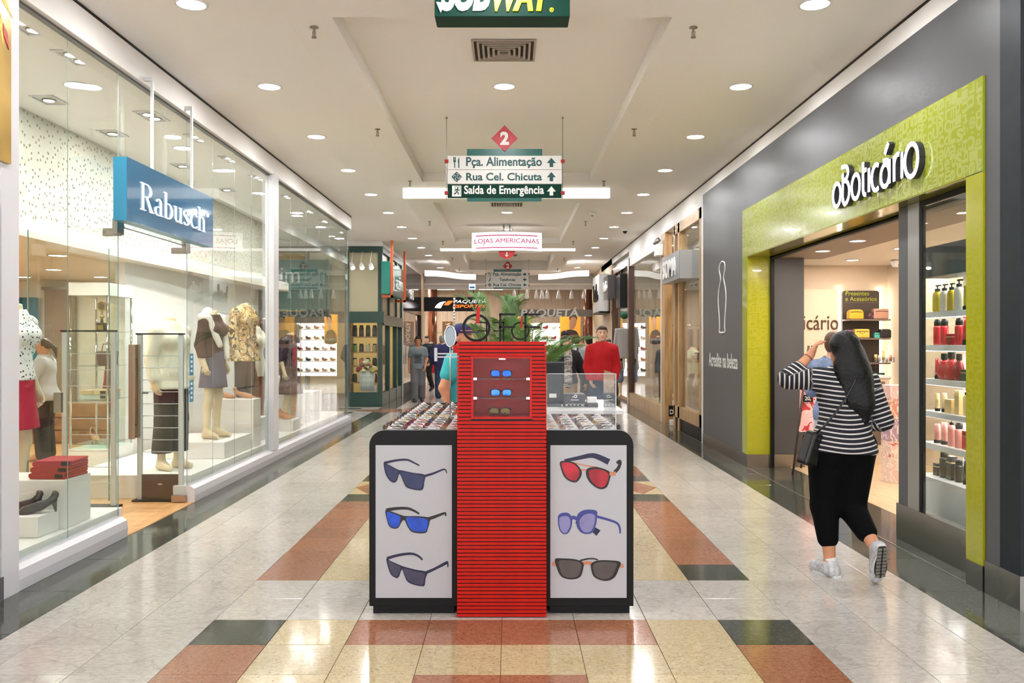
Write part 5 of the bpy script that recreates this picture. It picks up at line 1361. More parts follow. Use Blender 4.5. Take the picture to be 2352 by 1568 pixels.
# outline and slogan on the charcoal wall
PRT = pm('white print', C(222, 222, 220), .5)
o_ = [(0, 1), (.5, .97), (.62, .9), (.55, .85), (.38, .8), (.36, .74), (.7, .62), (.85, .5), (.8, .38), (.62, .22), (.55, .08), (.62, .02), (.45, 0), (0, 0)]
ya, za, zb = 12.02, 1.675, 2.655
out = [(RX - .003, ya - .26 * p[0], za + (zb - za) * p[1]) for p in spline(o_, 4, False)] + [(RX - .003, ya + .26 * p[0], za + (zb - za) * p[1]) for p in reversed(spline(o_, 4, False))]
tag(MB().tube(out, .011, 6, closed=True).build('bottle_outline', PRT), 'white outline of a slender bottle on the charcoal wall', 'wall graphic')
lettering('slogan', 'Acredite na beleza', PRT, (RX - .0005, 12.84, 1.19), (0, -1, 0), (0, 0, 1), width=1.62, height=.2, depth=.002, bold=.008)
tag(bpy.data.objects['slogan'], 'white slogan lettering low on the charcoal wall', 'lettering')
# inside: recess panels, column, window
struct(box('wall_recess', CHAR, (3.24, 3.62, 10.73, 10.9, .16, 2.6)), 'charcoal recess panel beside the entrance'); struct(box('trim_8', BLACK, (3.2, 3.24, 10.68, 10.9, 0, 2.6)), 'black door track post'); struct(box('baseboard_recess', STEEL, (3.24, 3.63, 10.72, 10.9, 0, .16)), 'steel kick plate of the recess')
struct(box('trim_9', BLACK, (3.2, 3.25, 5.6, 10.7, 2.56, 2.6)), 'black track above the entrance')
ST2 = pm('satin steel grey', C(150, 148, 144), .3, .3)
col = struct(box('wall_column', CHAR, (3.06, 3.11, 6.68, 6.86, .28, 2.59)), 'charcoal column between entrance and window'); box('steel_strip', ST2, (3.05, 3.10, 6.5, 6.68, .28, 2.59), col); box('column_base', STEEL, (3.045, 3.12, 6.5, 6.87, 0, .28), col)
struct(box('baseboard_window', STEEL, (3.045, 3.12, 5.3, 6.5, 0, .28)), 'steel base under the product window')
wd2 = struct(box('window_6', BLACK, (3.055, 3.085, 6.465, 6.5, .28, 2.59)), 'product window with shelves behind the glass'); box('head', BLACK, (3.055, 3.085, 5.5, 6.465, 2.55, 2.59), wd2)
box('pane', GLASS, (3.062, 3.074, 5.72, 6.463, .285, 2.548), wd2); box('pane', GLASS, (3.062, 3.074, 5.4, 5.714, .285, 2.548), wd2); box('joint', GEDGE, (3.061, 3.075, 5.714, 5.72, .285, 2.548), wd2)
INW = pm('shop interior wall', C(226, 208, 186), .6, noise=(2, .03))
struct(box('wall_cosmetics_back', INW, (3.62, 5.3, 12.0, 12.15, 0, 2.75)), 'cream back wall of the cosmetics shop'); struct(box('wall_cosmetics_side', INW, (5.2, 5.35, 5.3, 12.0, 0, 2.75)), 'cream side wall of the cosmetics shop')
struct(box('wall_cosmetics_near', INW, (3.1, 5.3, 5.22, 5.3, 0, 2.75)), 'near wall of the cosmetics shop')
struct(box('ceiling_cosmetics', pm('shop ceiling cream', C(232, 222, 208), .7), (3.62, 5.3, 5.3, 12.1, 2.6, 2.75)), 'cream ceiling of the cosmetics shop'); struct(box('ceiling_entrance', pm('taupe ceiling', C(150, 132, 116), .6), (3.2, 3.9, 5.3, 10.9, 2.58, 2.602)), 'taupe ceiling strip behind the entrance')
dc = None
for k, (x, y) in enumerate(((3.55, 9.9), (3.55, 8.9), (3.55, 7.6), (4.4, 11.2), (4.4, 9.8), (4.4, 8.2), (4.9, 10.6), (4.9, 9.0), (4.5, 6.6), (3.55, 6.1))):
    lab = 'round lamp in the cosmetics shop ceiling, %s' % ['by the far jamb', 'above the middle of the entrance', 'beside the column', 'above the lit wall sign', 'above the service counter', 'above the doorway customer', 'close to the gift shelves', 'near the side wall', 'behind the product shelves', 'above the product window'][k]
    z = 2.58 if x < 3.9 else 2.6
    if dc is None: dc = downlight(lab, (x, y, z), .075, COSM_W, 'cosmetics shop lamps', col=(1, .88, .74))
    else: dup(dc, (x, y, z), label=lab)
t = thing('ceiling_speaker', 'round white ceiling speaker box in the cosmetics shop', 'speaker', (4.98, 11.2, 2.6)); MB().lathe([(.09, 0), (.09, -.03), (.06, -.09)], (0, 0, 0), 16).build('housing', WHITEG, t, True); box('grille', BLACK, (-.02, .02, -.07, -.06, -.08, -.06), t)
t = thing('lit_wall_sign', 'backlit cream panel with dark shop lettering inside the cosmetics shop', 'sign', (4.4, 11.96, 1.0), world=True)
box('panel', pm('sign panel cream', C(236, 220, 196), .5), (3.7, 4.5, 11.95, 11.99, .1, 2.27), t); GLOW = pm('sign back light', (1, .9, .75, 1), emit=(1, .88, .72, 1), es=3)
box('glow_strip', GLOW, (4.515, 4.54, 11.96, 11.995, .1, 2.3), t)
a = at(1846, 758, 11.9); DKB = pm('dark bronze letter', C(92, 62, 40), .4)
lettering('letters', 'Boticário', DKB, (4.505, 11.905, at(0, 757, 11.9).z), (-1, 0, 0), (0, 0, 1), width=.1, depth=.01, parent=t); bpy.data.objects.remove(bpy.data.objects['letters'])
lettering('letters', 'oBoticário', DKB, (4.47 - .9, 11.949, at(0, 757, 11.9).z), (1, 0, 0), (0, 0, 1), width=.93, height=.2, depth=.012, parent=t)
# gift shelf unit
DK = pm('dark taupe board', C(70, 60, 54), .5, noise=(6, .05)); DKS = pm('shelf taupe', C(112, 98, 88), .4)
gx0, gx1, gy = at(1944, 0, 11.8).x, at(2030, 0, 11.8).x, 11.8
t = thing('gift_shelf', 'dark gift shelf unit with a rounded green-lettered header', 'shelf', ((gx0 + gx1) / 2, gy + .1, 0), world=True)
MB().prism(rrect(gx0, gx1, .02, at(0, 666, gy).z, .04, 5, (0, 0, 1, 1)), 'y', gy + .14, gy + .18).build('back', DK, t)
lettering('header_letters', 'Presentes\ne Acessórios', pm('lime letter', C(190, 200, 60), .5), (gx0 + .04, gy + .137, at(0, 690, gy).z), (1, 0, 0), (0, 0, 1), width=.43, height=.135, depth=.003, parent=t, lines=.9)
gz = [at(0, v, gy).z for v in (733, 776, 832, 866)]
for z in gz: box('shelf', DKS, (gx0, gx1 + .04, gy - .12, gy + .14, z - .022, z), t)
box('side_glow', GLOW, (gx1 + .012, gx1 + .03, gy + .13, gy + .2, .3, 2.3), t)
for z in (2.08, 1.7, 1.2): box('back_board', DKS, (gx0 + .02, gx1 - .02, gy + .136, gy + .1395, z, z + .006), t)
def pouch(label, x, z, w_, h_, mat, top=None, round_=.4, name='cosmetic_pouch', d=.1):
    t = thing(name, label, 'pouch', (x, gy - .02, z + .001), 0)
    MB().prism(rrect(-w_ / 2, w_ / 2, 0, h_, min(w_, h_) * round_, 6, (0, 0, 1, 1)), 'y', -d / 2, d / 2).build('body', mat, t, bevel=.012)
    MB().tube([(-w_ * .4, -d / 2 - .002, h_ * .72), (0, -d / 2 - .004, h_ * .78), (w_ * .4, -d / 2 - .002, h_ * .72)], .004, 5).build('zip', top or DK, t, True)
    return t
pouch('striped teal and orange toiletry bag on the top gift shelf', gx0 + .11, gz[0], .2, .13, pattern('striped bag', [(0, C(230, 170, 40)), (.25, C(150, 90, 170)), (.45, C(226, 110, 90)), (.7, C(120, 190, 180))], 1.6, 'wave', .6, stretch=(0, 0, 9)))
pouch('rose gold pouch on the top gift shelf', gx1 - .06, gz[0], .2, .14, pm('rose gold', C(206, 160, 140), .25, .4), round_=.1); pouch('small dark patterned pouch on the top gift shelf', gx1 - .17, gz[0], .11, .09, pattern('pouch print', [(0, C(40, 30, 36)), (.5, C(150, 90, 100)), (.6, C(40, 30, 36))], 30), d=.06)
b_ = pouch('yellow pouch with a little face on the second gift shelf', gx0 + .19, gz[1], .2, .12, pm('yellow cloth', C(240, 196, 84), .5), round_=.15)
for q in (-1, 1): MB().ell((q * .03, -.052, .07), (.006, .004, .006), 8, 5).build('eye_dot', DARK, b_)
MB().ell((0, -.053, .055), (.014, .006, .008), 8, 5).build('nose_patch', pm('orange felt', C(226, 150, 40), .6), b_)
pouch('black handbag at the end of the second gift shelf', gx1 + .0, gz[1], .15, .12, PBLK, round_=.3); pouch('turquoise card box on the second gift shelf', gx1 - .1, gz[1], .08, .07, pm('turquoise card', C(90, 200, 186), .5), round_=.02, name='gift_box', d=.05); pouch('purple bag on the second gift shelf', gx0 + .03, gz[1], .08, .11, pm('purple cloth', C(120, 70, 130), .5), round_=.2)
pouch('green card box on the lowest gift shelf', gx1 - .04, gz[3], .07, .06, pm('green card', C(40, 120, 70), .5), round_=.02, name='gift_box', d=.05)
# ---- bottles
def bottle(label, loc, col, kind, h, w_, rz=0, cap=None, group=None):
    key = 'bottle %s' % (col,)
    mat = pm('plastic %d_%d_%d' % tuple(int(c * 255) for c in col[:3]), col, .22); cap = cap or BLACK
    t = thing('cosmetic_bottle', label, 'bottle', loc, rz, group)
    if kind == 'pump':
        MB().lathe([(w_ * .45, 0), (w_ * .5, .01), (w_ * .5, h * .62), (w_ * .42, h * .72), (w_ * .2, h * .76)], (0, 0, 0), 14, 1, .7).build('flask', mat, t, True); MB().cyl((0, 0, h * .76), (0, 0, h * .86), w_ * .22, n=10).build('cap', cap, t)
        m = MB().cyl((0, 0, h * .86), (0, 0, h * .95), w_ * .06, n=8); m.box(-w_ * .45, w_ * .15, -w_ * .1, w_ * .1, h * .95, h); m.build('pump_head', cap, t)
    elif kind == 'spray':
        MB().lathe([(w_ * .45, 0), (w_ * .5, .01), (w_ * .5, h * .66), (w_ * .42, h * .74)], (0, 0, 0), 14).build('flask', mat, t, True); MB().lathe([(w_ * .42, h * .74), (w_ * .42, h * .9), (w_ * .3, h)], (0, 0, 0), 14).build('cap', cap, t, True)
    elif kind == 'tube':
        MB().lathe([(w_ * .5, h * .16), (w_ * .5, h * .5), (w_ * .46, h)], (0, 0, 0), 14, 1, .55).build('flask', mat, t, True); MB().cyl((0, 0, 0), (0, 0, h * .16), w_ * .4, n=12).build('cap', cap, t)
    elif kind == 'round':
        MB().lathe([(w_ * .4, 0), (w_ * .55, h * .1), (w_ * .58, h * .4), (w_ * .4, h * .66), (w_ * .16, h * .76)], (0, 0, 0), 16, 1, .6).build('flask', mat, t, True); MB().cyl((0, 0, h * .76), (0, 0, h), w_ * .2, n=12).build('cap', cap, t)
    else:
        MB().box(-w_ / 2, w_ / 2, -w_ * .3, w_ * .3, 0, h).build('carton', mat, t, bevel=.002); box('carton_band', cap, (-w_ * .505, w_ * .505, -w_ * .305, w_ * .305, h * .7, h * .76), t)
    return t
SX0, SX1 = 3.36, 3.62; SY0_, SY1_ = 5.45, 7.14
t = thing('product_shelf', 'white lit product shelves behind the shop window', 'shelf', (3.5, 6.3, 0), world=True)
SHW = pm('shelf white', C(236, 234, 232), .35); SHL = pm('shelf underlight', (1, 1, 1, 1), emit=(1, .95, .92, 1), es=3.0); SHL.cycles.emission_sampling = 'NONE'
box('cabinet', SHW, (SX0 - .04, SX1, SY0_, SY1_, .003, .474), t); box('back', SHW, (SX1, SX1 + .03, SY0_, SY1_ - .18, .474, 2.3), t)
szs = [1.784, 1.52, 1.249, .99, .735]
for z in szs:
    s_ = box('shelf', SHW, (SX0, SX1, SY0_, SY1_, z - .045, z), t); box('underlight', SHL, (SX0 + .02, SX0 + .04, SY0_ + .05, SY1_ - .05, z - .049, z - .045), s_)
def fill_strip(parent, loc, sx, sy, watts, col=(1, .95, .9)):
    key = ('strip', sx, sy, watts)
    if key not in BULBS:
        ld = bpy.data.lights.new('bulb', 'AREA'); ld.shape = 'RECTANGLE'; ld.size = sx; ld.size_y = sy; ld.energy = watts; ld.color = col; BULBS[key] = ld
    o = bpy.data.objects.new('bulb', BULBS[key]); COL.objects.link(o); o.parent = parent; o.location = Vector(loc) - offset_of(parent)
    return o
for z in szs + [2.06]: fill_strip(t, (SX0 + .1, 6.5, z - .052), .06, 1.1, 1.6)  # strip lamps added to brighten the dark product window
box('header', CHAR, (SX0 - .02, SX1 - .05, SY0_, SY1_ - .05, 2.06, 2.3), t); box('back_light', SHL, (SX1 - .004, SX1 - .001, SY1_ - .4, SY1_ - .3, .5, 2.05), t)
YL, WH, RD, DR, PK, CRM, BKC, GNC = C(224, 196, 40), C(236, 232, 220), C(190, 24, 44), C(130, 16, 34), C(226, 150, 140), C(230, 200, 140), C(34, 32, 34), C(24, 70, 62)
rows = [(szs[0], 'top shelf', [(YL, 'pump', .2, .085), (WH, 'pump', .2, .08), (YL, 'pump', .2, .075), (WH, 'pump', .22, .08), (YL, 'tube', .17, .06), (WH, 'tube', .18, .06)], BKC),
        (szs[1], 'second shelf', [(RD, 'spray', .19, .055), (RD, 'spray', .19, .055), (DR, 'box', .08, .07), (RD, 'spray', .19, .055), (RD, 'tube', .23, .07), (RD, 'pump', .2, .065), (DR, 'box', .09, .06)], BKC),
        (szs[2], 'third shelf', [(RD, 'tube', .15, .05), (RD, 'round', .19, .11), (RD, 'round', .2, .12), (DR, 'round', .19, .09), (GNC, 'box', .08, .07), (RD, 'pump', .2, .07)], BKC),
        (szs[3], 'fourth shelf', [(CRM, 'tube', .13, .045), (CRM, 'tube', .14, .05), (CRM, 'box', .1, .09), (CRM, 'box', .17, .06), (CRM, 'pump', .19, .06), (CRM, 'box', .15, .07)], BKC),
        (szs[4], 'fifth shelf', [(PK, 'tube', .14, .06), (PK, 'tube', .16, .06), (PK, 'pump', .2, .065), (PK, 'spray', .18, .055), (RD, 'box', .13, .06), (PK, 'box', .12, .07)], BKC),
        (.474, 'white base cabinet', [(BKC, 'box', .09, .06), (BKC, 'spray', .2, .065), (BKC, 'box', .17, .07), (BKC, 'spray', .16, .055), (BKC, 'tube', .19, .06), (BKC, 'spray', .18, .06), (BKC, 'box', .15, .07)], BKC)]
cn = {id(YL): 'yellow', id(WH): 'white', id(RD): 'red', id(DR): 'dark red', id(PK): 'pink', id(CRM): 'cream', id(BKC): 'black', id(GNC): 'dark green'}
kn = {'pump': 'pump bottle', 'spray': 'capped bottle', 'tube': 'standing tube', 'round': 'rounded flask', 'box': 'small carton'}
for z, nm, its, cap in rows:
    for k, (c_, kd, h_, w_) in enumerate(its):
        y = 6.99 - .112 * k; h_ *= 1.08; w_ *= 1.15
        bottle('%s %s on the %s of the window, %s from the far end' % (cn[id(c_)], kn[kd], nm, ORD[k]), (SX0 + .07, y, z + .001), c_, kd, h_, w_, R(90), None if kd != 'box' else pm('carton band', C(200, 170, 120), .4), 'cosmetics in the shop window')
    for k in range(5):
        pass
# ---- counter with drawers, basket, stacked gift boxes, easel
t = thing('service_counter', 'pale counter with taupe rounded drawer fronts in the cosmetics shop', 'counter', (4.45, 11.1, 0), world=True)
cx0, cx1 = at(1905, 0, 11.0).x, at(2043, 0, 11.0).x; ctz = at(0, 868, 11.0).z
box('body', INW, (cx0, cx1, 11.0, 11.6, .003, ctz), t); box('top', WHITEG, (cx0 - .02, cx1 + .02, 10.98, 11.62, ctz, ctz + .03), t)
for k in range(3):
    z0 = .25 + k * (ctz - .28) / 3; box('drawer', DKS, (cx0 + .08, cx1 - .06, 10.985, 11.0, z0, z0 + (ctz - .28) / 3 - .012), t, .006)
t = thing('product_basket', 'clear basket of cream tubes on the gift shelf', 'basket', (gx1 - .03, gy - .05, gz[2] + .001), world=False)
m = MB(); m.box(-.13, .13, -.06, .06, 0, .006); m.box(-.13, .13, -.06, -.055, .006, .07); m.box(-.13, -.125, -.055, .06, .006, .07); m.box(.125, .13, -.055, .06, .006, .07); m.build('tray', glass('basket glass', (.8, .82, .84, 1)), t)
for k in range(5): bottle('cream tube in the clear basket, %s from the left' % ORD[k], (gx1 - .13 + .05 * k, gy - .05, gz[2] + .009), [CRM, WH, CRM, WH, PK][k], 'tube', [.1, .09, .15, .07, .09][k], .04, 0, WHITEG, 'tubes in the clear basket')
xb_ = at(2053, 0, 9.6).x
for k, (h_, c_) in enumerate(((.46, C(226, 196, 186)), (.26, C(176, 150, 176)), (.2, C(214, 150, 130)), (.15, C(228, 190, 190)))):
    z = .003 + sum(q for q in (.46, .26, .2, .15)[:k])
    t = thing('gift_carton', 'patterned pastel gift carton, %s from the floor in the stack by the column' % ORD[k], 'carton', (xb_ + .06, 9.6, z), 0, 'stack of gift cartons')
    MB().box(-.15, .15, -.12, .12, 0, h_ - .002).build('carton', pattern('carton print %d' % k, [(0, c_), (.5, C(240, 226, 214)), (.58, c_), (.66, C(200, 90, 80)), (.7, c_)], 9), t, bevel=.003); box('label', WHITE, (-.08, .02, -.1215, -.1205, h_ * .3, h_ * .6), t)
t = thing('poster_easel', 'pink flower poster with a price tag on a dark easel at the entrance', 'easel', (3.62, 10.4, .003), world=True)
ya = 10.2; a = at(1838, 860, ya); b = at(1880, 990, ya)
PINK = pattern('pink flower print', [(0, C(236, 170, 170)), (.5, C(240, 190, 186)), (.56, C(190, 40, 50)), (.66, C(236, 160, 160)), (.72, C(250, 230, 226))], 7, 'noise', 1.0)
m = MB(); m.obox(((a.x + b.x) / 2 + .08, ya - .02, (a.z + b.z) / 2), (.2, 0, 0), (0, .006, .0), (.03, .06, .33)); m.build('poster', PINK, t)
box('price_tag', BLACK, (a.x + .02, a.x + .13, ya - .05, ya - .045, at(0, 922, ya).z, at(0, 906, ya).z), t)
lettering('price', '20,', PRT, (a.x + .035, ya - .05, at(0, 921, ya).z + .005), (1, 0, 0), (0, 0, 1), height=.055, depth=.002, parent=t, bold=.02)
for (x0, x1, y0, y1) in ((a.x - .12, a.x + .1, ya - .1, ya), (b.x + .28, b.x + .12, ya - .1, ya), (a.x + .16, a.x + .14, ya + .45, ya)): MB().cyl((x0, y0, .003), (x1, y1, 1.5), .014, n=8).build('leg', DK, t, True)
box('ledge', DK, (a.x - .06, b.x + .24, ya - .11, ya - .07, at(0, 992, ya).z - .02, at(0, 992, ya).z), t)

# ================================================================ green corner shop, dark shop behind it
GRN = pm('dark green frame', C(34, 62, 54), .35, noise=(6, .06)); OLV = pm('olive metallic panel', C(176, 168, 140), .3, .25); TEAL = pm('teal sign', C(14, 120, 104), .35, noise=(4, .04)); TEALD = pm('teal sign face', C(62, 118, 116), .12)
ORG = pm('orange bar', C(206, 92, 40), .4, noise=(8, .06)); YLW = pm('warm yellow wall', C(238, 206, 140), .6, noise=(2, .04))
GY, GXW = 20.8, -3.06
gs = struct(box('wall_green_shop', GRN, (-7.5, GXW, GY, GY + .1, 0, .32)), 'dark green plinth and frame of the corner shop')
box('front_plinth', GRN, (GXW - .1, GXW, GY + .1, 24.6, 0, .32), gs); box('top_band', GRN, (-7.5, GXW + .02, GY - .02, GY + .1, 3.68, 3.83), gs); box('top_band', GRN, (GXW - .1, GXW + .02, GY + .1, 24.6, 3.68, 3.83), gs)
box('white_band', WHITE, (-7.5, GXW, GY, GY + .1, 3.83, 3.96), gs); box('white_band', WHITE, (GXW - .1, GXW, GY + .1, 30.6, 3.83, 3.95), gs)
box('beam', GRN, (-7.5, GXW + .04, GY - .04, GY + .1, 2.0, 2.27), gs); box('beam', GRN, (GXW - .1, GXW + .03, GY + .1, 24.6, 1.95, 2.2), gs)
for x in (GXW - .1, -3.95, -4.9, -6.2): box('post', GRN, (x, x + .1, GY - .01, GY + .1, .32, 3.68), gs)
for y in (22.0, 23.4, 24.5): box('post', GRN, (GXW - .1, GXW + .01, y, y + .12, .0, 3.68), gs)
box('upper_panel', OLV, (-4.85, GXW - .1, GY + .02, GY + .05, 2.27, 3.68), gs); box('upper_panel', OLV, (GXW - .07, GXW - .04, GY + .1, 24.5, 2.2, 3.68), gs)
wg = struct(box('window_7', GRN, (-3.86, GXW - .11, GY + .03, GY + .05, .32, .34)), 'corner window of the green shop')
for (a, b) in ((-3.85, GXW - .105), (-4.8, -3.96), (-6.1, -4.82)): box('pane', GLASS, (a, b, GY + .035, GY + .045, .34, 2.0), wg)
for (a, b) in ((GY + .12, 21.98), (23.54, 24.48)): box('pane', GLASS, (GXW - .06, GXW - .05, a, b, .34, 1.95), wg)
struct(box('wall_green_shop_back', YLW, (-7.5, -3.3, 24.4, 24.55, 0, 3.6)), 'warm yellow back wall of the corner shop'); struct(box('wall_green_shop_side', YLW, (-7.6, -7.5, GY, 24.5, 0, 3.6)), 'warm yellow side wall of the corner shop')
struct(box('ceiling_green_shop', YLW, (-7.5, GXW - .1, GY + .1, 24.5, 3.6, 3.68)), 'warm ceiling of the corner shop')
for k, (x, y) in enumerate(((-3.7, 21.9), (-4.9, 22.4), (-3.7, 23.5), (-6.0, 22.2))): downlight('small warm lamp inside the green corner shop, %s' % ['nearest the corner', 'in the middle', 'at the back', 'at the passage end'][k], (x, y, 3.6), .08, 9.0, 'corner shop lamps', col=(1, .82, .52))
t = thing('jar_shelf', 'wooden shelf of jars in the green corner shop window', 'shelf', (-3.6, 21.7, 0), world=True)
WNL = wood('warm shelf wood', C(150, 104, 60), C(180, 132, 84), (3, 3, 10), .4)
jz = [.55, .95, 1.3, 1.68]
for z in jz: box('shelf', WNL, (-3.95, -3.3, 21.55, 21.95, z - .03, z), t)
for x in (-3.98, -3.3): box('upright', WNL, (x, x + .03, 21.55, 21.95, .003, 2.1), t)
JC = [C(60, 44, 34), C(226, 210, 180), C(206, 170, 110), C(200, 80, 50), C(120, 140, 60)]
jr = random.Random(2); jp = {}
for zi, z in enumerate(jz):
    for k in range(4):
        ci = (zi * 2 + k) % 5 if zi < 3 else 0; key = (ci, zi > 2)
        lab = '%s jar in the corner shop, %s shelf up, %s from the passage' % (['dark', 'pale', 'amber', 'red', 'olive'][ci], ORD[zi], ORD[k])
        p = (-3.87 + .165 * k, 21.68, z + .001)
        if key in jp: dup(jp[key], p, label=lab)
        else:
            j = thing('glass_jar', lab, 'jar', p, 0, 'jars in the corner shop'); h_ = .28 if zi > 2 else .2
            MB().lathe([(.055, 0), (.06, .01), (.06, h_ * .75), (.045, h_ * .85)], (0, 0, 0), 12).build('body', pm('jar %d' % ci, JC[ci], .2), j, True); MB().cyl((0, 0, h_ * .85), (0, 0, h_), .048, n=12).build('lid', [BLACK, GLD][ci % 2], j); jp[key] = j
def basket(label, x, y, cols, s=1.0, z=0.003):
    t = thing('flower_basket', label, 'flower basket', (x, y, z)); wm = pm('white wire', C(206, 206, 200), .4)
    for k in range(5):
        r_ = (.17 + .012 * k) * s; MB().tube([(r_ * math.cos(i * math.pi / 8), r_ * .75 * math.sin(i * math.pi / 8), (.02 + .12 * k) * s) for i in range(16)], .006 * s, 5, closed=True).build('wire_ring', wm, t, True)
    for i in range(12): a = i * math.pi / 6; MB().cyl((.17 * s * math.cos(a), .128 * s * math.sin(a), 0), (.218 * s * math.cos(a), .163 * s * math.sin(a), .52 * s), .005 * s, n=5).build('wire', wm, t)
    rr_ = random.Random(hash(label) % 97)
    MB().lathe([(.15 * s, .01), (.2 * s, .48 * s), (.12 * s, .5 * s)], (0, 0, 0), 14, 1, .75).build('liner', WHITE, t, True)
    for i in range(26):
        a = rr_.uniform(0, 6.28); q = rr_.random() ** .5 * .26 * s; hz = (.52 + .28 * (1 - (q / (.26 * s)) ** 2) * rr_.uniform(.7, 1)) * s
        c_ = cols[i % len(cols)]; r_ = .06 * s
        MB().ell((q * math.cos(a), q * .75 * math.sin(a), hz), (r_, r_, r_ * .8), 8, 6).build('flower', pm('flower %d_%d_%d' % tuple(int(255 * v) for v in c_[:3]), c_, .7, noise=(40, .4)), t, True)
basket('white wire basket of red and cream flowers in the corner shop window', at(842, 0, 21.15).x, 21.22, [C(226, 206, 160), C(150, 24, 34), C(206, 170, 96), C(240, 226, 196), C(120, 110, 50)], .95, .34)
basket('smaller basket of orange flowers by the corner shop door', at(893, 0, 22.9).x - .28, 22.75, [C(214, 90, 40), C(220, 150, 50), C(180, 50, 40)], .8)
for k in range(3):
    t = thing('spot_lamp', 'white spotlight above the corner shop window, %s from the passage' % ORD[k], 'spotlight', (-3.75 + .22 * k, GY - .25, 3.4)); MB().cyl((0, 0, 0), (.05, -.08, -.12), .05, .06, 12).build('head', WHITEG, t, True); MB().cyl((0, 0, 0), (0, .24, .3), .01, n=6).build('arm', WHITEG, t, True); MB().cyl((.05, -.08, -.12), (.052, -.083, -.124), .052, n=12).build('lens', LIGHTM, t)
t = thing('hanging_shop_sign', 'teal box sign between two orange bars on the corner shop', 'sign', (-2.95, 21.9, 2.68), world=True)
box('box', TEAL, (-3.05, -2.855, 20.6, 23.2, 2.68, 3.45), t); box('face', TEALD, (-2.855, -2.85, 20.62, 23.18, 2.7, 3.43), t)
for y in (20.72, 23.22): box('orange_bar', ORG, (-2.845, -2.79, y - .04, y + .04, 2.6, 3.95), t)
for z in (2.6,): box('orange_foot', ORG, (-3.05, -2.79, 20.68, 20.76, 2.6, 2.66), t); box('orange_foot', ORG, (-3.05, -2.79, 23.18, 23.26, 2.6, 2.66), t)
lettering('letters', 'azim', PRT, (-2.849, 21.7, 2.87), (0, 1, 0), (0, 0, 1), width=1.3, height=.33, depth=.02, parent=t)
m = MB()
for k in range(6):
    a = k * math.pi / 3; m.tube([(-2.845, 21.25, 3.05), (-2.845, 21.25 + .12 * math.cos(a + .5), 3.05 + .18 * math.sin(a + .5)), (-2.845, 21.25 + .2 * math.cos(a), 3.05 + .3 * math.sin(a))], .012, 5)
m.build('emblem', PRT, t)
t = thing('passage_sign', 'teal panel with white lettering on the passage side of the corner shop', 'sign', (-5.2, 20.7, 2.3), world=True)
box('panel', TEALD, (-6.1, -4.3, 20.68, 20.76, 2.3, 3.5), t); lettering('letters', 'azim', PRT, (-5.9, 20.68, 2.95), (1, 0, 0), (0, 0, 1), width=.9, height=.36, depth=.02, parent=t)
ds = struct(box('wall_dark_shop', BLACKG, (GXW - .15, GXW, 24.75, 29.9, 2.45, 3.83)), 'gloss black fascia of the dark shop'); box('white_post', WHITE, (GXW - .12, GXW + .02, 24.62, 24.72, 0, 3.8), ds); box('plinth', CHARD, (GXW - .1, GXW, 24.75, 29.9, 0, .3), ds); box('post', BLACK, (GXW - .1, GXW + .01, 29.75, 29.9, 0, 2.45), ds)
for (a, b) in ((24.76, 27.2), (27.22, 29.74)): box('pane', GLASS, (GXW - .06, GXW - .05, a, b, .3, 2.45), ds)
lettering('fascia_letters', 'ens', PRT, (GXW + .001, 26.4, 2.85), (0, 1, 0), (0, 0, 1), width=1.0, height=.3, depth=.03, parent=ds)
PKW = pm('pale pink wall', C(226, 206, 200), .6)
struct(box('wall_dark_shop_back', PKW, (-5.2, -5.1, 24.7, 30, 0, 3.6)), 'pale wall inside the dark shop'); struct(box('wall_dark_shop_far', PKW, (-5.1, -3.2, 29.9, 30.05, 0, 3.6)), 'far wall inside the dark shop')
lettering('liquida_letters', 'OTALUAO', BLACK, (-3.6 - 1.2, 29.89, 1.85), (1, 0, 0), (0, 0, 1), width=1.2, height=.25, depth=.01); tag(bpy.data.objects['liquida_letters'], 'black lettering on the pale wall of the dark shop', 'lettering')
downlight('lamp inside the dark shop', (-4.1, 27.0, 3.6), .1, 26.0, 'dark shop lamps'); struct(box('ceiling_dark_shop', CEIL, (-5.2, GXW - .1, 24.6, 30, 3.6, 3.7)), 'ceiling of the dark shop')
for k in range(5):
    t = thing('shoe_shelf', 'shelf board of pink goods in the dark shop, %s from the floor' % ORD[k], 'shelf', (-4.9, 27.5, .4 + .3 * k), world=True); box('board', WHITE, (-5.09, -4.75, 25.2, 29.6, .4 + .3 * k, .43 + .3 * k), t)
    for q in range(9): box('goods', pm('goods %d' % (q % 4), [C(200, 110, 110), C(226, 170, 160), C(170, 60, 70), C(220, 200, 190)][q % 4], .6), (-5.05, -4.8, 25.4 + .45 * q, 25.7 + .45 * q, .43 + .3 * k, .55 + .3 * k), t, .02)

# ================================================================ shoe and sports shop closing the corridor
EY = 30.9
TAUPE = wood('taupe wall boards', C(164, 144, 122), C(184, 164, 142), (9, 9, .6), .5)
eb = struct(box('wall_end', WHITE, (-3.3, 3.2, EY, EY + .25, 3.42, 4.0)), 'white bulkhead above the end shop'); box('bulkhead_lip', CEIL, (-3.3, 3.2, EY - .15, EY, 3.55, 3.62), eb)
we = struct(box('wall_end_back', TAUPE, (-4.5, 4.5, 38.0, 38.15, 0, 3.9)), 'taupe boarded back wall of the end shop')
for k in range(28): box('board', TAUPE, (-4.4 + .31 * k, -4.4 + .31 * k + .298, 37.975, 38.0, 0, 3.9), we)
for nm, b in (('wall_end_left', (-4.7, -4.5, EY, 38.1, 0, 3.9)), ('wall_end_right', (4.5, 4.7, EY, 38.1, 0, 3.9))): struct(box(nm, TAUPE, b), 'taupe side wall of the end shop')
struct(box('ceiling_end', pm('grey shop ceiling', C(150, 140, 130), .7), (-4.5, 4.5, EY + .25, 38.1, 3.75, 3.9)), 'grey ceiling of the end shop')
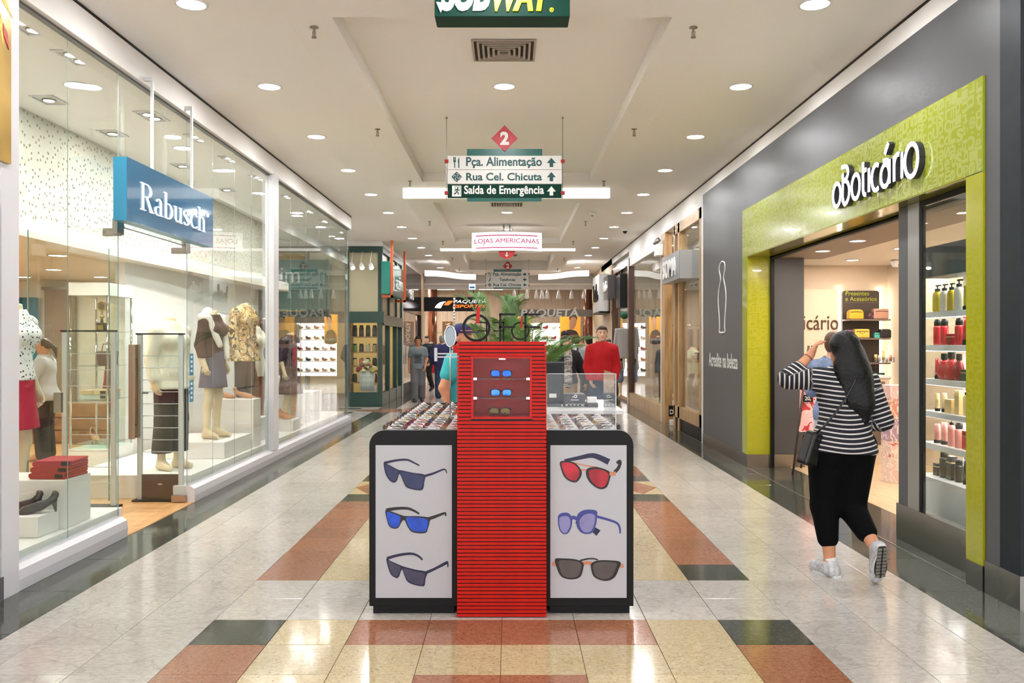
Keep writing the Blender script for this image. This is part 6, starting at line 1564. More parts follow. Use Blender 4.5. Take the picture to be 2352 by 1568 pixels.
for x0, x1 in ((-4.7, -3.05), (2.95, 4.7)): struct(box('wall_end_pier', pm('beige plaster', C(206, 186, 158), .6, noise=(2, .04)), (x0, x1, EY - .4, EY + .25, 0, 3.96)), 'beige pier beside the end shop')
for k in range(10):
    x = [-3.4, -1.4, .6, 2.6][k % 4] + .3 * (k // 4); y = 32.2 + 1.9 * (k // 4)
    t = thing('strip_light', 'long white strip light in the end shop ceiling, row %s, %s across' % (ORD[k // 4], ORD[k % 4]), 'strip light', (x, y, 3.74), 0, 'strip lights of the end shop')
    box('tube', LIGHTM, (-.5, .5, -.05, .05, -.03, -.01), t); box('housing', WHITEG, (-.52, .52, -.07, .07, -.01, 0), t)
    if k % 2: continue
    if ('strip', 0) not in BULBS:
        ld = bpy.data.lights.new('bulb', 'AREA'); ld.shape = 'RECTANGLE'; ld.size = 1.0; ld.size_y = .1; ld.energy = 50; ld.color = (1, .93, .85); BULBS[('strip', 0)] = ld
    o = bpy.data.objects.new('bulb', BULBS[('strip', 0)]); COL.objects.link(o); o.parent = t; o.location = (0, 0, -.035)
COP = pm('copper column', C(150, 100, 80), .2, .8)
for k, u in enumerate((992, 1352)):
    x = at(u, 0, 32).x; tag(MB().cyl((x, 32.2, 0), (x, 32.2, 3.75), .17, n=20).build('copper_column', COP, smooth=True), 'glossy copper column %s' % ['behind the black sports sign', 'behind the end shop letters'][k], 'column')
t = thing('sports_sign', 'black hanging sign with orange and white sports lettering', 'sign', (-1.98, EY - .1, 2.63), world=True)
box('board', BLACK, (-3.05, -.88, EY - .12, EY - .02, 2.63, 3.13), t); WLT = pm('lit white letter', (1, 1, 1, 1), emit=(1, 1, 1, 1), es=.9); OLT = pm('lit orange letter', C(240, 110, 30), emit=C(244, 110, 30), es=.8)
yy = EY - .12
def px(pts, Y): return [((u - CU) * Y / F, EYE - (v - CV) * Y / F) for u, v in pts]
MB().prism(px([(999, 707), (1003, 701), (1010, 695), (1018, 693), (1025, 692.5), (1019, 697), (1016, 702), (1013, 708)], EY), 'y', yy - .02, yy).build('white_swoosh', WLT, t)
MB().prism(px([(1020, 701), (1025, 695), (1030, 691), (1042, 691), (1037, 696), (1031, 701)], EY), 'y', yy - .021, yy).build('orange_swoosh', OLT, t)
a = at(1042, 697.5, EY); lettering('letters', 'PAQUETÁ', WLT, (a.x, yy, a.z), (1, 0, 0), (0, 0, 1), width=1.15, height=.16, depth=.02, parent=t, bold=0.0, shear=.2)
a = at(1040, 707, EY); lettering('letters', 'ESPORTES', OLT, (a.x, yy, a.z), (1, 0, 0), (0, 0, 1), width=1.17, height=.11, depth=.02, parent=t, bold=.02, shear=.25)
for x in (-2.6, -1.3): box('hanging_rod', BLACK, (x - .01, x + .01, EY - .08, EY - .06, 3.13, 3.42), t)
t = thing('end_shop_letters', 'white bold letters above the end shop entrance', 'sign', (1.4, EY - .1, 2.4), world=True)
a = at(1196, 730, EY); b = at(1329, 705, EY); box('carrier', pm('carrier grey', C(120, 112, 104), .4, .4), (.2, 2.9, EY + .02, EY + .06, a.z + .05, a.z + .3), t)
lettering('letters', 'PAQUETÁ', PRT, (a.x, EY, a.z), (1, 0, 0), (0, 0, 1), width=b.x - a.x, height=b.z - a.z, depth=.05, parent=t, bold=.025, shear=.1)
for x in (.3, 2.8): MB().cyl((x, EY + .04, a.z + .3), (x, EY + .04, 3.45), .012, n=6).build('hanging_rod', BLACK, t)
for k, u in enumerate((1181, 1210, 1232, 1245, 1257, 1283, 1313, 1341)):
    x = at(u, 0, 31.4).x; t = thing('track_spot', 'white cone spotlight above the end shop, %s from the palms' % ORD[k], 'spotlight', (x, 31.4, 3.42), rf.uniform(-.5, .5), 'white cone spotlights')
    MB().lathe([(.025, 0), (.04, -.05), (.08, -.26), (.085, -.32)], (0, 0, 0), 14).build('shade', WHITEG, t, True); MB().cyl((0, 0, 0), (0, 0, .33), .01, n=6).build('stem', WHITEG, t)
# lit shoe wall, posters, racks
SW = pm('lit display white', C(244, 238, 236), .5, emit=(1, .95, .93, 1), es=1.2)
t = thing('shoe_wall', 'glowing white shoe wall in the end shop', 'shelf', (1.3, 34.4, 0), world=True)
a = at(1238, 742, 34.4); b = at(1300, 840, 34.4); box('back_panel', SW, (a.x - .5, b.x, 34.4, 34.45, .2, a.z), t)
for k in range(5):
    z = .35 + .42 * k; box('shelf', WHITEG, (a.x - .5, b.x, 34.1, 34.4, z, z + .03), t)
    for q in range(6):
        x = a.x - .4 + .32 * q; V = MB(); V.ell((x, 34.2, z + .08), (.12, .05, .05), 10, 6); V.ell((x + .07, 34.2, z + .12), (.05, .045, .06), 8, 6); V.build('shoe', [PBLK, PTAN, FRED, PCR][(k + q) % 4], t, True)
def wall_poster(label, x0, x1, z0, z1, y, text=True):
    t = thing('fashion_poster', label, 'poster', ((x0 + x1) / 2, y, z0), world=True)
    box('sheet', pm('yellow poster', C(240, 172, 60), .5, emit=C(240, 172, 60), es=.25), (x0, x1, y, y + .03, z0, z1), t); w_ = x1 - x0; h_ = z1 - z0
    for x in (x0 + .05, x1 - .05): box('hanging_wire', STEEL, (x - .004, x + .004, y + .01, y + .018, z1, 3.75), t)
    def q(p): return [(x0 + w_ * a, z0 + h_ * b) for a, b in p]
    MB().prism(q(spline([(.1, .0), (.14, .32), (.35, .46), (.62, .46), (.85, .36), (.93, .0)], 4)), 'y', y - .003, y).build('printed_shirt', pm('poster shirt', C(74, 58, 54), .5), t)
    MB().prism(q(spline([(.46, .5), (.46, .78), (.55, .93), (.72, .93), (.8, .78), (.74, .6), (.64, .5)], 4)), 'y', y - .004, y).build('printed_face', pm('poster skin', C(214, 160, 124), .5), t)
    MB().prism(q(spline([(.46, .8), (.47, .95), (.62, 1.0), (.8, .96), (.81, .8), (.74, .9), (.55, .9)], 4)), 'y', y - .005, y).build('printed_hair', pm('poster hair', C(60, 44, 36), .5), t)
    if text:
        lettering('letters', 'OUTONO', pm('poster orange', C(226, 84, 40), .5), (x0 + .02 * w_, y - .005, z0 + .2 * h_), (1, 0, 0), (0, 0, 1), width=w_ * .92, height=h_ * .09, depth=.002, parent=t, bold=.01)
        lettering('letters', 'INVERNO', PRT, (x0 + .02 * w_, y - .005, z0 + .09 * h_), (1, 0, 0), (0, 0, 1), width=w_ * .94, height=h_ * .09, depth=.002, parent=t)
    return t
a = at(1286, 722, 32.6); b = at(1334, 788, 32.6); wall_poster('yellow autumn poster with a smiling man in a dark shirt', a.x, b.x, b.z, a.z, 32.6)
a = at(1188, 722, 32.7); b = at(1218, 788, 32.7); wall_poster('yellow autumn poster half hidden behind the palms', a.x, b.x, b.z, a.z, 32.7)
t = thing('vertical_banner', 'brown banner with vertical white lettering in the sports shop', 'banner', (-2.3, 33, 1.6), world=True)
a = at(1016, 738, 33); b = at(1040, 795, 33); box('cloth', pm('brown banner', C(132, 92, 50), .6), (a.x, b.x, 33, 33.02, b.z, a.z), t); box('hanging_wire', STEEL, ((a.x + b.x) / 2 - .004, (a.x + b.x) / 2 + .004, 33.005, 33.013, a.z, 3.75), t); lettering('letters', 'PAQUETÁ', PRT, (b.x - .06, 33, b.z + .1), (0, 0, 1), (-1, 0, 0), width=.8, height=.22, depth=.004, parent=t, bold=.02)
RC_ = [C(40, 40, 46), C(170, 40, 50), C(220, 220, 224), C(50, 60, 100), C(90, 90, 96), C(206, 120, 140), C(60, 50, 46)]
def far_rack(label, x, y, n, pre, z=1.55, seed=0, dx=.14):
    rail(label, x, y, n, None, z, length=dx * n + .1, dirv=(1, 0, 0)); g0 = {}
    for k in range(n):
        ci = (k * 3 + seed) % 7; nm = ['black', 'red', 'white', 'navy', 'grey', 'pink', 'brown'][ci]; lab = '%s garment on the %s, %s from its left end' % (nm, pre, ORD[k]); p = (x + .1 + dx * k, y, z - .05)
        if ci in g0: dup(g0[ci], p, label=lab)
        else: g0[ci] = hung(lab, p, pm('rack cloth %d' % ci, RC_[ci], .8), R(90), .75, .36, 'clothes on the ' + pre)
far_rack('clothes rack behind the grey shirted man', -3.0, 32.5, 8, 'rack in the sports shop', 1.5, 0, .2)
far_rack('high clothes rack beside the yellow poster', 2.0, 34.2, 6, 'rack beside the yellow poster', 2.3, 3, .16); far_rack('low clothes rack beside the yellow poster', 2.0, 33.6, 6, 'low rack beside the yellow poster', 1.4, 1, .16)
MANN = pm('mannequin cream', C(224, 204, 170), .35); MANG = pm('mannequin grey', C(190, 182, 176), .35)
def gm(name, kind, mat, **k): d = dict(name=name, kind=kind, mat=mat); d.update(k); return d
RDC = pm('red cloth', C(186, 28, 34), .75); BKC_ = pm('black cloth', C(26, 26, 30), .8, bump=(60, .1)); 
figure('mannequin', 'mannequin in a black top and red shorts at the sports shop', 'mannequin', (at(990, 0, 31.6).x, 31.6, .0), R(10), 1.75, skin=MANG, vx=.022, headless=True, wear=[gm('top', 'top', BKC_, sleeve=.4, hem=.98), gm('shorts', 'trousers', RDC, end=.01, leg=(.1, .09, .09))])

# ================================================================ shops on the right beyond the charcoal wall
OAKF = wood('oak frame', C(150, 116, 76), C(186, 150, 104), (8, 8, 1.0), .4); OAKD = wood('brown frame', C(110, 66, 34), C(140, 90, 50), (8, 8, 1.0), .4)
ra = struct(box('wall_right_shops', WHITE, (RX, RX + .12, 13.25, 13.34, 0, 3.78)), 'oak framed shop front beyond the charcoal wall')
for (y0, y1, z0, z1) in ((13.36, 15.6, 3.45, 3.62), (13.36, 15.6, .22, .42)): box('rail', OAKF, (RX, RX + .14, y0, y1, z0, z1), ra)
for y in (13.36, 15.1, 15.5, 16.5): box('post', OAKF, (RX, RX + .14, y, y + (.14 if y < 16 else .42), 0 if y > 15 else .22, 3.62), ra)
box('kick', BLACK, (RX + .02, RX + .12, 13.36, 15.5, 0, .22), ra); box('white_beam', WHITE, (RX, RX + .2, 13.36, 21.5, 3.62, 3.78), ra)
box('pane', GLASS, (RX + .05, RX + .06, 13.5, 15.1, .42, 3.45), ra); box('pane', GLASS, (RX + .05, RX + .06, 15.24, 15.5, .42, 3.45), ra)
for (y0, y1) in ((16.95, 18.4), (18.41, 19.9), (19.91, 21.4)): box('pane', GLASS, (RX + .05, RX + .06, y0, y1, .3, 3.45), ra)
box('sill', OAKF, (RX - .01, RX + .2, 16.93, 21.4, .0, .3), ra); box('head', WHITE, (RX, RX + .12, 16.93, 21.4, 3.4, 3.62), ra); box('white_post', WHITE, (RX - .005, RX + .1, 16.88, 16.94, 0, 3.6), ra)
for y in (21.4, 24.9): box('brown_post', OAKD, (RX - .02, RX + .16, y, y + .22, 0, 3.6), ra)
box('brown_head', OAKD, (RX, RX + .16, 21.6, 24.9, 3.45, 3.62), ra); box('pane', GLASS, (RX + .1, RX + .11, 22.6, 24.9, .1, 3.45), ra)
struct(box('wall_right_end', pm('beige plaster', C(206, 186, 158), .6), (RX, RX + .2, 25.1, EY, 0, 3.95)), 'beige wall at the far right end')
INR = pm('shop taupe wall', C(172, 158, 140), .6, noise=(2, .05))
struct(box('floor_right_shops', wood('shop wood floor', C(170, 130, 90), C(196, 156, 112), (14, 1.5, 14), .3), (RX + .14, 8, 13.3, 25.2, -.02, .0015)), 'wood floor of the right hand shops')
struct(box('wall_right_inner', INR, (5.0, 5.1, 13.3, 25.2, 0, 3.8)), 'taupe wall inside the right hand shops'); struct(box('wall_right_divider', INR, (RX + .2, 5.0, 21.35, 21.45, 0, 3.8)), 'divider between the right hand shops'); struct(box('wall_right_first', INR, (RX + .2, 5.0, 13.25, 13.32, 0, 3.8)), 'side wall inside the oak framed shop'); struct(box('wall_right_last', INR, (RX + .2, 5.0, 25.1, 25.2, 0, 3.8)), 'end wall inside the brown framed shop')
struct(box('ceiling_right_shops', WHITE, (RX + .12, 5.1, 13.3, 25.2, 3.7, 3.8)), 'ceiling of the right hand shops')
for k, (x, y) in enumerate(((3.5, 14.2), (3.5, 15.6), (3.5, 17.6), (3.6, 19.4), (4.3, 16.5), (3.6, 22.6), (3.6, 24.2), (4.4, 23.4))): downlight('lamp in the right hand shop ceilings, %s from the charcoal wall' % ORD[k], (x, y, 3.7), .09, 11.0, 'lamps of the right hand shops', col=(1, .9, .76))
t = thing('box_sign', 'white box sign with pale upright lettering at the oak framed shop', 'sign', (2.98, 15.0, 2.59), world=True)
box('box', pm('sign grey', C(176, 178, 182), .35), (2.78, 3.2, 14.3, 15.9, 2.59, 3.06), t); box('face', pm('sign mid grey', C(138, 140, 144), .4), (2.772, 2.78, 14.3, 15.9, 2.59, 3.06), t); lettering('letters', 'SOMA', PRT, (2.772, 15.75, 2.66), (0, -1, 0), (0, 0, 1), width=1.25, height=.32, depth=.02, parent=t, bold=.02)
t = thing('emergency_lamp', 'white twin-head emergency lamp above the oak post', 'lamp', (2.87, 16.8, 3.3), world=True); box('housing', WHITEG, (2.8, 2.93, 16.65, 16.95, 3.2, 3.42), t, .01)
for y in (16.7, 16.9): MB().cyl((2.86, y, 3.46), (2.8, y, 3.5), .05, .07, 12).build('head', STEEL, t, True)
t = thing('floor_sign', 'small black and white sign leaning inside the shop doorway', 'sign', (2.97, 16.2, .0), world=True); box('board', BLACK, (2.95, 3.4, 16.2, 16.22, .16, .36), t); box('foot', WHITE, (2.97, 3.2, 16.1, 16.24, 0, .1), t); lettering('letters', 'DOMINO', PRT, (2.97, 16.2, .2), (1, 0, 0), (0, 0, 1), width=.4, height=.09, depth=.003, parent=t, bold=.02)
def scrawl(par, mat, x, ya, yb, z, h, r):
    """illegible brushed script: looping strokes running towards the camera"""
    q = [(0, .2), (.06, .9), (.12, 1.0), (.14, .3), (.2, .1), (.26, .6), (.3, .5), (.32, .1), (.4, .2), (.46, .7), (.5, .6), (.5, .1), (.58, .2), (.66, 1.0), (.7, .9), (.68, .1), (.78, .2), (.84, .6), (.88, .1), (1.0, .4)]
    MB().tube([(x, ya + (yb - ya) * a, z + h * b) for a, b in spline(q, 4, False)], r, 5).build('script', mat, par, True)
t = thing('projecting_sign', 'white projecting sign board with dark script at the brown framed shop', 'sign', (2.8, 26.2, 2.5), world=True)
box('board', WHITEG, (2.62, 2.9, 25.6, 27.6, 2.45, 3.55), t); box('underside', BLACK, (2.62, 2.92, 25.59, 27.6, 2.4, 2.45), t); scrawl(t, BLACK, 2.612, 27.35, 25.9, 2.75, .5, .035); MB().ell((2.6, 27.3, 3.0), (.03, .13, .3), 14, 8).build('figure_logo', pm('cream', C(230, 206, 150), .5), t, True)
t = thing('chrome_sign', 'mirror-like box sign with silver script above the brown framed shop', 'sign', (2.8, 23.6, 2.6), world=True); box('box', pm('sign silver', C(120, 118, 120), .18, .7), (2.7, 2.92, 24.1, 25.3, 2.75, 3.4), t); scrawl(t, PRT, 2.692, 25.2, 24.2, 2.95, .28, .022)
t = thing('shop_speaker', 'tall black loudspeaker panel hanging in the brown framed shop front', 'speaker', (2.98, 23.4, 2.5), world=True); box('body', BLACK, (2.9, 3.1, 23.0, 23.9, 2.45, 3.35), t, .02); box('bracket', BLACK, (2.98, 3.02, 23.4, 23.5, 3.35, 3.45), t)
t = thing('hat_display', 'green cap on a peg in the brown framed shop', 'cap', (at(1434, 0, 22.3).x, 22.3, at(0, 729, 22.3).z)); V = MB(); V.ell((0, 0, .06), (.11, .12, .1), 16, 10); V.build('crown', pm('green felt', C(24, 84, 62), .8), t, True); MB().prism([(-.09, -.1), (.09, -.1), (.075, -.19), (0, -.215), (-.075, -.19)], 'z', .01, .025).build('brim', pm('green felt', C(24, 84, 62), .8), t); MB().cyl((0, .12, .05), (0, .3, .05), .01, n=6).build('peg', STEEL, t)
hung('grey striped shirt hanging in the brown framed shop', (at(1430, 0, 22.4).x, 22.4, at(0, 752, 22.4).z), pattern('grey stripe', [(0, C(150, 150, 152)), (.5, C(200, 200, 200))], 14, 'wave', 0, stretch=(1, 0, 0)), R(20), .8, .42)
DEN = pm('denim', C(110, 128, 156), .8, noise=(12, .15))
figure('mannequin', 'mannequin in a black top and denim shorts in the brown framed shop', 'mannequin', (at(1416, 0, 22.9).x, 22.9, .1), R(-20), 1.6, skin=MANN, vx=.02, headless=True, wear=[gm('top', 'top', BKC_, sleeve=.5, hem=.85), gm('shorts', 'trousers', DEN, end=.01, leg=(.1, .09, .09))])
plinth('low white plinth under the added camouflage mannequin', (3.1, 3.8, 19.8, 20.6, .003, .18))
OLIVE = pattern('dark camouflage', [(0, C(30, 32, 34)), (.45, C(58, 60, 56)), (.55, C(38, 40, 42))], 12)
figure('mannequin', 'mannequin in dark camouflage clothes behind the oak shop glass', 'mannequin', (at(1478, 0, 20.2).x + .35, 20.2, .181), R(-70), 1.7, skin=MANN, vx=.02, headless=True, wear=[gm('hoodie', 'jacket', OLIVE, sleeve=1.95, hem=.85, grow=.02), gm('trousers', 'trousers', OLIVE)])  # figure added behind the pane in place of a reflection on it
KH = pm('khaki cloth', C(120, 116, 86), .8); LBL = pm('pale blue cloth', C(196, 204, 212), .8); BRN = pm('brown cloth', C(96, 56, 40), .8)
figure('mannequin', 'mannequin in a brown skirt holding a dark clutch in the oak framed window', 'mannequin', (3.3, 14.3, .42), R(-80), 1.62, skin=MANN, vx=.018, headless=True, fem=True, pose=dict(wrR=(-.2, -.2, .95)), wear=[gm('top', 'top', WHITEG, sleeve=0, hem=.9), gm('skirt', 'skirt', BRN, hem=.58, flare=.16)])
t = thing('clutch_bag', 'dark clutch bag held by the window mannequin', 'handbag', (3.1, 14.4, 1.2)); MB().prism(rrect(-.13, .13, 0, .17, .02, 3), 'x', -.03, .03).build('bag', PBLK, t, bevel=.008); box('emblem', PRT, (-.0315, -.03, -.06, .06, .07, .1), t)
figure('mannequin', 'mannequin in a pale green blouse by the oak shop doorway', 'mannequin', (3.35, 16.0, .02), R(-80), 1.62, skin=MANN, vx=.018, headless=True, fem=True, wear=[gm('blouse', 'top', pm('pale green cloth', C(196, 206, 176), .8), sleeve=1.2, hem=.86), gm('trousers', 'trousers', pm('dark green cloth', C(40, 48, 40), .8))])
far_rack('orange and black clothes rack in the oak framed shop', 3.3, 18.6, 6, 'rack in the oak framed shop', 1.9, 1, .22)
t = thing('display_table', 'low wooden table in the oak framed shop window', 'table', (3.6, 17.6, 0), world=True); box('top', OAKF, (3.2, 4.2, 17.0, 18.2, .42, .46), t)
for (x, y) in ((3.22, 17.02), (4.12, 17.02), (3.22, 18.12), (4.12, 18.12)): box('leg', OAKF, (x, x + .06, y, y + .06, .002, .42), t)
# ================================================================ palms behind the kiosk
LEAF = pm('palm leaf', C(72, 126, 48), .5, noise=(6, .25)); STEM = pm('palm stem', C(110, 120, 60), .6); POT = pm('dark planter', C(40, 40, 42), .5)
def palm(label, loc, n, size, seed):
    t = thing('potted_palm', label, 'potted plant', loc); r_ = random.Random(seed)
    MB().lathe([(.16, 0), (.22, .42), (.235, .45), (.2, .45), (.19, .4)], (0, 0, 0), 18).build('planter', POT, t, True); MB().cyl((0, 0, .38), (0, 0, .4), .2, n=16).build('soil', pm('soil', C(60, 44, 32), .9), t)
    for k in range(n):
        az = 2 * math.pi * k / n + r_.uniform(-.25, .25); up = r_.uniform(.75, 1.25); L_ = size * r_.uniform(.8, 1.1); pts = []
        for i in range(13):
            q = i / 12; rad = L_ * (.03 + .42 * q ** 1.6) * (1.75 - up); zz = .4 + L_ * (1.15 * up) * (q - .38 * q ** 2.6)
            pts.append(Vector((rad * math.cos(az), rad * math.sin(az), zz)))
        MB().tube(pts, [.014 * (1 - .75 * i / 12) for i in range(13)], 5).build('frond_stem', STEM, t, True)
        lf = MB(); side = Vector((-math.sin(az), math.cos(az), 0))
        for i in range(36):
            q = .34 + .66 * i / 35; f_ = q * 12; j = min(int(f_), 11); p = pts[j].lerp(pts[j + 1], f_ - j); d = (pts[j + 1] - pts[j]).normalized(); ll = .46 * math.sin(math.pi * min(1, .22 + .78 * (1 - (q - .34) / .66) ** .8)) * (.55 + .45 * (1 - q)) + .06
            for s_ in (-1, 1):
                e = (d * .75 + side * s_ * .75 + Vector((0, 0, .12))).normalized(); nn = e.cross(d).normalized(); wv = e.cross(nn).normalized() * .008
                m1 = p + e * ll * .5 + Vector((0, 0, .01)); tip = p + e * ll + Vector((0, 0, -.16 * ll))
                lf.add([p - wv * .5, p + wv * .5, m1 + wv, m1 - wv, tip], [(0, 1, 2, 3), (3, 2, 4)])
        lf.build('frond_leaves', LEAF, t)
    return t
palm('bushy potted palm behind the kiosk letters, taller left one', (at(1142, 0, 15.2).x, 15.2, .003), 15, 2.3, 4); palm('bushy potted palm behind the kiosk letters, right one', (at(1216, 0, 12.4).x, 12.4, .003), 15, 2.1, 9)

# ================================================================ hanging signs
GR1 = pm('sign dark green', C(4, 52, 40), .5, spec=.15); TL = pm('sign teal', C(6, 92, 84), .35); SWH = pm('sign white', C(222, 220, 216), .4); SRD = pm('sign red', C(186, 30, 44), .45); SIK = pm('sign ink', C(10, 76, 76), .5); SWP = pm('sign white print', C(236, 236, 232), .5)
YLT = pm('lit yellow letter', C(244, 222, 20), .35, emit=C(244, 222, 20), es=.7); WLT2 = pm('lit white letter soft', (1, 1, 1, 1), .35, emit=(1, 1, 1, 1), es=.4)
t = thing('hanging_box_sign', 'dark green hanging box sign with white and yellow slanted lettering', 'sign', (-.05, 5.3, 3.487), world=True)
sx0, sx1, sy0, sy1, sz0, sz1 = at(998, 0, 5.2).x, at(1309, 0, 5.2).x, 5.2, 5.385, 3.487, 3.80
box('box', GR1, (sx0, sx1, sy0, sy1, sz0, sz1), t, .004); zb = at(0, 26, 5.2).z
for x in (-.35, .25): box('hanging_rod', STEEL, (x - .01, x + .01, 5.28, 5.3, sz1, CZ), t)
a = at(1012, 0, 5.2).x; b = at(1128, 0, 5.2).x; c = at(1260, 0, 5.2).x
lettering('letters_white', 'SUB', WLT2, (a, sy0, zb), (1, 0, 0), (0, 0, 1), width=b - a - .004, height=.2, depth=.012, parent=t, bold=.05, shear=.25); lettering('letters_yellow', 'WAY', YLT, (b + .006, sy0, zb), (1, 0, 0), (0, 0, 1), width=c - b + .024, height=.2, depth=.012, parent=t, bold=.05, shear=.25)
MB().prism([(a + .03, zb + .045), (a + .0, zb - .008), (a - .025, zb + .052)], 'y', sy0 - .012, sy0).build('arrow', WLT2, t); MB().prism([(c + .01, zb + .2), (c + .03, zb + .14), (c - .02, zb + .15)], 'y', sy0 - .0125, sy0).build('arrow', YLT, t)
lettering('mark', '®', YLT, (c + .005, sy0, zb - .004), (1, 0, 0), (0, 0, 1), height=.026, depth=.003, parent=t)

def direction_sign(label, Y, u0, u1, v0, v1, rows, dia, k):
    """k: scale of the sign's own pixels to the big one"""
    t = thing('direction_sign', label, 'sign', ((at(u0, 0, Y).x + at(u1, 0, Y).x) / 2, Y, at(0, v1, Y).z), world=True)
    x0, x1, z0, z1 = at(u0, 0, Y).x, at(u1, 0, Y).x, at(0, v1, Y).z, at(0, v0, Y).z; w_ = x1 - x0; n = len(rows); rh = (z1 - z0) / n
    box('top_plate', TL, (x0 + .17 * w_, x1 - .17 * w_, Y + .004, Y + .02, z1, z1 + .075), t); box('bottom_plate', TL, (x0 + .17 * w_, x1 - .175 * w_, Y + .004, Y + .02, z0 - .035, z0), t)
    cx, cz, r_ = at(dia[0], dia[1], Y).x, at(dia[0], dia[1], Y).z, .148
    MB().prism([(cx - r_, cz), (cx, cz - r_), (cx + r_, cz), (cx, cz + r_)], 'y', Y - .012, Y + .003).build('red_diamond', SRD, t)
    lettering('numeral', '2', SWP, (cx, Y - .012, cz - .075), (1, 0, 0), (0, 0, 1), height=.15, depth=.003, parent=t, bold=.045, align='C')
    for x in (x0 - .012, x1 + .012):
        MB().cyl((x, Y + .01, z0 - .01), (x, Y + .01, k), .004, n=5).build('cable', STEEL, t); MB().cyl((x, Y + .01, k - .02), (x, Y + .01, k), .012, n=8).build('ceiling_eye', STEEL, t)
        for z in (z1 - .065, z0 + .06): box('clip', pm('red clip', C(160, 24, 30), .4), (x - .022, x + .022, Y - .012, Y + .03, z - .018, z + .018), t)
    for i, (txt, icon, arrow, dark) in enumerate(rows):
        za = z1 - (i + 1) * rh; zc = za + rh / 2; pl = box('panel', GR1 if dark else SWH, (x0, x1, Y, Y + .02, za + .003, za + rh - .003), t)
        ink = SWP if dark else SIK; yf = Y
        lettering('letters', txt, ink, (x0 + w_ * .495, yf, zc - (.042 if 'ç' not in txt and 'g' not in txt else .062)), (1, 0, 0), (0, 0, 1), width=w_ * min(.70, .0415 * len(txt)), height=.125 if ('ç' in txt or 'g' in txt) else .088, depth=.003, parent=t, bold=.022, align='C')
        ax = x1 - .09 * w_; A = [(-.05, -.005), (0, .055), (.05, -.005), (.02, -.005), (.02, -.05), (-.02, -.05), (-.02, -.005)]
        rot = {'up': 0, 'right': -90, 'left': 90}[arrow]; ca, sa = math.cos(R(rot)), math.sin(R(rot))
        MB().prism([(ax + ca * p - sa * q, zc + sa * p + ca * q) for p, q in A], 'y', yf - .003, yf).build('arrow', ink, t)
        ix = x0 + .08 * w_
        if icon == 'fork':
            m = MB(); m.box(ix - .028, ix - .018, yf - .003, yf, zc - .06, zc + .02)
            for d in (-.012, -.004, .004, .012): m.box(ix - .023 + d - .0025, ix - .023 + d + .0025, yf - .003, yf, zc + .015, zc + .062)
            m.box(ix - .037, ix - .009, yf - .003, yf, zc + .008, zc + .022); m.prism([(ix + .018, zc - .06), (ix + .03, zc - .06), (ix + .03, zc + .062), (ix + .014, zc + .03), (ix + .014, zc - .005), (ix + .018, zc - .005)], 'y', yf - .003, yf); m.build('fork_and_knife', ink, t)
        elif icon == 'logo':
            m = MB(); m.prism([(ix - .06, zc), (ix, zc - .06), (ix + .06, zc), (ix, zc + .06)], 'y', yf - .002, yf); m.build('diamond_logo', ink, t); m = MB()
            for q in range(4):
                a_ = math.pi / 2 * q + .4; m.tube([(ix + .008 * math.cos(a_), yf - .003, zc + .008 * math.sin(a_)), (ix + .03 * math.cos(a_ + .5), yf - .003, zc + .03 * math.sin(a_ + .5)), (ix + .042 * math.cos(a_ + 1.2), yf - .003, zc + .042 * math.sin(a_ + 1.2))], .004, 5)
            m.build('logo_swirl', SWH, t)
        elif icon == 'exit':
            box('icon_field', SWP, (ix - .052, ix + .052, yf - .002, yf, zc - .062, zc + .062), t); m = MB()
            m.box(ix - .018, ix - .014, yf - .004, yf - .002, zc - .05, zc + .055); m.box(ix + .038, ix + .042, yf - .004, yf - .002, zc - .05, zc + .055); m.box(ix - .018, ix + .042, yf - .004, yf - .002, zc + .05, zc + .055)
            m.ell((ix + .012, yf - .003, zc + .034), (.009, .002, .009), 10, 6)
            for q in ([(.006, .022), (.002, -.006)], [(.002, -.006), (.02, -.018), (.016, -.042)], [(.002, -.006), (-.01, -.026), (-.032, -.032)], [(.006, .02), (.024, .008), (.032, .016)], [(.006, .02), (-.012, .016), (-.02, .0)]): m.tube([(ix + p, yf - .0035, zc + r2) for p, r2 in q], .0055, 5)
            m.build('running_figure', GR1, t)
        else:
            MB().tube([(ix + .02, yf - .003, zc + .05), (ix + .016, yf - .003, zc + .01), (ix - .006, yf - .003, zc - .03), (ix - .03, yf - .003, zc - .05)], [.013, .008, .008, .013], 6).build('telephone_icon', ink, t)
    return t
direction_sign('big hanging direction sign with a red number two diamond', 9.86, 1028, 1290, 357, 455, [('Pça. Alimentação', 'fork', 'up', 0), ('Rua Cel. Chicuta', 'logo', 'up', 0), ('Saída de Emergência', 'exit', 'up', 1)], (1159, 318), 4.093)
direction_sign('small looking direction sign far down the corridor', 25.9, 1117, 1214, 624, 660, [('Pça. Alimentação', 'fork', 'right', 0), ('Telefones', 'phone', 'left', 0), ('Rua Cel. Chicuta', 'logo', 'left', 0)], (1166, 611), 4.0)
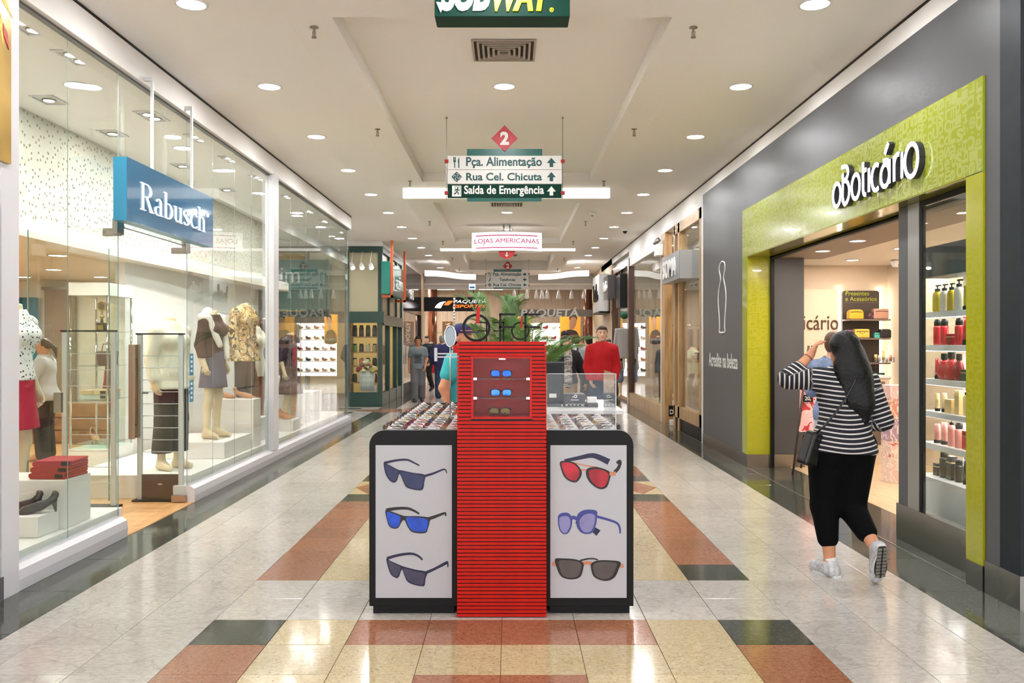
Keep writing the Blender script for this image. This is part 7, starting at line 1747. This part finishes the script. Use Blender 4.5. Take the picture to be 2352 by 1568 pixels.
# curved lightbox
MAG = pm('magenta print', C(206, 30, 120), .5, emit=C(206, 30, 120), es=.1); LBX = pm('lightbox white', (1, 1, 1, 1), .5, emit=(1, .98, .98, 1), es=.35)
t = thing('lightbox_sign', 'glowing white curved lightbox with magenta lettering', 'sign', (-.08, 17.5, 3.36), world=True)
x0, x1, z0, z1 = at(1083, 0, 17.5).x, at(1245, 0, 17.5).x, at(0, 577, 17.5).z, at(0, 532, 17.5).z; xc = (x0 + x1) / 2; hw = (x1 - x0) / 2
def bow(x): return 17.4 + .22 * ((x - xc) / hw) ** 2
xs = [x0 + (x1 - x0) * i / 16 for i in range(17)]
MB().prism([(x, bow(x)) for x in xs] + [(x1, 17.75), (x0, 17.75)], 'z', z0 + .012, z1 - .012).build('light_face', LBX, t); MB().prism([(x, bow(x) - .012) for x in xs] + [(x1 + .01, 17.78), (x0 - .01, 17.78)], 'z', z1 - .012, z1).build('frame', SWH, t); MB().prism([(x, bow(x) - .012) for x in xs] + [(x1 + .01, 17.78), (x0 - .01, 17.78)], 'z', z0, z0 + .012).build('frame', SWH, t)
for z in (z0 + .06, z1 - .09):
    m = MB()
    for a, b in zip(xs[1:-2], xs[2:-1]): m.add([(a, bow(a) - .004, z), (b, bow(b) - .004, z), (b, bow(b) - .004, z + .018), (a, bow(a) - .004, z + .018)], [(0, 1, 2, 3)])
    m.build('magenta_line', MAG, t)
o = lettering('letters', 'LOJAS AMERICANAS', MAG, (xc, 17.40, z0 + .13), (1, 0, 0), (0, 0, 1), width=1.3, height=.12, depth=.004, parent=t, align='C')
for v_ in o.data.vertices: x_ = v_.co.x + ROOTW[t.name].x; v_.co.y += bow(x_) - 17.412
for x in (xc - .06, xc + .06): MB().cyl((x, 17.6, z1), (x, 17.6, 3.911), .018, n=8).build('hanging_rod', CHROME, t, True)
t = thing('arrow_disc', 'red half-round arrow sign below the glowing lightbox', 'sign', (xc, 17.5, z0 - .16), world=True)
MB().prism([(xc + .165 * math.cos(R(180 + 180 * i / 16)), z0 - .002 + .15 * math.sin(R(180 + 180 * i / 16))) for i in range(17)], 'y', 17.45, 17.48).build('disc', pm('disc red', C(206, 26, 32), .4), t); MB().prism([(xc - .012, z0 - .02), (xc + .012, z0 - .02), (xc + .012, z0 - .075), (xc + .04, z0 - .075), (xc, z0 - .12), (xc - .04, z0 - .075), (xc - .012, z0 - .075)], 'y', 17.446, 17.45).build('arrow', SWP, t)
t = thing('exit_lightbox', 'small pale blue lit exit sign far at the ceiling', 'sign', (at(1085, 0, 29).x, 29, 3.3), world=True); a = at(1077, 665, 29); b = at(1092, 652, 29); box('face', pm('exit face', C(190, 206, 226), emit=C(170, 196, 232), es=.7), (a.x, b.x, 29, 29.05, a.z, b.z), t); box('print', pm('exit print', C(40, 90, 140), .5), (a.x + .03, b.x - .03, 28.995, 29, a.z + .05, a.z + .1), t); box('rod', STEEL, ((a.x + b.x) / 2 - .01, (a.x + b.x) / 2 + .01, 29.02, 29.03, b.z, 3.9), t)

# ================================================================ people
SK1 = pm('skin tan', C(186, 128, 96), .5, noise=(20, .05)); SK2 = pm('skin light', C(224, 176, 148), .5, noise=(20, .05)); SK3 = pm('skin warm', C(206, 144, 108), .5, noise=(20, .05))
HBLK = pm('black hair', C(13, 12, 13), .4, spec=.3, bump=(60, .5)); HBRN = pm('brown hair', C(86, 56, 38), .45, bump=(70, .6)); HDRK = pm('dark brown hair', C(46, 34, 28), .45, bump=(70, .6)); HGRY = pm('grey hair', C(140, 138, 136), .5, bump=(70, .6))
DNAV = pm('navy cloth', C(40, 42, 92), .8, bump=(60, .1)); TEALC = pm('teal cloth', C(58, 178, 184), .8, bump=(30, .2)); GREYT = pm('grey cloth', C(112, 122, 128), .8, bump=(30, .2)); GREYP = pm('grey trouser cloth', C(96, 96, 100), .8, bump=(25, .3)); JEAN = pm('dark jeans', C(44, 58, 92), .8, noise=(14, .25)); BEI = pm('beige chino', C(176, 144, 104), .8, bump=(25, .3)); REDS = pm('red sweater', C(190, 14, 24), .85, bump=(40, .25)); WHT = pm('white tee', C(226, 224, 222), .8); GRY2 = pm('mid grey tee', C(136, 140, 146), .8); CAMO = pattern('grey camouflage tee', [(0, C(70, 70, 74)), (.42, C(160, 156, 152)), (.5, C(206, 202, 198)), (.58, C(96, 94, 96))], 11, stretch=(.5, .5, 1.6)); SHO = pm('dark shoe', C(30, 30, 36), .4); SHW2 = pm('grey sneaker', C(188, 188, 190), .6, noise=(40, .2)); SOLE = pm('rubber sole', C(30, 30, 28), .6, bump=(90, 1.0)); SOLW = pm('white midsole', C(214, 214, 214), .5)
LEG = pm('black leggings', C(9, 9, 11), .85, bump=(40, .15), spec=.1)
# ---- woman in the striped top, walking away with one hand on her hair
def stripes(name, a, b, period, duty):
    m, nt, bs, out = nodes(name); N = nt.nodes.new; L = nt.links
    at_ = N('ShaderNodeAttribute'); at_.attribute_name = 'run'
    d = N('ShaderNodeMath'); d.operation = 'DIVIDE'; d.inputs[1].default_value = period; L.new(at_.outputs['Fac'], d.inputs[0])
    f = N('ShaderNodeMath'); f.operation = 'FRACT'; L.new(d.outputs[0], f.inputs[0])
    r = N('ShaderNodeValToRGB'); r.color_ramp.interpolation = 'CONSTANT'; r.color_ramp.elements[0].color = b; r.color_ramp.elements[1].position = duty; r.color_ramp.elements[1].color = a
    L.new(f.outputs[0], r.inputs[0]); L.new(r.outputs[0], bs.inputs['Base Color']); bs.inputs['Roughness'].default_value = .85
    return m
STR = stripes('navy white stripe', C(22, 22, 34), C(206, 200, 196), .03, .3)
WPOSE = dict(pel=(0, .0, .92), wai=(-.01, .01, 1.06), che=(-.01, 0, 1.25), nek=(-.01, .0, 1.41), hea=(-.005, -.015, 1.565), shL=(.165, .01, 1.365), elL=(.355, -.04, 1.365), wrL=(.2, -.05, 1.53),
             shR=(-.175, .01, 1.345), elR=(-.262, .05, 1.08), wrR=(-.11, -.17, 1.02), hiL=(.088, 0, .9), hiR=(-.088, 0, .9), knL=(.1, -.05, .48), anL=(.075, -.015, .085), toL=(.13, -.16, .035), knR=(-.075, -.02, .475), anR=(-.15, .24, .225), toR=(-.165, .17, .045))
WS = 1.62 / 1.7; WJ = joints(WPOSE, WS)
def woman_hair(J, s, o, M):
    P = [EL(o(0, .02, .035), (.092 * s, .105 * s, .098 * s), .03), RC(o(0, .06, .03), o(-.03, .1, -.14), .088 * s, .098 * s, .04, ((0, 1, 0), .8)), RC(o(-.03, .1, -.14), o(-.07, .135, -.36), .1 * s, .085 * s, .04, ((0, 1, 0), .62)),
         RC(o(-.05, .12, -.3), o(-.07, .14, -.47), .085 * s, .045 * s, .04, ((0, 1, 0), .6)), RC(o(.04, .09, -.1), o(.0, .13, -.34), .07 * s, .06 * s, .04, ((0, 1, 0), .6)), RC(o(-.09, .05, -.02), o(-.12, .1, -.22), .05 * s, .05 * s, .04)]
    h0 = J['hea']
    return blob(P, .009, [lambda X, Y, Z: -np.maximum(np.maximum(Y - (h0.y - .02 * s), Z - (h0.z + .055 * s)), np.abs(X - h0.x) - .085 * s)])
BRC = pm('thin bracelet', C(120, 70, 50), .4)
wlegs = [gm('striped_top', 'top', STR, sleeve=1.42, hem=.865, grow=.017, vx=.009, tilt=.05, hip=.192, hflat=.82), gm('leggings', 'trousers', LEG, end=.56, leg=(.124, .078, .056), grow=.008, vx=.009, top=1.0)]
wom = figure('person', 'woman in a striped top and black leggings walking away, hand on her hair', 'person', (2.185, 5.74, 0), R(180), 1.62, WPOSE, SK3, wlegs, HBLK, 1.13, True, .0085, yaw=R(12), pitch=0, hairfn=woman_hair,
             hands=dict(L=dict(n=(-1, .25, -.1), curl=.28, spread=.6, dir=Vector((-.45, .12, .9))), R=dict(n=(0, 1, 0), curl=.5)))
for ch in wom.children:
    if ch.name.startswith('striped_top'):
        me = ch.data; n = len(me.vertices); co = np.empty(n * 3); me.vertices.foreach_get('co', co); co = co.reshape(-1, 3)
        run = co[:, 2] + .012 * np.cos(co[:, 0] * 12); best = np.full(n, 1e9)
        tor = np.abs(co[:, 0] - WJ['che'].x) - .135 * WS
        for q in 'LR':
            a = np.array(WJ['sh' + q]); e = np.array(WJ['el' + q]); w_ = np.array(WJ['wr' + q]); acc = 0
            for p0, p1 in ((a, e), (e, w_)):
                d = p1 - p0; L_ = np.linalg.norm(d); tt = np.clip(((co - p0) @ d) / L_ ** 2, 0, 1); dist = np.linalg.norm(co - p0 - tt[:, None] * d, axis=1)
                ok = (dist < .078 * WS) & (dist < best) & (((co - p0) @ d) / L_ > (.02 if p0 is a else -.2)) & (tor > -.01 if p0 is a else np.ones(n, bool))
                run = np.where(ok, 3 + acc + ((co - p0) @ d) / L_, run); best = np.where(ok, dist, best); acc += L_
        at_ = me.attributes.new('run', 'FLOAT', 'POINT'); at_.data.foreach_set('value', run.astype(np.float32))
def sneaker(root, J, s, q, up):
    a, t_ = J['an' + q], J['to' + q]; up = Vector(up); hp = foot_prims(J, s, q); hl = hp[0][1]; f = (t_ - hl).normalized(); up = (up - f * up.dot(f)).normalized(); lat = f.cross(up)
    V, Q = blob([RC(hl, t_, .036 * s, .03 * s, .02), RC(a - (a - hl) * .25, hl, .034 * s, .036 * s, .02), RC(a - (a - hl) * .2, a * .4 + t_ * .6, .034 * s, .032 * s, .02)], .008, [], .012 * s); sh = link('shoe', net_mesh('shoe', V, Q, SHW2), root)
    V, Q = blob([RC(a + (a - hl) * .0, a + Vector((0, 0, .03)) * s, .036 * s, .038 * s, .01)], .008, [], .004); link('sock', net_mesh('sock', V, Q, WHT), root)
    ol = spline([(-.045, -.03), (-.055, 0), (-.045, .03), (.02, .03), (.1, .043), (.17, .036), (.2, 0), (.17, -.036), (.1, -.043), (.02, -.03)], 4)
    for nm, z0, z1, mt, g in (('midsole', -.05, -.022, SOLW, 1.0), ('sole', -.06, -.05, SOLE, .97)):
        m = MB(); k = len(ol); vs = [hl + f * x * s * g + lat * y * s * g + up * z * s for z in (z0, z1) for x, y in ol]
        m.add(vs, [tuple(range(k))[::-1], tuple(range(k, 2 * k))] + [(i, (i + 1) % k, k + (i + 1) % k, k + i) for i in range(k)]); m.build(nm, mt, sh, bevel=.003)
    m = MB()
    for i in range(9):
        x = -.035 + .026 * i
        for y in (-.02, .018): m.obox(hl + f * x * s + lat * y * s - up * .062 * s, f * .009 * s, lat * .014 * s, up * .004 * s)
    m.build('tread', pm('tread grey', C(120, 118, 110), .6), sh)
sneaker(wom, WJ, WS, 'L', (0, 0, 1)); sneaker(wom, WJ, WS, 'R', WJ['anR'] - WJ['toR'] + Vector((0, -.35, 0)))
a = WJ['wrL']; d = (WJ['wrL'] - WJ['elL']).normalized(); u_ = d.orthogonal().normalized(); v_ = d.cross(u_)
MB().tube([a - d * .02 + (u_ * math.cos(i * math.pi / 8) + v_ * math.sin(i * math.pi / 8)) * .0295 for i in range(16)], .0035, 6, closed=True).build('bracelet', BRC, wom, True)
# shoulder bag on her left hip
bg = thing('shoulder_bag', 'black leather bucket bag on the striped woman\'s hip', 'bag', (1.935, 5.74, .70), world=True)
BL2 = pm('black bag leather', C(22, 20, 22), .3, bump=(50, .15))
m = MB(); m.prism([(-.062, 0), (.062, 0), (.05, .2), (.035, .225), (-.035, .225), (-.05, .2)], 'y', -.045, .045); m.xf(Matrix.Translation((1.925, 5.66, .745)) @ Matrix.Rotation(.25, 4, 'Y') @ Matrix.Rotation(.5, 4, 'Z')); m.build('bag_body', BL2, bg, bevel=.02, seg=3)
pts = [(1.975, 5.64, .95), (2.02, 5.61, 1.0), (2.09, 5.592, 1.09), (2.16, 5.59, 1.19), (2.22, 5.6, 1.3), (2.25, 5.65, 1.385), (2.245, 5.72, 1.40)]
MB().tube(pts, .007, 6).build('strap', BL2, bg, True); MB().tube([(1.97 + .012 * math.cos(i * .785), 5.637, .955 + .014 * math.sin(i * .785)) for i in range(8)], .003, 5, closed=True).build('ring', CHROME, bg, True)
# ---- customer half hidden behind her
figure('person', 'customer with brown hair and pale jeans half hidden behind the striped woman', 'person', (3.06, 8.25, 0), R(150), 1.63, dict(elL=(.22, -.1, 1.12), wrL=(.12, -.22, 1.1)), SK2, [gm('shirt', 'top', pm('blue grey shirt', C(120, 136, 168), .8, noise=(20, .15)), sleeve=1.3, hem=.84, grow=.022), gm('jeans', 'trousers', pm('pale jeans', C(196, 200, 214), .8, noise=(10, .08)), leg=(.095, .07, .055))], HBRN, .95, True, .012, shoes=pm('pink shoe', C(190, 120, 110), .5))
# ---- people along the corridor
def walk(st=.14, lift=.06, arm=.1):
    return dict(knR=(-.09, -.09 - st * .3, .52), anR=(-.09, -.02 - st, .085), toR=(-.1, -.19 - st, .04), knL=(.09, -.03, .49), anL=(.095, st + .05, .11 + lift * .4), toL=(.1, st - .09, .03), elR=(-.21, .08, 1.11), wrR=(-.215, .04, .86), elL=(.21, -.02, 1.11), wrL=(.215, -.12 - arm, .89))
WK = walk(.08, .04, .05); WK.update(elR=(-.225, .05, 1.12), wrR=(-.235, -.02, .88), elL=(.22, .03, 1.12), wrL=(.18, -.13, .92))
pg = figure('person', 'man in a grey printed tee with headphones walking towards the camera', 'person', (-2.37, 22.4, 0), R(6), 1.67, WK, SK1, [gm('tee', 'top', GREYT, sleeve=.55, hem=.86, grow=.02, vneck=.07), gm('trousers', 'trousers', GREYP, leg=(.1, .08, .075))], HBLK, 1.1, False, .011, shoes=SHO)
s = 1.67 / 1.7
for k, (z, w_) in enumerate(((1.24, .12), (1.205, .14), (1.17, .1), (1.13, .13), (1.085, .11), (1.04, .14))): MB().obox((0, -.152 * s + .0, z * s), (w_ * s * .75, 0, 0), (0, .006, 0), (0, 0, .009)).build('shirt_print', SHO, pg)
o_ = Vector((0, -.012, 1.585)) * s
MB().tube([(o_.x + .088 * math.cos(a), o_.y + .012, o_.z + .02 + .118 * math.sin(a)) for a in [R(0 + 180 * i / 12) for i in range(13)]], .009, 6).build('headphones', BLACK, pg, True)
for q in (-1, 1): MB().cyl((q * .078, o_.y + .012, o_.z), (q * .1, o_.y + .012, o_.z), .032, n=12).build('earcup', BLACK, pg, True)
figure('person', 'person in a black jacket walking behind the headphone man', 'person', (-2.62, 27.4, 0), R(-25), 1.72, walk(.12), SK2, [gm('jacket', 'jacket', BKC_, sleeve=1.95, hem=.84, grow=.024), gm('trousers', 'trousers', BKC_, leg=(.09, .065, .055))], HDRK, 1.0, False, .015, shoes=SHO)
figure('person', 'older grey haired man in a navy jacket seen from behind', 'person', (-1.88, 24.0, 0), R(195), 1.71, dict(elL=(.27, -.03, 1.13), elR=(-.27, -.03, 1.13), wrR=(-.2, -.16, .96), wrL=(.2, -.16, .96)), SK2, [gm('jacket', 'jacket', DNAV, sleeve=1.95, hem=.78, grow=.03, loose=1.15), gm('jeans', 'trousers', JEAN)], HGRY, 1.18, False, .014, shoes=SHO)
pa = figure('person', 'kiosk attendant in a teal tee and navy cap behind the left tray', 'person', (-.47, 8.25, 0), R(70), 1.70, dict(elR=(-.255, .06, 1.12), wrR=(-.27, -.02, .88)), SK3, [gm('tee', 'top', TEALC, sleeve=.5, hem=.84, grow=.02), gm('jeans', 'trousers', JEAN)], HBLK, 1.12, False, .010, shoes=SHO)
oo = Vector((0, -.012, 1.585))
V, Q = blob([EL(oo + Vector((0, .008, .05)), (.09, .108, .085), .02)], .008, [lambda X, Y, Z: oo.z + .045 - Z + 0 * X + 0 * Y]); link('cap', net_mesh('cap', V, Q, pm('navy cap', C(34, 38, 96), .7)), pa)
MB().prism([(-.075, -.095), (.075, -.095), (.06, -.17), (0, -.185), (-.06, -.17)], 'z', oo.z + .045, oo.z + .055).build('cap_brim', pm('navy cap', C(34, 38, 96), .7), pa); MB().tube([(.0915 * math.cos(a), oo.y + .115 + .11 * math.sin(a) - .1, oo.z + .065) for a in [R(200 + 140 * i / 10) for i in range(11)]], .006, 5).build('cap_stripe', pm('red white stripe', C(216, 110, 110), .6), pa, True)
JW = joints(dict(elR=(-.255, .06, 1.12), wrR=(-.27, -.02, .88)), 1.0); a = JW['wrR']; MB().tube([a + Vector((.034 * math.cos(i * .4), .034 * math.sin(i * .4), .03)) for i in range(16)], .011, 6, closed=True).build('watch', BLACK, pa, True)
figure('person', 'man in a black open jacket and camouflage tee with beige trousers', 'person', (.93, 14.5, 0), R(14), 1.64, dict(elL=(.29, -.0, 1.12), wrL=(.33, -.04, .9), elR=(-.26, .03, 1.12), wrR=(-.25, -.1, .92), knR=(-.1, -.06, .5)), SK2, [gm('tee', 'top', CAMO, sleeve=0, hem=.82, grow=.02, vneck=.06), gm('jacket', 'jacket', BKC_, sleeve=1.95, hem=.88, grow=.034, open=.075, loose=1.1), gm('trousers', 'trousers', BEI, leg=(.1, .08, .07))], HDRK, 1.05, False, .010, shoes=SHO, yaw=R(38))
figure('person', 'man in a white tee standing with his back turned before the yellow poster', 'person', (1.2, 19.2, 0), R(190), 1.78, {}, SK3, [gm('tee', 'top', WHT, sleeve=.55, hem=.86, grow=.022), gm('trousers', 'trousers', SHO)], HBLK, 1.1, False, .014, shoes=SHO)
figure('person', 'man in a grey tee with dark trousers seen from behind', 'person', (1.68, 18.8, 0), R(215), 1.68, {}, SK3, [gm('tee', 'top', GRY2, sleeve=.55, hem=.86, grow=.022), gm('trousers', 'trousers', BKC_)], HBLK, 1.0, False, .014, shoes=SHO)
figure('person', 'young man in a plain red sweater and blue jeans, hands in pockets', 'person', (1.445, 13.7, 0), R(-4), 1.785, dict(elL=(.215, .05, 1.10), wrL=(.17, -.07, .90), elR=(-.215, .05, 1.10), wrR=(-.17, -.07, .90), knL=(.1, -.06, .5)), SK2, [gm('sweater', 'top', REDS, sleeve=1.98, hem=.90, grow=.022, loose=1.08), gm('jeans', 'trousers', JEAN, leg=(.094, .07, .055))], HDRK, 1.0, False, .0095, shoes=SHO, pitch=R(-6))
figure('person', 'dark haired boy in a grey hoodie half hidden behind the red sweater', 'person', (2.3, 20.5, 0), R(10), 1.6, walk(.08), SK2, [gm('hoodie', 'jacket', GREYP, sleeve=1.95, hem=.84, grow=.024), gm('trousers', 'trousers', pm('light grey trousers', C(150, 150, 154), .8))], HDRK, .92, False, .014, shoes=WHITEG)
# ---- assistant and mannequins in the clothing shop
def tied_hair(J, s, o, M):
    return blob([EL(o(0, .02, .035), (.08 * s, .098 * s, .09 * s), .02), RC(o(0, .1, .03), o(0, .15, -.04), .03 * s, .035 * s, .02), RC(o(0, .15, -.04), o(0, .15, -.16), .035 * s, .015 * s, .02)], .01, [lambda X, Y, Z: -np.maximum(np.maximum(Y - (J['hea'].y - .01), Z - (J['hea'].z + .06)), -1 + 0 * X)])
pas = figure('person', 'shop assistant with tied brown hair and glasses in a grey blouse', 'person', (-6.1, 11.4, .003), R(-80), 1.58, dict(elL=(.24, -.1, 1.12), wrL=(.16, -.3, 1.22), elR=(-.24, -.1, 1.12), wrR=(-.16, -.3, 1.2)), SK3, [gm('blouse', 'top', pm('grey blouse', C(190, 188, 192), .8, bump=(25, .2)), sleeve=.8, hem=.84, grow=.026), gm('trousers', 'trousers', BKC_)], HBRN, 1.22, True, .011, shoes=PTAN, hairfn=tied_hair, pitch=R(8))
sa = 1.58 / 1.7; oa = Vector((0, -.012, 1.585)) * sa
for q in (-1, 1): MB().tube([(q * .03 * sa + .02 * math.cos(i * .52), oa.y - .1, oa.z + .002 + .014 * math.sin(i * .52)) for i in range(12)], .0025, 5, closed=True).build('spectacle_rim', BLACK, pas, True)
DOTC = pattern('white dotted cloth', [(0, C(40, 40, 44)), (.28, C(232, 230, 228))], 38, 'voronoi'); CRIM = pm('crimson cloth', C(176, 26, 52), .75, bump=(30, .15)); WJK = pm('cream jacket', C(232, 224, 206), .75, bump=(60, .1)); DKG = pm('charcoal cloth', C(48, 46, 48), .8); DBR = pm('dark brown knit', C(72, 48, 42), .8, bump=(60, .2)); GSK = pm('grey violet skirt', C(104, 100, 118), .8)
PAT = pattern('gold black print', [(0, C(46, 40, 34)), (.4, C(206, 160, 84)), (.48, C(232, 210, 168)), (.55, C(70, 60, 48)), (.62, C(196, 140, 70))], 7, 'noise', 2.2); DRS = pattern('dark floral print', [(0, C(34, 26, 34)), (.46, C(70, 46, 60)), (.54, C(120, 84, 84)), (.58, C(34, 26, 34))], 16); CRO = pm('rust trousers', C(128, 74, 44), .8); WSW = pm('white sweater', C(232, 228, 218), .85, bump=(60, .3))
MP = dict(elR=(-.2, .05, 1.10), wrR=(-.215, -.03, .87), elL=(.2, .05, 1.10), wrL=(.215, -.03, .87), toR=(-.125, -.13, .03), toL=(.125, -.13, .03))
def manq(label, loc, rz, h, wear, pose=MP, **k):
    return figure('mannequin', label, 'mannequin', loc, R(rz), h, pose, MANN, wear, None, k.pop('w', .86), True, .012, True, 'mannequins of the clothing shop', **k)
manq('mannequin in a dotted white top and crimson skirt at the near shop window', (-3.9, 6.85, .212), 85, 1.84, [gm('top', 'top', DOTC, sleeve=.7, hem=.95, grow=.02), gm('skirt', 'skirt', CRIM, hem=.6, flare=.185, grow=.01)])
manq('mannequin in a cream jacket and wide dark trousers by the shop door', (-3.50, 8.98, .236), 62, 1.76, [gm('jacket', 'jacket', WJK, sleeve=1.85, hem=.80, grow=.022, flare=.195, loose=1.0), gm('trousers', 'trousers', DKG, end=1.0, leg=(.1, .088, .1), hem=.17)])
mj = [o for o in bpy.data.objects if o.name.startswith('mannequin') and 'cream jacket' in str(o.get('label', ''))][0]
sj = 1.76 / 1.7; nk = Vector((0, .01, 1.425)) * sj
V, Q = blob([RC(nk + Vector((.085 * math.cos(a), .075 * math.sin(a), .012)), nk + Vector((.085 * math.cos(a + .5), .075 * math.sin(a + .5), .012)), .022, .022, .01) for a in [R(-60 + 30 * i) for i in range(10)]] + [RC(nk + Vector((q * .05, -.07, .01)), nk + Vector((q * .075, -.125, -.09)), .024, .012, .01, ((0, 1, 0), .7)) for q in (-1, 1)], .008); link('collar', net_mesh('collar', V, Q, WJK), mj)
for q in (-1, 1): MB().obox((q * .095 * sj, -.163 * sj, .95 * sj), (.055, .012 * q, 0), (0, .006, 0), (0, 0, .022)).build('pocket_flap', WJK, mj, bevel=.004)
for k in range(4): MB().cyl((0, -.165 * sj + .004 * abs(k - 1), (1.3 - .13 * k) * sj), (0, -.15 * sj, (1.3 - .13 * k) * sj), .013, n=12).build('button', pm('bone button', C(200, 186, 160), .4), mj)
mm = manq('mannequin in a dark brown top and grey skirt with a white sweater', (-3.48, 10.2, .422), 75, 1.68, [gm('top', 'top', DBR, sleeve=1.6, hem=.95, grow=.016), gm('skirt', 'skirt', GSK, hem=.6, flare=.18)])
s = 1.68 / 1.7; sw = MB()
V, Q = blob([RC((-.17 * s, .03, 1.42 * s), (.17 * s, .03, 1.42 * s), .06, .06, .03, ((0, 1, 0), .9)), RC((-.15 * s, -.03, 1.42 * s), (-.06 * s, -.13, 1.1 * s), .045, .035, .03), RC((.15 * s, -.03, 1.42 * s), (.07 * s, -.14, .95 * s), .045, .035, .03), RC((0, .07, 1.4 * s), (0, .12, 1.05 * s), .15, .16, .03, ((0, 1, 0), .25))], .013); o = link('draped_sweater', net_mesh('draped_sweater', V, Q, WSW), mm); o['label'] = 'white sweater draped over the shoulders'
manq('mannequin in a gold and black patterned blouse beside the window post', (-3.56, 11.66, .541), 72, 1.72, [gm('blouse', 'top', PAT, sleeve=1.7, hem=.74, grow=.024, flare=.22, loose=1.15), gm('trousers', 'trousers', DKG, leg=(.09, .07, .06))])
manq('mannequin in a cream coat and rust trousers at the window post', (-3.62, 12.3, .238), 78, 1.74, [gm('coat', 'jacket', WJK, sleeve=1.8, hem=.8, grow=.03), gm('trousers', 'trousers', CRO, leg=(.1, .085, .09), hem=.12)])
manq('mannequin in a dark brown blouse behind the floral dress', (-3.75, 13.35, .41), 75, 1.7, [gm('blouse', 'top', DBR, sleeve=1.7, hem=.8, grow=.025), gm('skirt', 'skirt', DKG, hem=.55, flare=.18)])
manq('mannequin in a dark floral dress in the far shop window', (-3.42, 13.55, .238), 70, 1.64, [gm('dress', 'dress', DRS, sleeve=1.1, hem=.52, flare=.22, grow=.02)])
